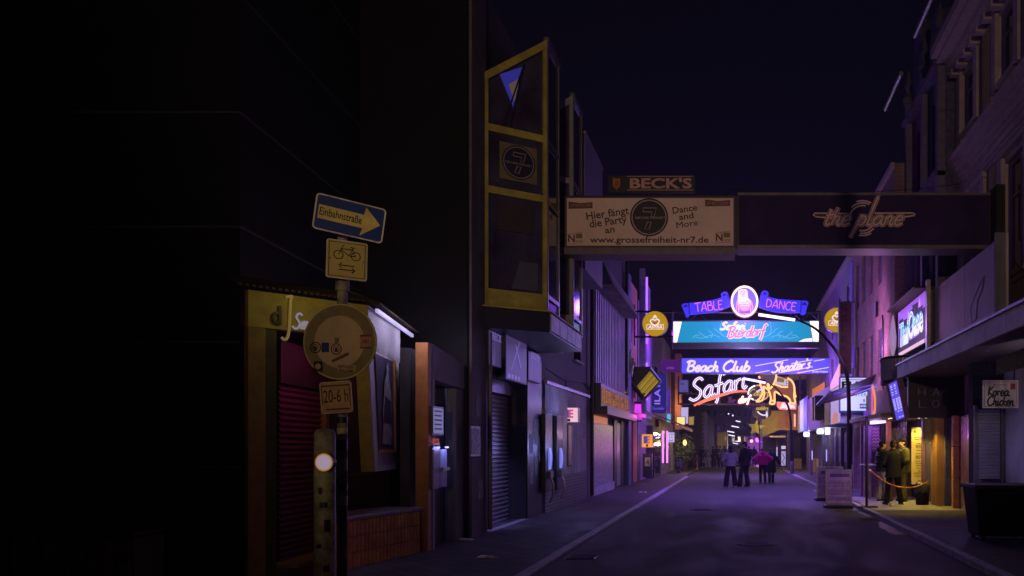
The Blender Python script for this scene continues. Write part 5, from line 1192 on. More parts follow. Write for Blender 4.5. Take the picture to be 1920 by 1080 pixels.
# further houses
t = thing('grey_gutter_house', 'dim grey violet house beyond the brick one, its roof line running to the lit disc', 'house', (5.0,40,0))
hol = [(d,d+.9,z,z+1.7) for d in (35.2,38,41,44) for z in (4.6,7.2)]
rwall(5.0, 34.02, 47.5, 9.7, hol, .14).build('wall', mat('grey_violet', (.16,.15,.18), .8), t)
for h in hol: window_r(t, 5.0, *h, rev=.13, sill=False)
MB().box(4.75, 5.1, 34.02, 47.5, 9.72, 9.85).build('gutter', M_steel, t)
MB().box(4.96, 4.998, 34.1, 35.0, 3.6, 9.6).build('pier', mat('pier_blue', (.16,.15,.42), .7), t)
MB().box(5.02, 9.5, 47.55, 57, 0, 7.6).build('far_wing', M_purple, t)
b = MB().prism([(2.6,62,6.6),(6.0,57,7.6),(12,57,7.6),(12,62,7.6),(6.0,62,10.6)], (0,3.0,0)); b.build('roof', M_purple, t)
# canopy with parapet
t = thing('entrance_canopy', 'long grey panelled canopy projecting over the pavement below the stucco house', 'canopy', (4.9,14,3.4))
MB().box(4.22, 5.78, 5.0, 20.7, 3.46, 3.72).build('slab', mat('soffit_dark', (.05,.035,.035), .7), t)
b = MB(); y = 5.0
while y < 20.6: b.box(4.17, 4.215, y+.008, min(y+1.04,20.7), 3.42, 3.74); y += 1.05
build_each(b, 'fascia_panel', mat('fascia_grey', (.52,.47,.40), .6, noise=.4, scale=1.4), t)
MB().box(4.13, 4.30, 5.0, 20.72, 3.745, 3.79).build('capping', M_steel, t)
b = MB()
for y in (9, 12, 15, 18):
    for x in (4.7, 5.3): b.lathe([(.05,3.448),(.05,3.459)], (x,y,0), 10)
build_each(b, 'downlight', M_steel, t)
t = thing('parapet_screen', 'pale beige screen above the canopy with a faint swept wing outline', 'screen', (5.2,18,3.8))
MB().box(5.16, 5.22, 15.32, 18.05, 3.795, 5.75).build('panel', mat('screen_beige', (.50,.42,.40), .7, noise=.22, scale=.8), t); MB().box(5.16, 5.22, 18.08, 20.8, 3.795, 5.75).build('panel', mat('screen_beige_far', (.54,.45,.40), .7, noise=.22, scale=.8), t)
b = MB().tube([(5.155,17.6,4.7),(5.155,17.0,5.05),(5.155,16.6,5.2),(5.155,16.75,4.95),(5.155,17.1,4.75),(5.155,17.15,4.4),(5.155,17.5,4.35),(5.155,17.6,4.7)], .008, 5); b.build('outline_mark', M_mould, t)
MB().box(4.95, 5.155, 15.28, 15.34, 3.795, 5.75).build('end_panel', M_grey, t)
b = MB().tube([(5.25,15.2,5.2),(5.55,15.2,4.9)], .02, 5); b.tube([(5.25,15.2,4.75),(5.55,15.2,4.95)], .02, 5); b.build('bracket', M_black, t)
# bracket block where the gantry meets the house
t = thing('gantry_anchor', 'dark steel anchor block holding the gantry end against the stucco house', 'bracket', (5.7,17.6,6.1)); MB().box(5.60, 5.79, 17.2, 18.1, 6.1, 7.3).build('block', M_black, t); MB().box(5.62, 5.78, 18.11, 18.2, 6.2, 7.2).build('plate', M_mid, t)
# lit city billboard
XB = 5.0
t = thing('skyline_billboard', 'violet lit billboard of dark towers with tall white and cyan letters', 'billboard', (XB,22.8,4.4))
MB().box(XB, XB+.3, 20.95, 24.6, 4.40, 5.78).build('housing', M_lampcase, t)
fb = MB().box(XB-.02, XB-.002, 21.0, 24.55, 4.42, 5.76).build('face', emit('billboard_violet', (150,88,215), .95), t)
B0 = Vector((XB-.02, 24.55, 4.42)); BL, BHt = 3.55, 1.34
b = MB()
for a0, a1, h0, h1 in ((.20,.72,.25,1.06),(.78,1.28,.25,.98),(1.62,2.02,.50,1.12),(2.0,2.22,.5,1.22),(2.26,2.66,.3,1.20),(2.7,3.2,.25,1.02),(3.2,3.55,.1,.92)): b.obox(B0, RF, a0, a1, h0, h1, .001, .006)
b.obox(B0, RF, .0, 3.5, .10, .28, .001, .005); b.build('tower_print', mat('print_black', (.015,.012,.03), .6), fb)
b = MB()
for a, h in ((2.85,1.30),(1.45,1.18)):
    b.flat([(a-.14,.85),(a+.14,.85),(a+.09,h-.12),(a,h),(a-.09,h-.12)], B0+Vector((-.0005,0,0)), RF, .0005)
b.build('arch_print', emit('arch_pink', (215,150,220), .9), fb)
b = MB(); b.text('Thai', B0+RF[0]*.28+ZU*.22+Vector((-.008,0,0)), RF, 1.2, .72, .02, .015); b.text('Oase', B0+RF[0]*1.55+ZU*.30+Vector((-.008,0,0)), RF, 1.75, .78, .02, .02); b.build('lettering', emit('letter_ice', (215,225,255), 1.1), t)
b = MB(); b.text('Thai', B0+RF[0]*.31+ZU*.52+Vector((-.03,0,0)), RF, 1.14, .38, .01, -.012); b.text('Oase', B0+RF[0]*1.58+ZU*.58+Vector((-.03,0,0)), RF, 1.7, .44, .01, -.012); b.build('lettering', emit('letter_cyan', (70,170,225), .9), t)
b = MB().obox(B0, RF, .2, 3.4, -.01, .09, .002, .01); b.build('lit_edge', emit('edge_peach', (230,190,190), .9), t)
b = MB().lathe([(.015,4.42),(.10,4.75),(.11,5.05),(.06,5.5),(.012,5.72)], (XB-.15,24.72,0), 12); b.build('flame_shape', emit('flame_lilac', (170,140,185), .7), t)
MB().box(XB-.35, XB+.2, 20.9, 24.7, 5.80, 5.85).build('rain_cover', M_wood, t)
MB().box(XB-.05, XB+.05, 20.75, 20.90, 3.8, 6.0).build('upright', M_steel, t)
lamp('billboard_light', (XB-1.0, 22.8, 5.1), (.75,.3,1), 45, .3); lamp('brick_wall_fill', (XB-1.5, 27.3, 5.0), (.85,.30,1), 380, .1, 140, (XB, 27.9, 5.3), .5); lamp('billboard_under_light', (XB-.9, 26.0, 4.3), (1,.55,.25), 28, .1)  # the far spot is an added fill for the brick wall
# ribbed drum
t = thing('ribbed_drum', 'rounded ribbed metal drum end beside the lit billboard', 'canopy end', (5.0,22.4,3.45))
b = MB(); n = 64; P = []
for k in range(n+1):
    a_ = math.pi*.4+math.pi*1.2*k/n; r = .90+(.02 if k % 2 else 0); P += [Vector((5.0+r*math.cos(a_), 22.5+r*math.sin(a_), 3.50)), Vector((5.0+r*math.cos(a_), 22.5+r*math.sin(a_), 4.08))]
b.add(P, [(2*i,2*i+2,2*i+3,2*i+1) for i in range(n)]); b.build('skin', mat('drum_lilac', (.30,.27,.38), .4, metal=.4), t)
b = MB().lathe([(.96,4.08),(.96,4.14),(.9,4.15)], (5.0,22.5,0), 40); b.lathe([(.94,3.40),(.94,3.5)], (5.0,22.5,0), 40); b.build('rim', M_black, t)
# bar under the canopy
t = thing('halo_bar', 'small bar recess with dark name board, orange pillars, warm ceiling spots and curtain', 'bar', (5.2,22,0))
MB().box(4.44, 5.72, 20.62, 20.75, 2.40, 3.45).build('name_board', M_black, t)
b = MB(); 
for ch, px, py in (('H',1722,742),('A',1749,742),('L',1723,764),('O',1748,764)):
    b.ptext(ch, px, px+13, py-14, py, 20.61, .006, bold=-.03)
b.build('lettering', emit('dim_outline', (44,42,66), .9), t)
MB().box(3.75, 6.4, 20.76, 26.4, 2.44, 2.54).build('ceiling', mat('bar_ceiling', (.26,.20,.08), .6), t)
MB().box(3.9, 6.4, 25.0, 25.15, 0, 2.43).build('back_wall', mat('bar_back', (.22,.12,.20), .5, noise=.4), t)
MB().box(6.2, 6.35, 20.0, 25.0, 0, 2.43).build('side_wall', mat('bar_side', (.30,.18,.07), .6), t)
b = MB().box(5.30, 5.72, 21.15, 21.75, .09, 2.43); b.build('pillar', mat('pillar_brown', (.36,.19,.07), .55, noise=.2, scale=2), t, bev=.01)
b = MB()
for z in (.09, .88, 1.67): b.box(5.47, 5.63, 20.15, 20.32, z, z+.77)
b.build('tiled_pillar', mat('pillar_orange', (.52,.26,.09), .5), t, bev=.006)
MB().box(5.64, 5.73, 20.12, 20.34, .09, 3.45).build('post', M_black, t); MB().box(5.75, 5.84, 19.9, 20.3, .09, 3.45).build('post', mat('post_plum', (.30,.16,.22), .5), t)
MB().box(5.06, 5.13, 21.7, 21.85, .09, 2.43).build('post', mat('post_violet', (.22,.10,.28), .35), t); MB().box(5.14, 5.28, 21.72, 21.80, 1.75, 2.40).build('small_panel', mat('panel_moss', (.28,.27,.12), .5), t)
mb_ = MB().pbox(1709,1739,801,908,23.3,.05).build('menu_board', mat('menu_cream', (.55,.44,.22), .6, noise=.06), t)
b = MB()
for s_, x0, x1, y0, y1 in (('SHOT',1717,1735,834,840),('BEER',1717,1736,854,860),('ALLE',1721,1732,881,885),('COCKTAIL',1713,1737,885.5,889.5)): b.ptext(s_, x0, x1, y0, y1, 23.295, .003, bold=.02)
for y, w in ((819,22),(823,20),(831,10),(844,12),(850,14),(864,18),(868,16),(872,14),(877,12),(892,18),(900,6)): b.pbox(1724.5-w/2, 1724.5+w/2, y, y+1.2, 23.293, .003)
b.disc(W(1716,809,23.297), FF, .045, .003, 16); b.build('menu_print', mat('menu_ink', (.10,.09,.04), .6), mb_)
b = MB()
for k in range(30): x = 4.74+.0155*k; b.tube([(x,24.4+.03*math.sin(k*2.1),2.42),(x+.01*math.sin(k),24.38+.03*math.cos(k*1.7),1.2)], .006, 4)
b.build('tinsel_curtain', mat('tinsel', (.55,.50,.60), .15, metal=1.0, noise=.5, scale=20), t)
MB().box(4.56, 4.72, 24.3, 24.42, .09, 2.43).build('door_frame', mat('frame_orange', (.5,.28,.1), .5), t)
MB().box(4.42, 4.50, 24.3, 24.5, .09, 2.43).build('door_frame', M_black, t)
cp = MB().box(4.18, 4.41, 24.6, 24.65, 1.5, 2.3).build('chevron_panel', M_chev, t)
b = MB()
for k in range(7):
    z = 1.56+.10*k; b.prism([(4.19,24.595,z),(4.25,24.595,z+.05),(4.30,24.595,z),(4.35,24.595,z+.05),(4.40,24.595,z),(4.40,24.595,z+.03),(4.35,24.595,z+.08),(4.30,24.595,z+.03),(4.25,24.595,z+.08),(4.19,24.595,z+.03)], (0,-.004,0))
b.build('chevron_stripe', mat('chevron_pink', (.5,.28,.42), .6), cp)
MB().box(3.92, 4.17, 24.6, 24.66, .09, 2.3).build('door', mat('door_violet', (.20,.12,.34), .5), t)
b = MB(); spots = [(1671,783,21.8),(1667,776,22.2),(1708,789,21.4),(1723,787,21.6),(1736,789,21.5),(1748,788.5,21.2),(1761,786.5,21.0),(1690,792,22.5),(1730,793,23.5)]
for px, py, d in spots: x = W(px,0,d).x; b.lathe([(.028,2.425),(.028,2.438)], (x,d,0), 10)
build_each(b, 'ceiling_spot', emit('spot_warm', (255,220,150), 3.0), t)
b = MB().hexa([(4.05,23.6,2.33),(4.42,23.6,2.36),(4.42,24.2,2.36),(4.05,24.2,2.33),(4.05,23.6,2.43),(4.42,23.6,2.43),(4.42,24.2,2.43),(4.05,24.2,2.43)]); b.build('light_box', emit('wedge_white', (240,220,255), 1.4), t)
lamp('bar_ceiling_light', (4.9,22.2,2.36), (1,.70,.11), 120, .08, 125, (4.9,22.2,0), .5); lamp('bar_ceiling_light', (5.35,23.0,2.36), (1,.70,.13), 90, .08, 125, (5.35,23.0,0), .5); lamp('bar_ceiling_light', (4.75,20.95,2.36), (1,.68,.10), 120, .08, 125, (4.75,20.95,0), .5); lamp('bar_back_light', (4.2,24.0,2.2), (.6,.2,1), 14, .1)
structure(MB().box(3.42, 6.19, 19.7, 24.99, .06, .096).build('pavement', mat('bar_floor', (.26,.25,.22), .8, noise=.25, scale=2.5)))  # slab paled to strengthen the pool of bar light on the floor
# tilted menu screen
t = thing('tilted_menu_screen', 'tilted lilac lit menu screen hung beside the dark name board', 'screen', W(1685,790,20.9))
d = 20.5
MB().prism([W(1662,722,d),W(1692,704,d),W(1706,783,d),W(1676,792,d)], (0,.10,0)).build('frame', mat('frame_plum', (.16,.08,.14), .6), t)
fs_ = MB().prism([W(1666,721,d-.003),W(1681,713.5,d-.003),W(1696,783,d-.003),W(1681,788,d-.003)], (0,-.008,0)).build('face', emit('menu_violet', (92,80,235), .95), t)
b = MB(); Lp = lambda x, y: W(1666+x*15+y*15, 721-7.5*x+y*67+x*y*2.5, d-.014)
for y in (.06,.10,.16,.24,.30,.43,.47,.51,.55,.59,.63,.67,.71,.77,.93):
    for x0 in ((.08,.45,.75) if .4 < y < .75 else ((.35,.7) if y > .75 else (.12,.55))): b.prism([Lp(x0,y),Lp(x0+.22,y),Lp(x0+.22,y+.024),Lp(x0,y+.024)], (0,-.004,0))
b.build('menu_print', emit('menu_text', (205,190,255), 1.0), fs_)
lamp('pavement_board_fill', (3.5,19.6,2.35), (.52,.28,1), 75, .1, 75, (2.6,22.4,.7), .8)  # added spot brightening the pavement boards, apart from the screen
# chicken shop
t = thing('shuttered_kiosk', 'closed kiosk front with two silver roller shutters under the canopy', 'kiosk', (5.7,17.3,0))
MB().box(5.12, 7.0, 17.32, 17.6, .05, 3.45).build('wall', M_dark, t)
for x0, x1 in ((5.21,5.70),(5.77,6.25)): MB().ribs(Vector((x0,17.28,.95)), FF, x1-x0, 1.52, 26, .022, along=False).build('roller_shutter', M_shutter, t)
b = MB()
for x0, x1 in ((5.13,5.20),(5.705,5.765),(6.26,6.34)): b.box(x0,x1,17.2,17.31,.05,2.55)
build_each(b, 'shutter_guide', M_mid, t)
MB().prism([(5.56,19.8,.05),(5.14,17.3,.05),(5.3,17.3,.05),(5.75,19.8,.05)], (0,0,2.35)).build('foil_wall', M_foil, t)
lamp('shop_sign_fill', (5.2,14.7,2.75), (.9,.65,.9), 7, .05); lamp('kiosk_fill', (4.7,16.4,1.45), (.35,.32,1), 9, .05); lamp('foil_glow', (5.1,19.2,1.9), (.8,.25,1), 4, .05)  # sign and kiosk lamps are added fills, no fixtures there
t = thing('handwritten_shop_sign', 'small white sign with brushed black words and a red seal over the shutters', 'sign', W(1876,765,16.2))
MB().pbox(1843,1909.5,713,765,16.2,.06).build('board', M_white, t)
b = MB(); d = 16.19
for q in ((1846,1906,716,716.8),(1846,1906,761.5,762.3),(1846,1846.8,716.8,761.5),(1905.2,1906,716.8,761.5)): b.pbox(*q, d, .006)
b.pbox(1895,1904,719,730,d,.006); b.disc(W(1865,721.5,d+.004), FF, .022, .004, 14); b.pbox(1871,1889,721,722.2,d,.006); b.build('red_print', mat('seal_red', (.30,.05,.05), .6), t)
b = MB(); b.pstroke('Korea', 1853, 1893, 724, 742, d, .016, slant=.12, flat=.3); b.pstroke('Chicken', 1852, 1901, 743, 760, d, .016, slant=.12, flat=.3); b.build('lettering', M_ink, t)
b = MB().tube([(W(1850,0,16.2).x,16.23,3.0),(W(1850,0,16.2).x,16.23,3.46)], .012, 5); b.tube([(W(1903,0,16.2).x,16.23,3.0),(W(1903,0,16.2).x,16.23,3.46)], .012, 5); b.build('hanger', M_black, t)
t = thing('dim_menu_sign', 'dim olive sign board with rows of faint glyphs under the canopy edge', 'sign', W(1895,700,13.6))
MB().hexa([W(1868,703,14.4),W(1925,688,13.4),W(1925,688,13.5),W(1868,703,14.5),W(1868,675,14.4),W(1925,650,13.4),W(1925,650,13.5),W(1868,675,14.5)]).build('board', mat('sign_olive', (.14,.12,.05), .6, noise=.6, scale=14), t)
# wheeled bins
def bin_(x, y, lab):
    t = thing('wheeled_bin', lab, 'bin', (x,y,.09), 'wheeled bins on the pavement')
    b = MB().hexa([(x-.42,y-.33,.16),(x+.42,y-.33,.16),(x+.42,y+.33,.16),(x-.42,y+.33,.16),(x-.5,y-.40,.95),(x+.5,y-.40,.95),(x+.5,y+.40,.95),(x-.5,y+.40,.95)]); b.build('body', M_bin, t, bev=.03)
    b = MB().box(x-.53,x+.53,y-.44,y+.44,.952,1.02); b.build('lid', mat('bin_lid', (.025,.016,.010), .7), t, bev=.02)
    b = MB().tube([(x-.3,y-.46,.88),(x+.3,y-.46,.88)], .018, 8); b.build('handle', M_bin, t)
    for sx in (-.36,.36):
        for sy in (-.26,.26): MB().tube([(x+sx-.03,y+sy,.16),(x+sx+.03,y+sy,.16)], .07, 12).build('wheel', M_black, t)
bin_(4.46, 13.6, 'black wheeled bin nearer the bar, lid shut'); bin_(5.52, 13.5, 'black wheeled bin cut off by the picture edge, lid shut')
# rope post, table, litter bin
t = thing('black_stand_pole', 'tall thin black pole on a flat foot at the kerb by the bar', 'pole', (3.38,20.7,.09))
MB().tube([(3.38,20.7,.10),(3.38,20.7,2.44)], .035, 10).build('pole', M_black, t); MB().box(3.12,3.64,20.5,20.9,.092,.12).build('foot', M_black, t)
t = thing('barrier_rope', 'orange barrier rope sagging between the black pole and the bar pillar', 'rope', (4.2,20.9,.6))
R0 = W(1632,882,20.8); R1 = W(1741,902,21.3); MB().tube([R0+(R1-R0)*(k/20)-ZU*(.30*(1-(2*k/20-1)**2)) for k in range(21)], .018, 8).build('rope', M_rope, t, True)
MB().tube([R0-XU*.03, R0+XU*.02], .028, 8).build('hook', M_brass, t)
def bartable(x, y, lab):
    t = thing('standing_table', lab, 'table', (x,y,.09)); MB().lathe([(.30,1.10),(.31,1.115),(.31,1.14),(.30,1.15)], (x,y,0), 24).build('table_top', M_white, t); MB().lathe([(.035,.12),(.035,1.1)], (x,y,0), 12).build('column', M_steel, t); MB().lathe([(.28,.092),(.28,.10),(.06,.13)], (x,y,0), 24).build('base', M_steel, t)
bartable(3.92, 23.4, 'small round standing table with a pale top in front of the bar door')
t = thing('low_stool', 'low metal stool with crossed rungs behind the standing group', 'stool', (4.3,23.9,.09))
MB().lathe([(.18,.50),(.19,.52),(.18,.55)], (4.3,23.9,0), 18).build('seat', M_wood, t)
for k in range(4):
    a_ = math.pi/4+k*math.pi/2; MB().tube([(4.3+.13*math.cos(a_),23.9+.13*math.sin(a_),.5),(4.3+.2*math.cos(a_),23.9+.2*math.sin(a_),.09)], .012, 6).build('leg', M_brass, t)
b = MB(); b.tube([(4.3+.18*math.cos(k*math.pi/8),23.9+.18*math.sin(k*math.pi/8),.22) for k in range(16)], .01, 6, True); b.build('foot_ring', M_brass, t)
t = thing('litter_bin', 'black litter bin with a crumpled bag hanging over its rim beside the menu board', 'bin', (5.02,21.55,.09))
MB().lathe([(.15,.09),(.17,.11),(.19,.60),(.18,.61)], (5.02,21.55,0), 20).build('bin', M_bin, t, True)
b = MB(); rnd = random.Random(5); P = []
for j in range(6):
    for k in range(20): r = (.185,.215,.205,.19,.14,.05)[j]+rnd.uniform(-.014,.014); a_ = 2*math.pi*k/20; P.append((5.02+r*math.cos(a_), 21.55+r*math.sin(a_), (.42,.5,.60,.655,.69,.70)[j]+rnd.uniform(-.02,.02)))
b.add(P, [(j*20+k, j*20+(k+1)%20, (j+1)*20+(k+1)%20, (j+1)*20+k) for j in range(5) for k in range(20)]); b.build('bag', mat('bag_film', (.05,.05,.05), .25), t, True)
# pavement boards
def pboard(p0, p1, ya, yb, yf, d, lab):
    a = W(p0,yb,d); c = W(p1,ya,d); x = (a.x+c.x)/2; t = thing('pavement_board', lab, 'sign board', (x,d,.0), 'printed boards standing at the kerb'); z0 = 0.0
    fr = MB()
    for q in ((a.x,c.x,c.z-.045,c.z),(a.x,c.x,a.z,a.z+.045),(a.x,a.x+.04,a.z+.045,c.z-.045),(c.x-.04,c.x,a.z+.045,c.z-.045)): fr.box(q[0],q[1],d-.03,d+.03,q[2],q[3])
    fr.build('frame', M_steel, t)
    f = MB().box(a.x+.04,c.x-.04,d-.015,d+.015,a.z+.045,c.z-.045).build('panel', mat('board_print', (.40,.27,.46), .6, noise=.35, scale=7), t)
    b = MB(); rnd = random.Random(int(p0)); w = c.x-a.x; h = c.z-a.z
    b.box(a.x+.16*w,c.x-.10*w,d-.019,d-.0155,c.z-.22*h,c.z-.12*h)
    for i in range(16):
        z = c.z-h*(.30+.038*i)
        if i % 6 == 0: continue
        x_ = a.x+.08*w
        while x_ < c.x-.12*w: l = rnd.uniform(.03,.14)*w; b.box(x_,min(x_+l,c.x-.08*w),d-.019,d-.0155,z,z+.014); x_ += l+.02
    b.build('print', mat('board_ink', (.12,.08,.14), .7), f)
    for x_ in (a.x+.18*w, c.x-.18*w): MB().box(x_-.025,x_+.025,d-.02,d+.02,.08,a.z).build('foot_post', M_black, t)
    MB().box(a.x-.06*w,c.x+.02*w,d-.25,d+.25,.005,.09).build('foot', M_black, t, bev=.015)
pboard(1548, 1597, 880, 946, 958, 21.6, 'printed pavement board standing nearest on the road edge'); pboard(1531, 1581, 875, 937, 943, 24.6, 'printed pavement board partly hidden behind the nearest one')
# awning and billboard
t = thing('dark_awning', 'dark red retractable awning tilted out from the brick house, edged with blue light', 'awning', (4,28,3.1))
b = MB(); A0, A1, B0_, B1_ = W(1643,702,28.3), W(1632,732,30.2), W(1556,736,28.3), W(1533,759.5,30.2)
n = 10
for i in range(n):
    f0, f1 = i/n, (i+1)/n; sag = lambda f: ZU*(-.03*math.sin(math.pi*f)); p = lambda S0, E0, f: S0+(E0-S0)*f+sag(f)
    b.hexa([p(A0,B0_,f0),p(A1,B1_,f0),p(A1,B1_,f1),p(A0,B0_,f1),p(A0,B0_,f0)+ZU*.02,p(A1,B1_,f0)+ZU*.02,p(A1,B1_,f1)+ZU*.02,p(A0,B0_,f1)+ZU*.02])
b.build('canvas', mat('awning_wine', (.07,.012,.04), .8), t)
MB().tube([B0_, B1_], .06, 8).build('front_bar', M_lampcase, t); b = MB().tube([A0-ZU*.35, B0_+XU*.15-ZU*.06], .03, 6); b.build('arm', mat('arm_blue', (.14,.14,.5), .4), t)
MB().tube([A0-ZU*.42-YU*.03, B0_+XU*.9-ZU*.05], .018, 6).build('edge_glow', emit('edge_blue', (80,110,255), 1.4), t)  # blue light along the underside put in as a glowing rod
t = thing('white_poster_billboard', 'large white lit poster with thick black letters behind the awning', 'billboard', W(1603,776,30.5))
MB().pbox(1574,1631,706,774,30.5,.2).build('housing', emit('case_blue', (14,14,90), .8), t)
f = MB().pbox(1576,1628,708.5,770,30.49,.008).build('face', emit('poster_white', (188,194,240), 1.0), t)
b = MB(); d = 30.48
b.ptext('PU', 1578, 1609, 715, 728, d, .006, bold=.05); b.ptext('UNTER', 1592, 1625, 737, 743, d, .006, bold=-.01); b.ptext('1', 1619, 1621, 748, 754, d, .006); b.pbox(1579,1624,711.5,712.5,d,.006); b.build('lettering', mat('poster_black', (.01,.01,.05), .6), f)
lb = MB().pbox(1612,1625,757,766,d,.006).build('label_panel', mat('label_navy', (.02,.03,.20), .5), f); b = MB().ptext('ASTRA', 1613,1624.5,759,763.5,d-.008,.004, bold=.02); b.build('lettering', emit('label_white', (220,215,250), 1.0), lb)
lamp('white_poster_light', W(1600,750,29.6), (.4,.36,1), 70, .3); lamp('awning_under_fill', (3.9,29.2,2.9), (.2,.1,1), 9, .1); lamp('awning_top_fill', (3.9,27.4,3.1), (.9,.1,.5), 6, .1)  # the two awning lamps are added fills so the canvas shows
t = thing('striped_surf_panel', 'colourful striped board with an orange curved neon hanging by the awning root', 'neon sign', W(1634,785,27.0))
b = MB(); cols = [(70,80,90),(150,60,190),(220,120,200),(90,40,140),(120,110,190)]
for k in range(5): MB().pbox(1628+3*k,1630.8+3*k,734-2*k,776+k,27.02,.03).build('stripe', emit('surf_%d' % k, cols[k], .7), t)
MB().tube(smooth([W(1636,722,26.95),W(1640,745,26.95),W(1640,768,26.95),W(1637,780,26.95)]), .035, 8).build('neon_curve', emit('surf_orange', (235,140,40), 1.2), t)
MB().pbox(1620,1628,771,789,26.98,.04).build('lower_panel', emit('surf_violet', (110,60,215), .8), t)
# fascia with posters under which the shops sit
t = thing('poster_fascia', 'long pale fascia over the far shops carrying yellow and white posters', 'fascia', (4.0,41,2.5))
MB().box(4.02, 4.98, 30.8, 52, 2.56, 4.3).build('fascia', mat('fascia_lilac', (.44,.38,.42), .7, noise=.2), t)
for p0, p1, m, z0, z1 in ((1500,1507,emit('tube_ice', (165,165,250), 1.0),2.6,4.5),(1508,1514,emit('tube_blue', (80,60,225), .9),2.6,4.5),(1546,1557,mat('poster_yellow', (.5,.42,.05), .6, noise=.5, scale=6),2.58,4.0),(1558,1575,emit('poster_pale', (170,150,205), .85),2.6,4.0)):
    y0, y1 = DX(p1,4.0), DX(p0,4.0); MB().box(3.98, 4.018, y0+.05, y1-.05, z0, z1).build('poster', m, t)
b = MB().prism([(3.975,31.2,2.62),(3.975,33.4,2.62),(3.975,32.2,3.1),(3.975,31.2,2.9)], (-.003,0,0)); b.build('poster_mark', emit('poster_orange', (205,120,90), .8), t)
y0, y1 = DX(1575,4.0), DX(1558,4.0); MB().prism([(3.97,y0,4.05),(3.97,y1,4.05),(3.97,y1,4.3),(3.97,y0,4.85)], (.04,0,0)).build('roof_poster', emit('poster_salmon', (235,150,150), .9), t)
b = MB()
for y in (36.5,37.6): b.box(3.6,3.98,y,y+.5,2.9,4.0)
build_each(b, 'speaker_box', M_black, t)
# tall red sign, cyan sign
t = panel('tall_red_sign', 'tall dark red upright sign with stacked dark letters beyond the brick house', 'sign', 1573, 1597, 567, 700, 33.4, mat('sign_maroon', (.10,.04,.06), .6), th=.3)
b = MB()
for i, ch in enumerate('GSLERA'): b.ptext(ch, 1577, 1589, 571+19.5*i, 583+19.5*i, 33.392, .006, bold=.02)
b.build('lettering', mat('maroon_letter', (.03,.01,.02), .6), t); MB().pbox(1578,1603,565,566.5,33.4,.1).build('bracket', M_black, t)
t = panel('cyan_letter_sign', 'tall narrow white lit sign with cyan letters reading upwards', 'lightbox sign', 1545, 1565, 588, 718, 45.5, emit('pale_pink_white', (210,180,225), .95))
vtext(t, 'NOREIUND', 1548, 1559, 600, 716, 45.5, emit('cyan_letter', (70,150,185), .8), .015)
panel('lilac_upright_sign', 'slim lilac lit upright sign beside the tall red one', 'lightbox sign', 1598, 1604, 650, 690, 33.8, emit('slim_lilac', (84,50,200), .8)); 
t = thing('orange_poster', 'orange lit poster with a dark figure print above the pale fascia', 'poster', W(1534,764,44))
MB().hexa([W(1523,768,47),W(1546,764,42),W(1546,764,42.1),W(1523,768,47.1),W(1523,730,47),W(1546,716,42),W(1546,716,42.1),W(1523,730,47.1)]).build('sheet', emit('orange_sheet', (195,105,35), .85), t)
b = MB()
for x, y, w, h in ((1530,742,3,14),(1536,738,4,20),(1527,748,2.5,10)): b.pbox(x,x+w,y,y+h,42.0-.05,.01)
b.build('print', M_ink, t)
# shop fronts under the fascia
t = thing('blue_window_shop', 'row of dark shop windows glowing violet between brick posts', 'shop front', (4.9,36,0))
MB().box(4.96, 4.995, 25.3, 34, .09, 3.6).build('wall', M_brown, t); MB().box(4.90, 4.99, 34.1, 52, .09, 2.55).build('front', M_dark, t)
b = MB(); m_vw = emit('violet_window', (40,22,100), .8)
for y in (26.0, 28.0, 31.0, 34.6, 36.6, 38.6, 41.0): b.box(4.92 if y < 34 else 4.86, 4.955 if y < 34 else 4.895, y, y+1.3, .95, 2.3)
build_each(b, 'window', m_vw, t)
b = MB()
for y in (25.6, 27.6, 30.2, 34.2, 36.2, 38.2, 40.4): b.box(4.75, 4.90, y, y+.28, .09, 2.5)
build_each(b, 'post', M_brick, t)
b = MB()
for y in (30.6, 32.6): b.box(4.90, 4.955, y, y+1.5, .1, .9)
build_each(b, 'orange_panel', mat('panel_rust', (.4,.16,.05), .6), t)
MB().box(4.40, 4.72, 29.9, 30.2, .09, 2.5).build('brick_pillar', M_brick, t)
b = MB()
for i, y in enumerate((44.0, 47.0, 49.0)): b.box(4.82, 4.895, y, y+1.1, .1, .95)
build_each(b, 'yellow_panel', mat('panel_yellow', (.42,.36,.06), .6), t)
b = MB()
for px, d in ((1521,44.4),(1545,40.6),(1551,39),(1478,56)): x = W(px,0,d).x; b.box(x-.09,x+.09,d,d+.2,.09,2.56)
build_each(b, 'column', mat('column_grey', (.16,.14,.16), .7), t)
b = MB()
for px, y0, y1, d in ((1522,845,862,44.2),(1549,843,865,38.8),(1456,838,856,60)): b.pbox(px,px+1.6,y0,y1,d,.02)
build_each(b, 'lit_slot', emit('slot_white', (190,180,255), 1.2), t)
for i, (p0, p1, y0, y1, d, lab) in enumerate(((1507,1521,809.5,819,45,'white lit box lamp under the pale fascia, farthest of three'),(1532,1545,804.5,814,40.4,'rounded white lit box lamp under the pale fascia, middle of three'),(1547.5,1557,800,815,38.6,'tall white lit box lamp under the pale fascia, nearest of three'))):
    t2 = thing('box_lamp', lab, 'lamp', W((p0+p1)/2,y1,d), 'white box lamps under the fascia')
    MB().pbox(p0,p1,y0,y1,d,.25).build('diffuser', emit('box_white_%d' % i, (232,230,255), 1.5), t2, bev=.05); MB().pbox(p0-.5,p1+.5,y0-2,y0-.4,d,.27).build('cap', M_lampcase, t2)
    lamp('box_lamp_light', W((p0+p1)/2,(y0+y1)/2,d-.5), (.5,.5,1), 24, .1)
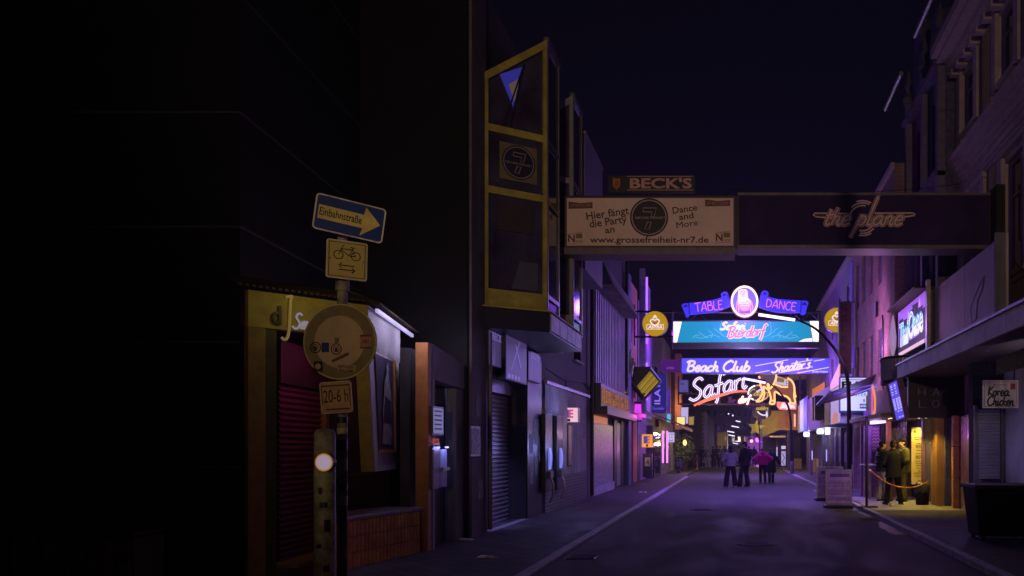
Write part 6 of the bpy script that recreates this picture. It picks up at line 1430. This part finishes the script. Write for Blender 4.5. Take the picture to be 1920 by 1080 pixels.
# ------------------------------------------------------------------ far end of the street
t = thing('yellow_corner_house', 'olive yellow panelled corner house with an orange ribbed bay under the neon elephant', 'house', W(1470,880,64))
d = 64.0
MB().prism([W(1428,770,d),W(1500,770,d),W(1500,806,d),W(1462,806,d),W(1430,819,d)], (0,6,0)).build('upper_panel', mat('mustard_panel', (.42,.33,.07), .6), t)
MB().ribs(W(1458,803,d-.05), FF, 14*d/FPX, 32*d/FPX, 9, .05).build('ribbed_bay', mat('peach_rib', (.55,.33,.22), .6), t)
MB().ribs(W(1472,802,d-.04), FF, 26*d/FPX, 31*d/FPX, 14, .05).build('ribbed_bay', mat('rust_rib', (.48,.24,.10), .6), t)
MB().pbox(1430,1500,819,880,d+1.2,.5).build('ground_wall', M_dark, t)
MB().pbox(1443,1473,817,820,d-.8,2.5).build('door_canopy', M_steel, t)
MB().pbox(1476,1480,808,884,d,.5).build('post', M_black, t); MB().pbox(1455,1459,820,884,d,.4).build('post', M_brown, t)
o = MB().pbox(1461,1476,822,884,d+1.0,.1).build('door', M_black, t)
MB().pbox(1465,1473,836,842,d+.98,.02).build('door_poster', emit('poster_cool', (190,185,225), 1.0), o); f = MB().pbox(1465,1473,846,873,d+.98,.02).build('door_poster', emit('poster_cool_b', (170,160,215), .9), o)
b = MB(); b.tube([W(1467,850,d+.97),W(1471,858,d+.97),W(1467,866,d+.97),W(1471,872,d+.97)], .03, 5); b.build('poster_figure', M_ink, f)
MB().pbox(1480,1488,812,884,d+.8,.2).build('side_door', mat('door_dark_violet', (.07,.05,.12), .6), t)
MB().pbox(1489,1503,860,891,d-8,.1).build('yellow_panel', mat('panel_mustard', (.40,.34,.05), .6), t)
MB().pbox(1489,1492,776,800,d-.4,.2).build('lamp_panel', emit('ellipse_peach', (240,190,170), 1.0), t)
lamp('mustard_light', W(1445,800,d-3), (1,.75,.15), 90, .3); lamp('rust_light', W(1475,800,d-3), (1,.5,.2), 110, .3)
t = thing('script_wall_sign', 'yellowish script over a white swoosh on a dark disc, under the neon circle', 'neon sign', W(1428,784,61))
MB().disc(W(1428,772,61), FF, .75, .1, 28, .6).build('backing', mat('disc_plum', (.06,.03,.06), .6), t)
b = MB(); b.stroke('colibri', W(1418,768,60.9), FF, 23*61/FPX, 7*61/FPX, .035, slant=.25, flat=.5); b.build('lettering', emit('neon_yellow_b', (190,160,60), .95), t)
b = MB().tube(smooth([W(1420,771,60.9),W(1425,776,60.9),W(1432,778.5,60.9),W(1438,777,60.9)]), .055, 6); b.pbox(1436,1440,770,783,60.9,.1); b.build('swoosh', emit('swoosh_white', (225,215,240), 1.1), t)
t = thing('star_emblem', 'big olive five pointed star beside the mustard house', 'star sign', W(1418,822,62.5))
b = MB(); c = W(1418,802,62.5)
b.flat([((.70 if k % 2 == 0 else .31)*math.sin(k*math.pi/5+.12), (.70 if k % 2 == 0 else .31)*math.cos(k*math.pi/5+.12)) for k in range(10)], c+YU*.1, FF, .12); b.build('star', mat('star_olive', (.40,.36,.08), .6), t)
lamp('star_light', c+Vector((-.3,-2,.5)), (1,.85,.3), 25, .2)
t = thing('violet_bar_front', 'tiny distant bar front with violet and pink lamps and bright door strips', 'bar front', W(1425,885,76))
MB().pbox(1400,1462,818,884,76.5,1).build('wall', mat('bar_lilac', (.22,.13,.30), .7), t)
MB().pbox(1426,1446,827,829.5,75.8,.3).build('sign_strip', emit('strip_violet', (110,70,250), 1.1), t)
for p0, p1, col, nm in ((1441,1443.5,(230,210,255),'white'),(1434,1436.5,(220,40,70),'red'),(1451,1455,(225,70,215),'pink')): MB().pbox(p0,p1,831,850,76.2,.2).build('door_strip', emit('door_strip_'+nm, col, 1.1), t)
MB().pbox(1456,1461,850,886,76.2,.3).build('yellow_pillar', mat('pillar_yellow', (.42,.36,.08), .6), t)
b = MB().ell(W(1409,827,75.8),.16,.1,.16,10,6); build_each(b, 'globe_lamp', emit('globe_peach', (255,190,150), 1.6), t)
b = MB().ell(W(1419,823.5,75.8),.15,.1,.15,10,6); b.ell(W(1420,826.5,75.8),.15,.1,.15,10,6); build_each(b, 'globe_lamp', emit('globe_violet', (210,110,255), 1.8), t)
b = MB().tube(smooth([W(1409,850,75.5),W(1414,845,75.5),W(1418,851,75.5)]), .06, 6); b.build('neon_arch', emit('arch_white', (215,180,240), 1.1), t)
lamp('violet_bar_light', W(1420,838,74), (.8,.25,1), 240, .3)
t = thing('far_dark_block', 'tall dark apartment block closing the street at its far end', 'apartment building', W(1350,838,150))
MB().pbox(1296,1444,702,840,150,12).build('wall', mat('far_block', (.22,.24,.26), .8), t)
b = MB()
for r in range(5):
    for k in range(12): b.pbox(1303+11.5*k,1308+11.5*k,722+24*r,732+24*r,149.9,.05)
build_each(b, 'window', M_glass, t)
f = MB().pbox(1345,1350,799,808,149.85,.06).build('window', emit('far_window', (46,44,86), .7), t)
t = thing('olive_house', 'small olive yellow house with two dark windows far down the street', 'house', W(1354,850,110))
MB().pbox(1344.5,1364,810,852,110,6).build('wall', mat('olive_wall', (.38,.30,.12), .8), t)
b = MB(); b.pbox(1348,1352,836,845,109.9,.1); b.pbox(1356,1361,836,845,109.9,.1); build_each(b, 'window', M_ornate, t)
MB().pbox(1360,1361.2,819,826,109.9,.05).build('window', emit('lit_slit', (200,170,60), 1.0), t); MB().pbox(1344,1364.5,830,831,109.85,.15).build('moulding', M_mould, t)
lamp('olive_house_light', W(1353,842,106), (1,.75,.25), 150, .3)
t = thing('far_side_house', 'dark narrow house beside the crossing with pale corner stones', 'house', W(1315,880,66))
MB().pbox(1300,1321,770,872,66,30).build('wall', mat('side_house', (.05,.045,.045), .8), t)
b = MB()
for i in range(12): b.pbox(1316+.8*(i%2),1321.2,774+8*i,780+8*i,65.95,.1)
build_each(b, 'corner_stone', M_grey, t)
t = thing('far_side_house', 'dim violet far house front behind the star and hanging lamps', 'house', W(1405,870,90))
MB().hexa([(2.0,80,0),(4,80,0),(5,140,0),(2.4,140,0),(2.0,80,5.2),(4,80,5.2),(5,140,7),(2.4,140,7)]).build('wall', mat('dusk_violet', (.10,.07,.10), .8), t)
t = thing('street_hoop', 'thin pale hoop of an unlit street decoration hung over the far road', 'street decoration', W(1375,790,80)); MB().ring(W(1378,782,80), FF, 28*80/FPX, .05, .05, 40, 17*80/FPX, 2.6, 5.6).build('hoop', M_grey, t)
# hanging lamps
E_hang = emit('hanging_tube', (255,238,255), 1.15)
for i, (px, py, d, L) in enumerate(((1384,790,70,9),(1378.5,800,66,14),(1370,809.5,84,13),(1372,816.5,92,12),(1381.5,827.5,110,6),(1379,831.5,104,10))):
    lab = ('highest short','long bright','leftmost','second lowest long','small upper distant','lowest distant')[i]+' white tube lamp hanging over the far street'
    t = thing('hanging_street_lamp', lab, 'street lamp', W(px,py,d), 'tube lamps hanging over the far street')
    a = W(px-L/2,py-L*.10,d); c = W(px+L/2,py+L*.10,d); MB().tube([a,c], .040*d/70, 8).build('tube', E_hang, t); MB().tube([a+ZU*.1*d/70,c+ZU*.1*d/70], .05, 6).build('case', M_lampcase, t)
    b = MB().tube([(a+c)/2+ZU*.1*d/70, (a+c)/2+ZU*.6], .015, 4); b.build('hanger', M_black, t)
    lamp('hanging_lamp_light', (a+c)/2+(-ZU*.5 if i < 4 else YU*8), (.75,.6,1), 40 if i < 4 else 260, .2)
for px, py, d in ((1374,779,60),(1366,776,62)):
    t = thing('festoon_bulb', 'small white bulb hanging above the tube lamps' if px > 1370 else 'faint tiny bulb beside the small white bulb', 'bulb', W(px,py,d)); MB().ell(W(px,py,d),.06,.06,.06,8,6).build('bulb', emit('bulb_%d' % px, (230,220,255), 1.5), t); MB().tube([W(px,py,d)+ZU*.06, W(px,py,d)+ZU*1.2], .006, 4).build('wire', M_black, t)
# ------------------------------------------------------------------ curved street lamps
def streetlamp(lab, X, d, pts, head, r0=.085, lit=True, base=.09, em=None, hr=.055):
    t = thing('street_lamp', lab, 'street lamp', (X,d,base), 'curved street lamps')
    P = [Vector((X,d,base))]+[W(px,py,d) for px, py in pts]; S_ = smooth(P, 5); n = len(S_)
    MB().tube(S_, [r0*(1-.62*i/(n-1)) for i in range(n)], 10).build('pole', mat('lamp_pole_%d' % int(d), (.008,.008,.010), .7, spec=.1), t, True)
    MB().lathe([(r0*1.5,base),(r0*1.5,base+.6),(r0*1.05,base+.75)], (X,d,0), 14).build('base', M_lampcase, t)
    a, c = W(*head[0], d), W(*head[1], d)
    MB().tube([a+ZU*hr*.9, c+ZU*hr*.9], hr*1.05, 8).build('head', M_lampcase, t)
    MB().tube([a+(c-a)*.02-ZU*.01, c-(c-a)*.02-ZU*.01], hr, 8).build('lit_tube', em or E_lamp, t)
    return (a+c)/2
h = streetlamp('curved dark street lamp with a long white tube head, nearest', W(1592,0,28).x, 28, [(1592,800),(1590,720),(1580,680),(1560,648),(1530,617),(1498,601)], ((1492,599),(1421,588.5)), hr=.06)
lamp('street_lamp_light', h-ZU*.25, (.30,.14,1), 2700, .25, 118, h-ZU*5, .7)
h = streetlamp('curved dark street lamp crossing the neon elephant, middle one', W(1485,0,46).x, 46, [(1484,820),(1480,770),(1469,745),(1455,728),(1442,718.5)], ((1436,717),(1393,708.5)), hr=.075)
lamp('street_lamp_light', h-ZU*.25, (.30,.14,1), 2700, .25, 118, h-ZU*5, .7)
h = streetlamp('thin street lamp pole in front of the olive star, farthest', W(1425,0,62).x, 62, [(1424.5,820),(1422,790),(1417,775),(1409,766)], ((1408,765),(1394,762)), r0=.06, hr=.04, base=0, em=M_lampcase)
# lamps that stand behind the viewer: a street lamp and a sodium lamp on the corner
for nm, x, y, lab, col, pw, sp in (('lamp', 1.6, -7.0, 'corner street lamp with an amber head standing behind the viewer', (1,.60,.12), 110, None), ('lamp', 2.6, 9.0, '', (.45,.25,1), 0, None)):
    if not pw: continue
    t = thing('street_lamp', lab, 'street lamp', (x,y,0), 'curved street lamps')
    MB().tube(smooth([(x,y,0),(x,y,4),(x-.1,y,5.6),(x-.6,y,6.3)]), .07, 8).build('pole', M_lampcase, t); MB().ell((x-.8,y,6.3),.34,.16,.10,12,8).build('head', emit('sodium_head', (255,180,70), 4), t)
    lamp('sodium_light', (x-.8,y,6.1), col, pw, .2)
t = thing('street_lamp', 'wire hung violet street lamp over the road between viewer and gantry', 'street lamp', (1.2,9.5,8.2), 'curved street lamps')
MB().lathe([(.05,8.5),(.12,8.42),(.30,8.25),(.31,8.2)], (1.2,9.5,0), 20).build('shade', M_lampcase, t); MB().ell((1.2,9.5,8.2),.2,.2,.06,14,8).build('lens', emit('violet_lens', (220,190,255), 3), t); MB().tube([(-4.7,9.5,9.0),(1.2,9.5,8.5),(5.8,9.5,9.0)], .01, 5).build('wire', M_black, t)
lamp('hung_lamp_light', (1.2,9.5,8.05), (.26,.13,1), 60, .15)
t = thing('floodlight', 'amber facade floodlight on a short mast standing behind the viewer', 'floodlight', (1.0,-22,0))
MB().tube([(1.0,-22,0),(1.0,-22,4.1)], .06, 8).build('mast', M_lampcase, t); MB().box(.75,1.25,-22.3,-22.0,4.1,4.5).build('housing', M_lampcase, t); MB().box(.79,1.21,-21.998,-21.99,4.13,4.47).build('lens', emit('flood_lens', (255,190,110), 6), t)
lamp('flood_light', (1.0,-21.9,4.3), (1,.66,.40), 8600, .15, 31, (-.7,19,8.6), 1.0)
# ------------------------------------------------------------------ rope posts and scooter at the crossing
def ropepost(x, d, lab):
    t = thing('rope_post', lab, 'barrier post', (x,d,.04)); MB().lathe([(.16,.04),(.16,.06),(.03,.08),(.03,.98),(.05,1.0),(.05,1.04),(.02,1.07)], (x,d,0), 14).build('post', M_brass, t, True); return Vector((x,d,.97))
p1 = ropepost(W(1307,0,56).x, 56, 'brass rope post nearer the road at the crossing'); p2 = ropepost(W(1281,0,58).x, 58, 'brass rope post close to the parked scooter')
t = thing('barrier_rope', 'dark orange rope slung between two brass posts at the crossing', 'rope', (p1+p2)/2); MB().tube([p1+(p2-p1)*(k/12)-ZU*.3*(1-(2*k/12-1)**2) for k in range(13)], .03, 6).build('rope', M_rope, t, True)
t = thing('parked_scooter', 'dark motor scooter parked by the shop posts before the crossing', 'scooter', W(1273,895,50))
x, y = W(1273,0,50).x, 50.0
for dy in (-.62,.62):
    w = MB().tube([Vector((x,y+dy+.20*math.cos(2*math.pi*k/18),.24+.20*math.sin(2*math.pi*k/18))) for k in range(18)], .055, 8, True).build('wheel', M_black, t); MB().tube([(x-.05,y+dy,.24),(x+.05,y+dy,.24)], .12, 12).build('hub', M_steel, w)
b = MB().prism([(x-.16,y-.9,.42),(x-.16,y-.2,.30),(x-.16,y+.2,.30),(x-.16,y+.42,.85),(x-.16,y+.34,.88),(x-.16,y+.12,.42),(x-.16,y-.12,.42),(x-.16,y-.2,.72),(x-.16,y-.85,.80)], (.32,0,0)); b.build('body', mat('scooter_paint', (.05,.05,.07), .25), t, bev=.04)
MB().box(x-.14,x+.14,y-.85,y-.15,.80,.90).build('seat', M_black, t, bev=.03); b = MB().tube([(x,y+.55,.3),(x,y+.38,1.02)], .035, 8); b.tube([(x-.34,y+.33,1.06),(x,y+.38,1.03),(x+.34,y+.33,1.06)], .02, 8); b.build('handlebar', M_steel, t); MB().ell((x,y+.42,.92),.10,.08,.10).build('headlight', M_glass, t)
# pieces of litter
for i, (px, py) in enumerate(((872,1016),(912,1050),(1205,925))):
    d = EYE*FPX/(py-CY); c = W(px,py,d); rnd = random.Random(i); t = tag(MB().hexa([(c.x-.14,d-.05,.037),(c.x+.12,d-.08,.037),(c.x+.16,d+.05,.037),(c.x-.1,d+.07,.037),(c.x-.12,d-.04,.05),(c.x+.11,d-.06,.075),(c.x+.14,d+.04,.045),(c.x-.09,d+.06,.07)]).build('paper_scrap', M_white, None), ('crumpled pale paper scrap at the foot of the dark pilaster','curled pale paper scrap nearest on the pavement','tiny pale paper scrap far along the pavement')[i], 'litter'); t.location.z = .0
# ------------------------------------------------------------------ people
def remesh(mb, name, m, parent, vox, sm=3):
    me = bpy.data.meshes.new(name); me.from_pydata([tuple(v) for v in mb.v], [], mb.f); me.update()
    bm = bmesh.new(); bm.from_mesh(me); bmesh.ops.recalc_face_normals(bm, faces=bm.faces); bm.to_mesh(me); bm.free()
    o = bpy.data.objects.new(name, me); C.objects.link(o)
    r = o.modifiers.new('r', 'REMESH'); r.mode = 'VOXEL'; r.voxel_size = vox
    s = o.modifiers.new('s', 'SMOOTH'); s.factor = .5; s.iterations = sm
    dg = bpy.context.evaluated_depsgraph_get(); dg.update()
    me2 = bpy.data.meshes.new_from_object(o.evaluated_get(dg)); me2.name = name
    o.modifiers.clear(); o.data = me2; bpy.data.meshes.remove(me)
    me2.polygons.foreach_set('use_smooth', [True]*len(me2.polygons)); me2.materials.clear(); me2.materials.append(m); o.parent = parent
    return o
def cap(b, pts, rs, n=10):
    P = [Vector(p) for p in pts]; b.tube(P, list(rs), n)
    for p, r in zip(P, rs): b.ell(p, r, r, r, n, 6)
def loft(b, rings, n=20):
    vs = []
    for z, cx, cy, rx, ry in rings:
        for k in range(n): a = 2*math.pi*k/n; vs.append((cx+rx*math.cos(a), cy+ry*math.sin(a), z))
    fs = [(i*n+k, i*n+(k+1)%n, (i+1)*n+(k+1)%n, (i+1)*n+k) for i in range(len(rings)-1) for k in range(n)]
    fs += [tuple(range(n-1,-1,-1)), tuple((len(rings)-1)*n+k for k in range(n))]; b.add(vs, fs)
def person(lab, pos, rot, h=1.75, feet=((-.11,0),(.11,0)), knees=None, elbows=((-.29,-.03,1.14),(.29,-.03,1.14)), wrists=((-.27,.05,.90),(.27,.05,.90)), top=('jacket', None, .86, .03), trous=(None, .075), hair=('short', None), shoes=None, head=(0, 0), hat=None, lean=(0, 0), hood=False, vox=.012, group=None):
    # local frame: the figure faces +Y, x to its own far hand, z up; sizes for a 1.75 m figure
    t = thing('person', lab, 'person', pos, group); t.rotation_euler = (0,0,math.radians(rot)); s = h/1.75; t.scale = (s,s,s)
    lx, ly = lean; sh = lambda p, w: Vector((p[0]+lx*w, p[1]+ly*w, p[2]))
    hips = (-.095, .095); HZ = .92
    kn = knees or [((hips[i]+feet[i][0])/2, (feet[i][1])*.5+.03, .50) for i in (0,1)]
    b = MB()
    loft(b, [(.84,0,-.01,.165,.115),(.95,0,-.01,.165,.115),(1.08,lx*.3,ly*.3,.14,.10),(1.25,lx*.6,ly*.6,.165,.115),(1.38,lx*.85,ly*.85,.17,.115),(1.46,lx,ly,.12,.085),(1.50,lx,ly,.06,.06)])
    hd = Vector((lx*1.1, ly*1.1+.02, 1.625)); R = Matrix.Rotation(math.radians(head[0]), 3, 'Z') @ Matrix.Rotation(math.radians(head[1]), 3, 'X')
    cap(b, [(lx,ly,1.42),(hd.x,hd.y-.01,1.56)], [.06,.052])
    b.ell(hd+R @ Vector((0,-.005,.025)), .075, .092, .095, 14, 10, R); b.ell(hd+R @ Vector((0,.025,-.045)), .058, .068, .07, 12, 8, R)
    cap(b, [hd+R @ Vector((0,.085,.015)), hd+R @ Vector((0,.108,-.022))], [.012,.016], 8)
    b.ell(hd+R @ Vector((0,.088,-.055)), .024, .012, .010, 10, 6, R)
    for sx in (-1,1): b.ell(hd+R @ Vector((sx*.078,-.005,-.005)), .014, .026, .036, 8, 6, R)
    for i in (0,1):
        sx = (-1,1)[i]; S0 = Vector((sx*.175+lx, ly, 1.40)); E = Vector(elbows[i]); Wr = Vector(wrists[i])
        cap(b, [S0, E, Wr], [.055,.042,.03])
        dn = (Wr-E).normalized(); side = dn.cross(Vector((sx,0,0))); side = side.normalized() if side.length > .1 else Vector((0,1,0)); ax = side.cross(dn).normalized()
        pc = Wr+dn*.05; cap(b, [Wr, pc+side*.02, ], [.026,.026]); cap(b, [Wr+dn*.03-side*.022, pc+dn*.03-side*.028], [.017,.016]); cap(b, [Wr+dn*.03+side*.022, pc+dn*.03+side*.028], [.017,.016]); cap(b, [Wr+dn*.03, pc+dn*.03], [.02,.018])
        for k, L in enumerate((.062,.075,.070,.052)):
            o = pc+dn*.035+side*(-.033+.022*k); cap(b, [o, o+dn*L*.55+ax*.006*sx, o+dn*L*.9+ax*.022*sx], [.0095,.009,.0075], 6)
        o = Wr+dn*.025-side*.03; cap(b, [o, o+dn*.03-side*.022, o+dn*.062-side*.026], [.012,.011,.009], 6)
        A_ = Vector((feet[i][0], feet[i][1]-.02, .085)); cap(b, [(hips[i],-.01,HZ-.03), kn[i], A_], [.085,.055,.04]); cap(b, [A_, A_+Vector((feet[i][0]*.15,.15,-.045))], [.04,.032])
    remesh(b, 'body', M_skin, t, vox)
    b = MB()
    for i in (0,1):
        sx = (-1,1)[i]; p0 = hd+R @ Vector((sx*.030,.083,.028)); b.ell(p0, .010, .006, .006, 8, 6)
    o = b.build('eyes', M_ink, None, True); o.parent = t
    # trousers
    b = MB(); w = trous[1]
    loft(b, [(.80,0,-.01,.175,.125),(.95,0,-.01,.178,.128),(1.05,lx*.25,ly*.25,.16,.115)])
    for i in (0,1): cap(b, [(hips[i],-.01,HZ-.05), kn[i], (feet[i][0],feet[i][1]-.02,.10)], [.105,max(.075,w*.95),w])
    remesh(b, 'trousers', trous[0], t, vox)
    b = MB()
    for i in (0,1): A_ = Vector((feet[i][0], feet[i][1]-.05, .05)); dx = feet[i][0]*.25; cap(b, [A_, A_+Vector((dx*.6,.11,.0)), A_+Vector((dx,.20,-.008))], [.048,.045,.036]); b.box(A_.x-.045,A_.x+.045+dx*.5,A_.y-.05,A_.y+.20,.0,.03)
    remesh(b, 'shoes', shoes or M_ink, t, vox)
    # top
    kind, m, hem, ex = top; b = MB(); fl = .03 if kind == 'coat' else 0
    rg = [(hem,0,-.01,.185+ex+fl,.135+ex+fl)]
    if hem < .84: rg.append((.86,0,-.01,.185+ex,.14+ex))
    rg += [(.98 if hem < .95 else hem+.03,lx*.1,ly*.1,.178+ex,.132+ex),(1.12,lx*.35,ly*.35,.168+ex,.125+ex),(1.27,lx*.6,ly*.6,.185+ex,.135+ex),(1.39,lx*.85,ly*.85,.19+ex*.7,.13+ex*.6),(1.46,lx,ly,.13,.095),(1.52,lx*1.05,ly*1.05,.072,.075)]
    loft(b, rg, 24)
    for i in (0,1):
        sx = (-1,1)[i]; S0 = Vector((sx*.175+lx, ly, 1.395)); E = Vector(elbows[i]); Wr = Vector(wrists[i]); cap(b, [S0, S0+(E-S0)*.55, E, Wr-(Wr-E)*.06], [.072+ex*.6,.064+ex*.6,.054+ex*.6,.042+ex*.4])
        if kind == 'puffer':
            for f in (.15,.42,.70,.95): b.ell(S0+(E-S0)*f, .082+ex*.6, .082+ex*.6, .05, 12, 8)
            for f in (.2,.5,.8): b.ell(E+(Wr-E)*f, .066+ex*.5, .066+ex*.5, .045, 12, 8)
    if kind == 'puffer':
        for z in (hem+.05,hem+.15,hem+.25,hem+.35,hem+.45): b.ell((lx*.4,ly*.4-.01,z), .195+ex, .145+ex, .055, 20, 8)
    if hood: b.ell((lx,ly-.09,1.50), .12, .09, .085, 14, 8)
    remesh(b, 'jacket' if kind != 'coat' else 'coat', m, t, vox)
    # hair or hat
    b = MB(); hk, hm = hair
    if hk != 'none':
        b.ell(hd+R @ Vector((0,-.018,.045)), .086, .100, .088, 16, 10, R); b.ell(hd+R @ Vector((0,-.045,-.005)), .082, .072, .085, 14, 8, R)
        if hk == 'long': cap(b, [hd+R @ Vector((0,-.05,0)), hd+Vector((0,-.06,-.13)), hd+Vector((0,-.07,-.22))], [.085,.088,.062], 14); cap(b, [hd+R @ Vector((-.06,-.02,0)), hd+Vector((-.07,-.03,-.18))], [.04,.035]); cap(b, [hd+R @ Vector((.06,-.02,0)), hd+Vector((.07,-.03,-.18))], [.04,.035])
        if hk == 'bun': b.ell(hd+R @ Vector((0,-.10,.07)), .045,.045,.045, 10, 8)
        remesh(b, 'hair', hm, t, vox)
    if hat:
        b = MB(); b.ell(hd+R @ Vector((0,-.008,.068)), .093, .108, .075, 16, 8, R)
        if hat[0] == 'cap': b.ell(hd+R @ Vector((0,.12,.045)), .06, .06, .010, 12, 6, R)
        remesh(b, 'hat', hat[1], t, vox)
    return t
K = lambda n, c, r=.85: mat(n, c, r, noise=.3, scale=14, bump=.3, bscale=40, spec=.12)
m_blk = K('cloth_black', (.012,.012,.015)); m_gj = K('cloth_grey_lilac', (.20,.19,.24)); m_hair = K('hair_dark', (.02,.014,.012), .5); m_pink = K('cloth_magenta', (.62,.02,.42), .5); m_navy = K('cloth_navy', (.018,.022,.06)); m_denim = K('denim_pale', (.28,.27,.28)); m_ol = K('cloth_olive', (.075,.075,.035)); m_blond = K('hair_fair', (.22,.15,.08), .5); m_gr = K('cloth_grey', (.12,.12,.13)); m_wshoe = K('shoe_pale', (.42,.40,.42)); m_puf = K('puffer_black', (.02,.02,.024), .35)
person('person from behind in a grey jacket and wide black trousers with dark shoulder length hair', (W(1370,0,33.2).x,33.2,0), 4, 1.70, feet=((-.20,.0),(.20,.06)), elbows=((-.34,-.04,1.14),(.28,.0,1.13)), wrists=((-.26,.10,.90),(.24,.14,.92)), top=('jacket',m_gj,.88,.045), trous=(m_blk,.115), hair=('long',m_hair), shoes=m_wshoe, head=(-12,0))
person('tall person in black cap, coat and black trousers standing beside the grey jacket', (W(1397,0,33.2).x,33.35,0), 52, 1.86, feet=((-.15,.16),(.10,-.04)), elbows=((-.27,.02,1.13),(.26,-.06,1.13)), wrists=((-.20,.18,.94),(.24,.06,.88)), top=('jacket',m_blk,.80,.02), trous=(m_blk,.10), hair=('short',m_hair), head=(25,0), hat=('beanie',m_blk))
person('person from behind in a bright magenta puffer with elbows out and dark leggings', (W(1430,0,36.4).x,36.4,0), 2, 1.60, feet=((-.12,-.02),(.13,.08)), elbows=((-.44,-.03,1.20),(.44,-.03,1.22)), wrists=((-.28,.12,1.04),(.26,.14,1.05)), top=('puffer',m_pink,.92,.075), trous=(m_blk,.062), hair=('bun',m_blond), head=(0,-8), hood=True)
person('person in a long dark navy coat walking close beside the magenta puffer', (W(1446,0,36.8).x,36.8,0), -14, 1.60, feet=((-.10,.10),(.10,-.10)), elbows=((-.30,.0,1.14),(.34,-.05,1.16)), wrists=((-.26,.12,.92),(.40,.10,.96)), top=('coat',m_navy,.52,.05), trous=(m_navy,.075), hair=('short',m_gr), lean=(-.04,.03))
person('person in profile in a black hooded puffer and pale jeans at the bar', (W(1654,0,23.0).x,23.0,.09), -78, 1.74, feet=((-.09,-.03),(.10,.10)), elbows=((-.30,.02,1.14),(.30,.04,1.14)), wrists=((-.20,.24,1.02),(.20,.25,1.04)), top=('puffer',m_puf,.86,.05), trous=(m_denim,.08), hair=('short',m_hair), hood=True, head=(0,4))
person('person from behind in a long dark coat standing legs apart before the rope', (W(1675,0,21.6).x,21.6,.09), 6, 1.74, feet=((-.19,.0),(.22,.06)), elbows=((-.29,.0,1.13),(.30,.02,1.13)), wrists=((-.17,.20,1.02),(.22,.17,.95)), top=('coat',m_blk,.74,.03), trous=(m_blk,.085), hair=('short',m_hair), head=(-25,-4))
person('person in a dark cap and olive jacket facing the other two at the bar', (W(1693,0,22.9).x,22.9,.09), 110, 1.80, feet=((-.10,.05),(.12,-.05)), elbows=((-.30,.05,1.15),(.30,.05,1.15)), wrists=((-.16,.24,1.08),(.18,.24,1.10)), top=('jacket',m_ol,.80,.05), trous=(m_ol,.085), hair=('short',m_hair), hat=('cap',m_blk), head=(0,6))
crowd = [(1327,61,170,1.72,m_gr,m_denim,'grey jacket and pale jeans with a yellow beanie','beanie'),(1317,66,20,1.74,m_blk,m_blk,'black jacket farthest towards the corner stones',None),(1337,64,-60,1.70,m_navy,m_blk,'navy jacket turned sideways near the yellow beanie',None),(1344,66,10,1.78,m_blk,m_blk,'black coat in the middle of the far crowd','c'),(1351,63,150,1.68,m_gr,m_navy,'dark grey top and navy trousers in the far crowd',None),(1358,67,-20,1.76,m_navy,m_navy,'all navy clothes just before the grey jacketed pair',None),(1385,66,30,1.74,m_gr,m_blk,'grey jacket seen between the pair in the road',None),(1404,68,-30,1.72,m_blk,m_gr,'black jacket and grey trousers right of the tall pair',None),(1414,70,160,1.7,m_navy,m_blk,'navy top under the violet lamps',None),(1456,66,60,1.74,m_blk,m_blk,'black clothes at the mustard house door',None),(1293,60,120,1.70,m_blk,m_blk,'black clothes with arms folded beside the rope',None)]
m_yel = K('beanie_yellow', (.45,.38,.03)); rnd = random.Random(11)
for px, d, rot, h, mt, ml, lab, ex in crowd:
    f = rnd.uniform(-.06,.06); fold = 'folded' in lab
    person('distant person in '+lab, (W(px,0,d).x,d,0), rot, h, feet=((-.12,f),(.12,-f)), elbows=((-.29,.0,1.14),(.29,.0,1.14)), wrists=((-.12,.22,1.15),(.12,.24,1.18)) if (fold or px in (1327,1351)) else ((-.27,.06+f,.90),(.26,.10-f,.91)), top=('coat' if ex == 'c' else 'jacket',mt,.62 if ex == 'c' else .86,.04), trous=(ml,.08), hair=('short',m_hair), hat=('beanie',m_yel) if ex == 'beanie' else None, vox=.016, group='distant people at the crossing')
# ------------------------------------------------------------------ thin haze, added to lift the black far end
hm = bpy.data.materials.new('added_haze'); hm.use_nodes = True; hn = hm.node_tree; hn.nodes.remove(hn.nodes['Principled BSDF'])
hv = hn.nodes.new('ShaderNodeVolumePrincipled'); hv.inputs['Density'].default_value = .0011; hv.inputs['Color'].default_value = (.85, .85, .92, 1); hv.inputs['Anisotropy'].default_value = .2
hn.links.new(hv.outputs[0], hn.nodes['Material Output'].inputs['Volume'])
MB().box(-112, 112, -62, 242, -1.1, 17.0).build('haze', hm)['kind'] = 'stuff'
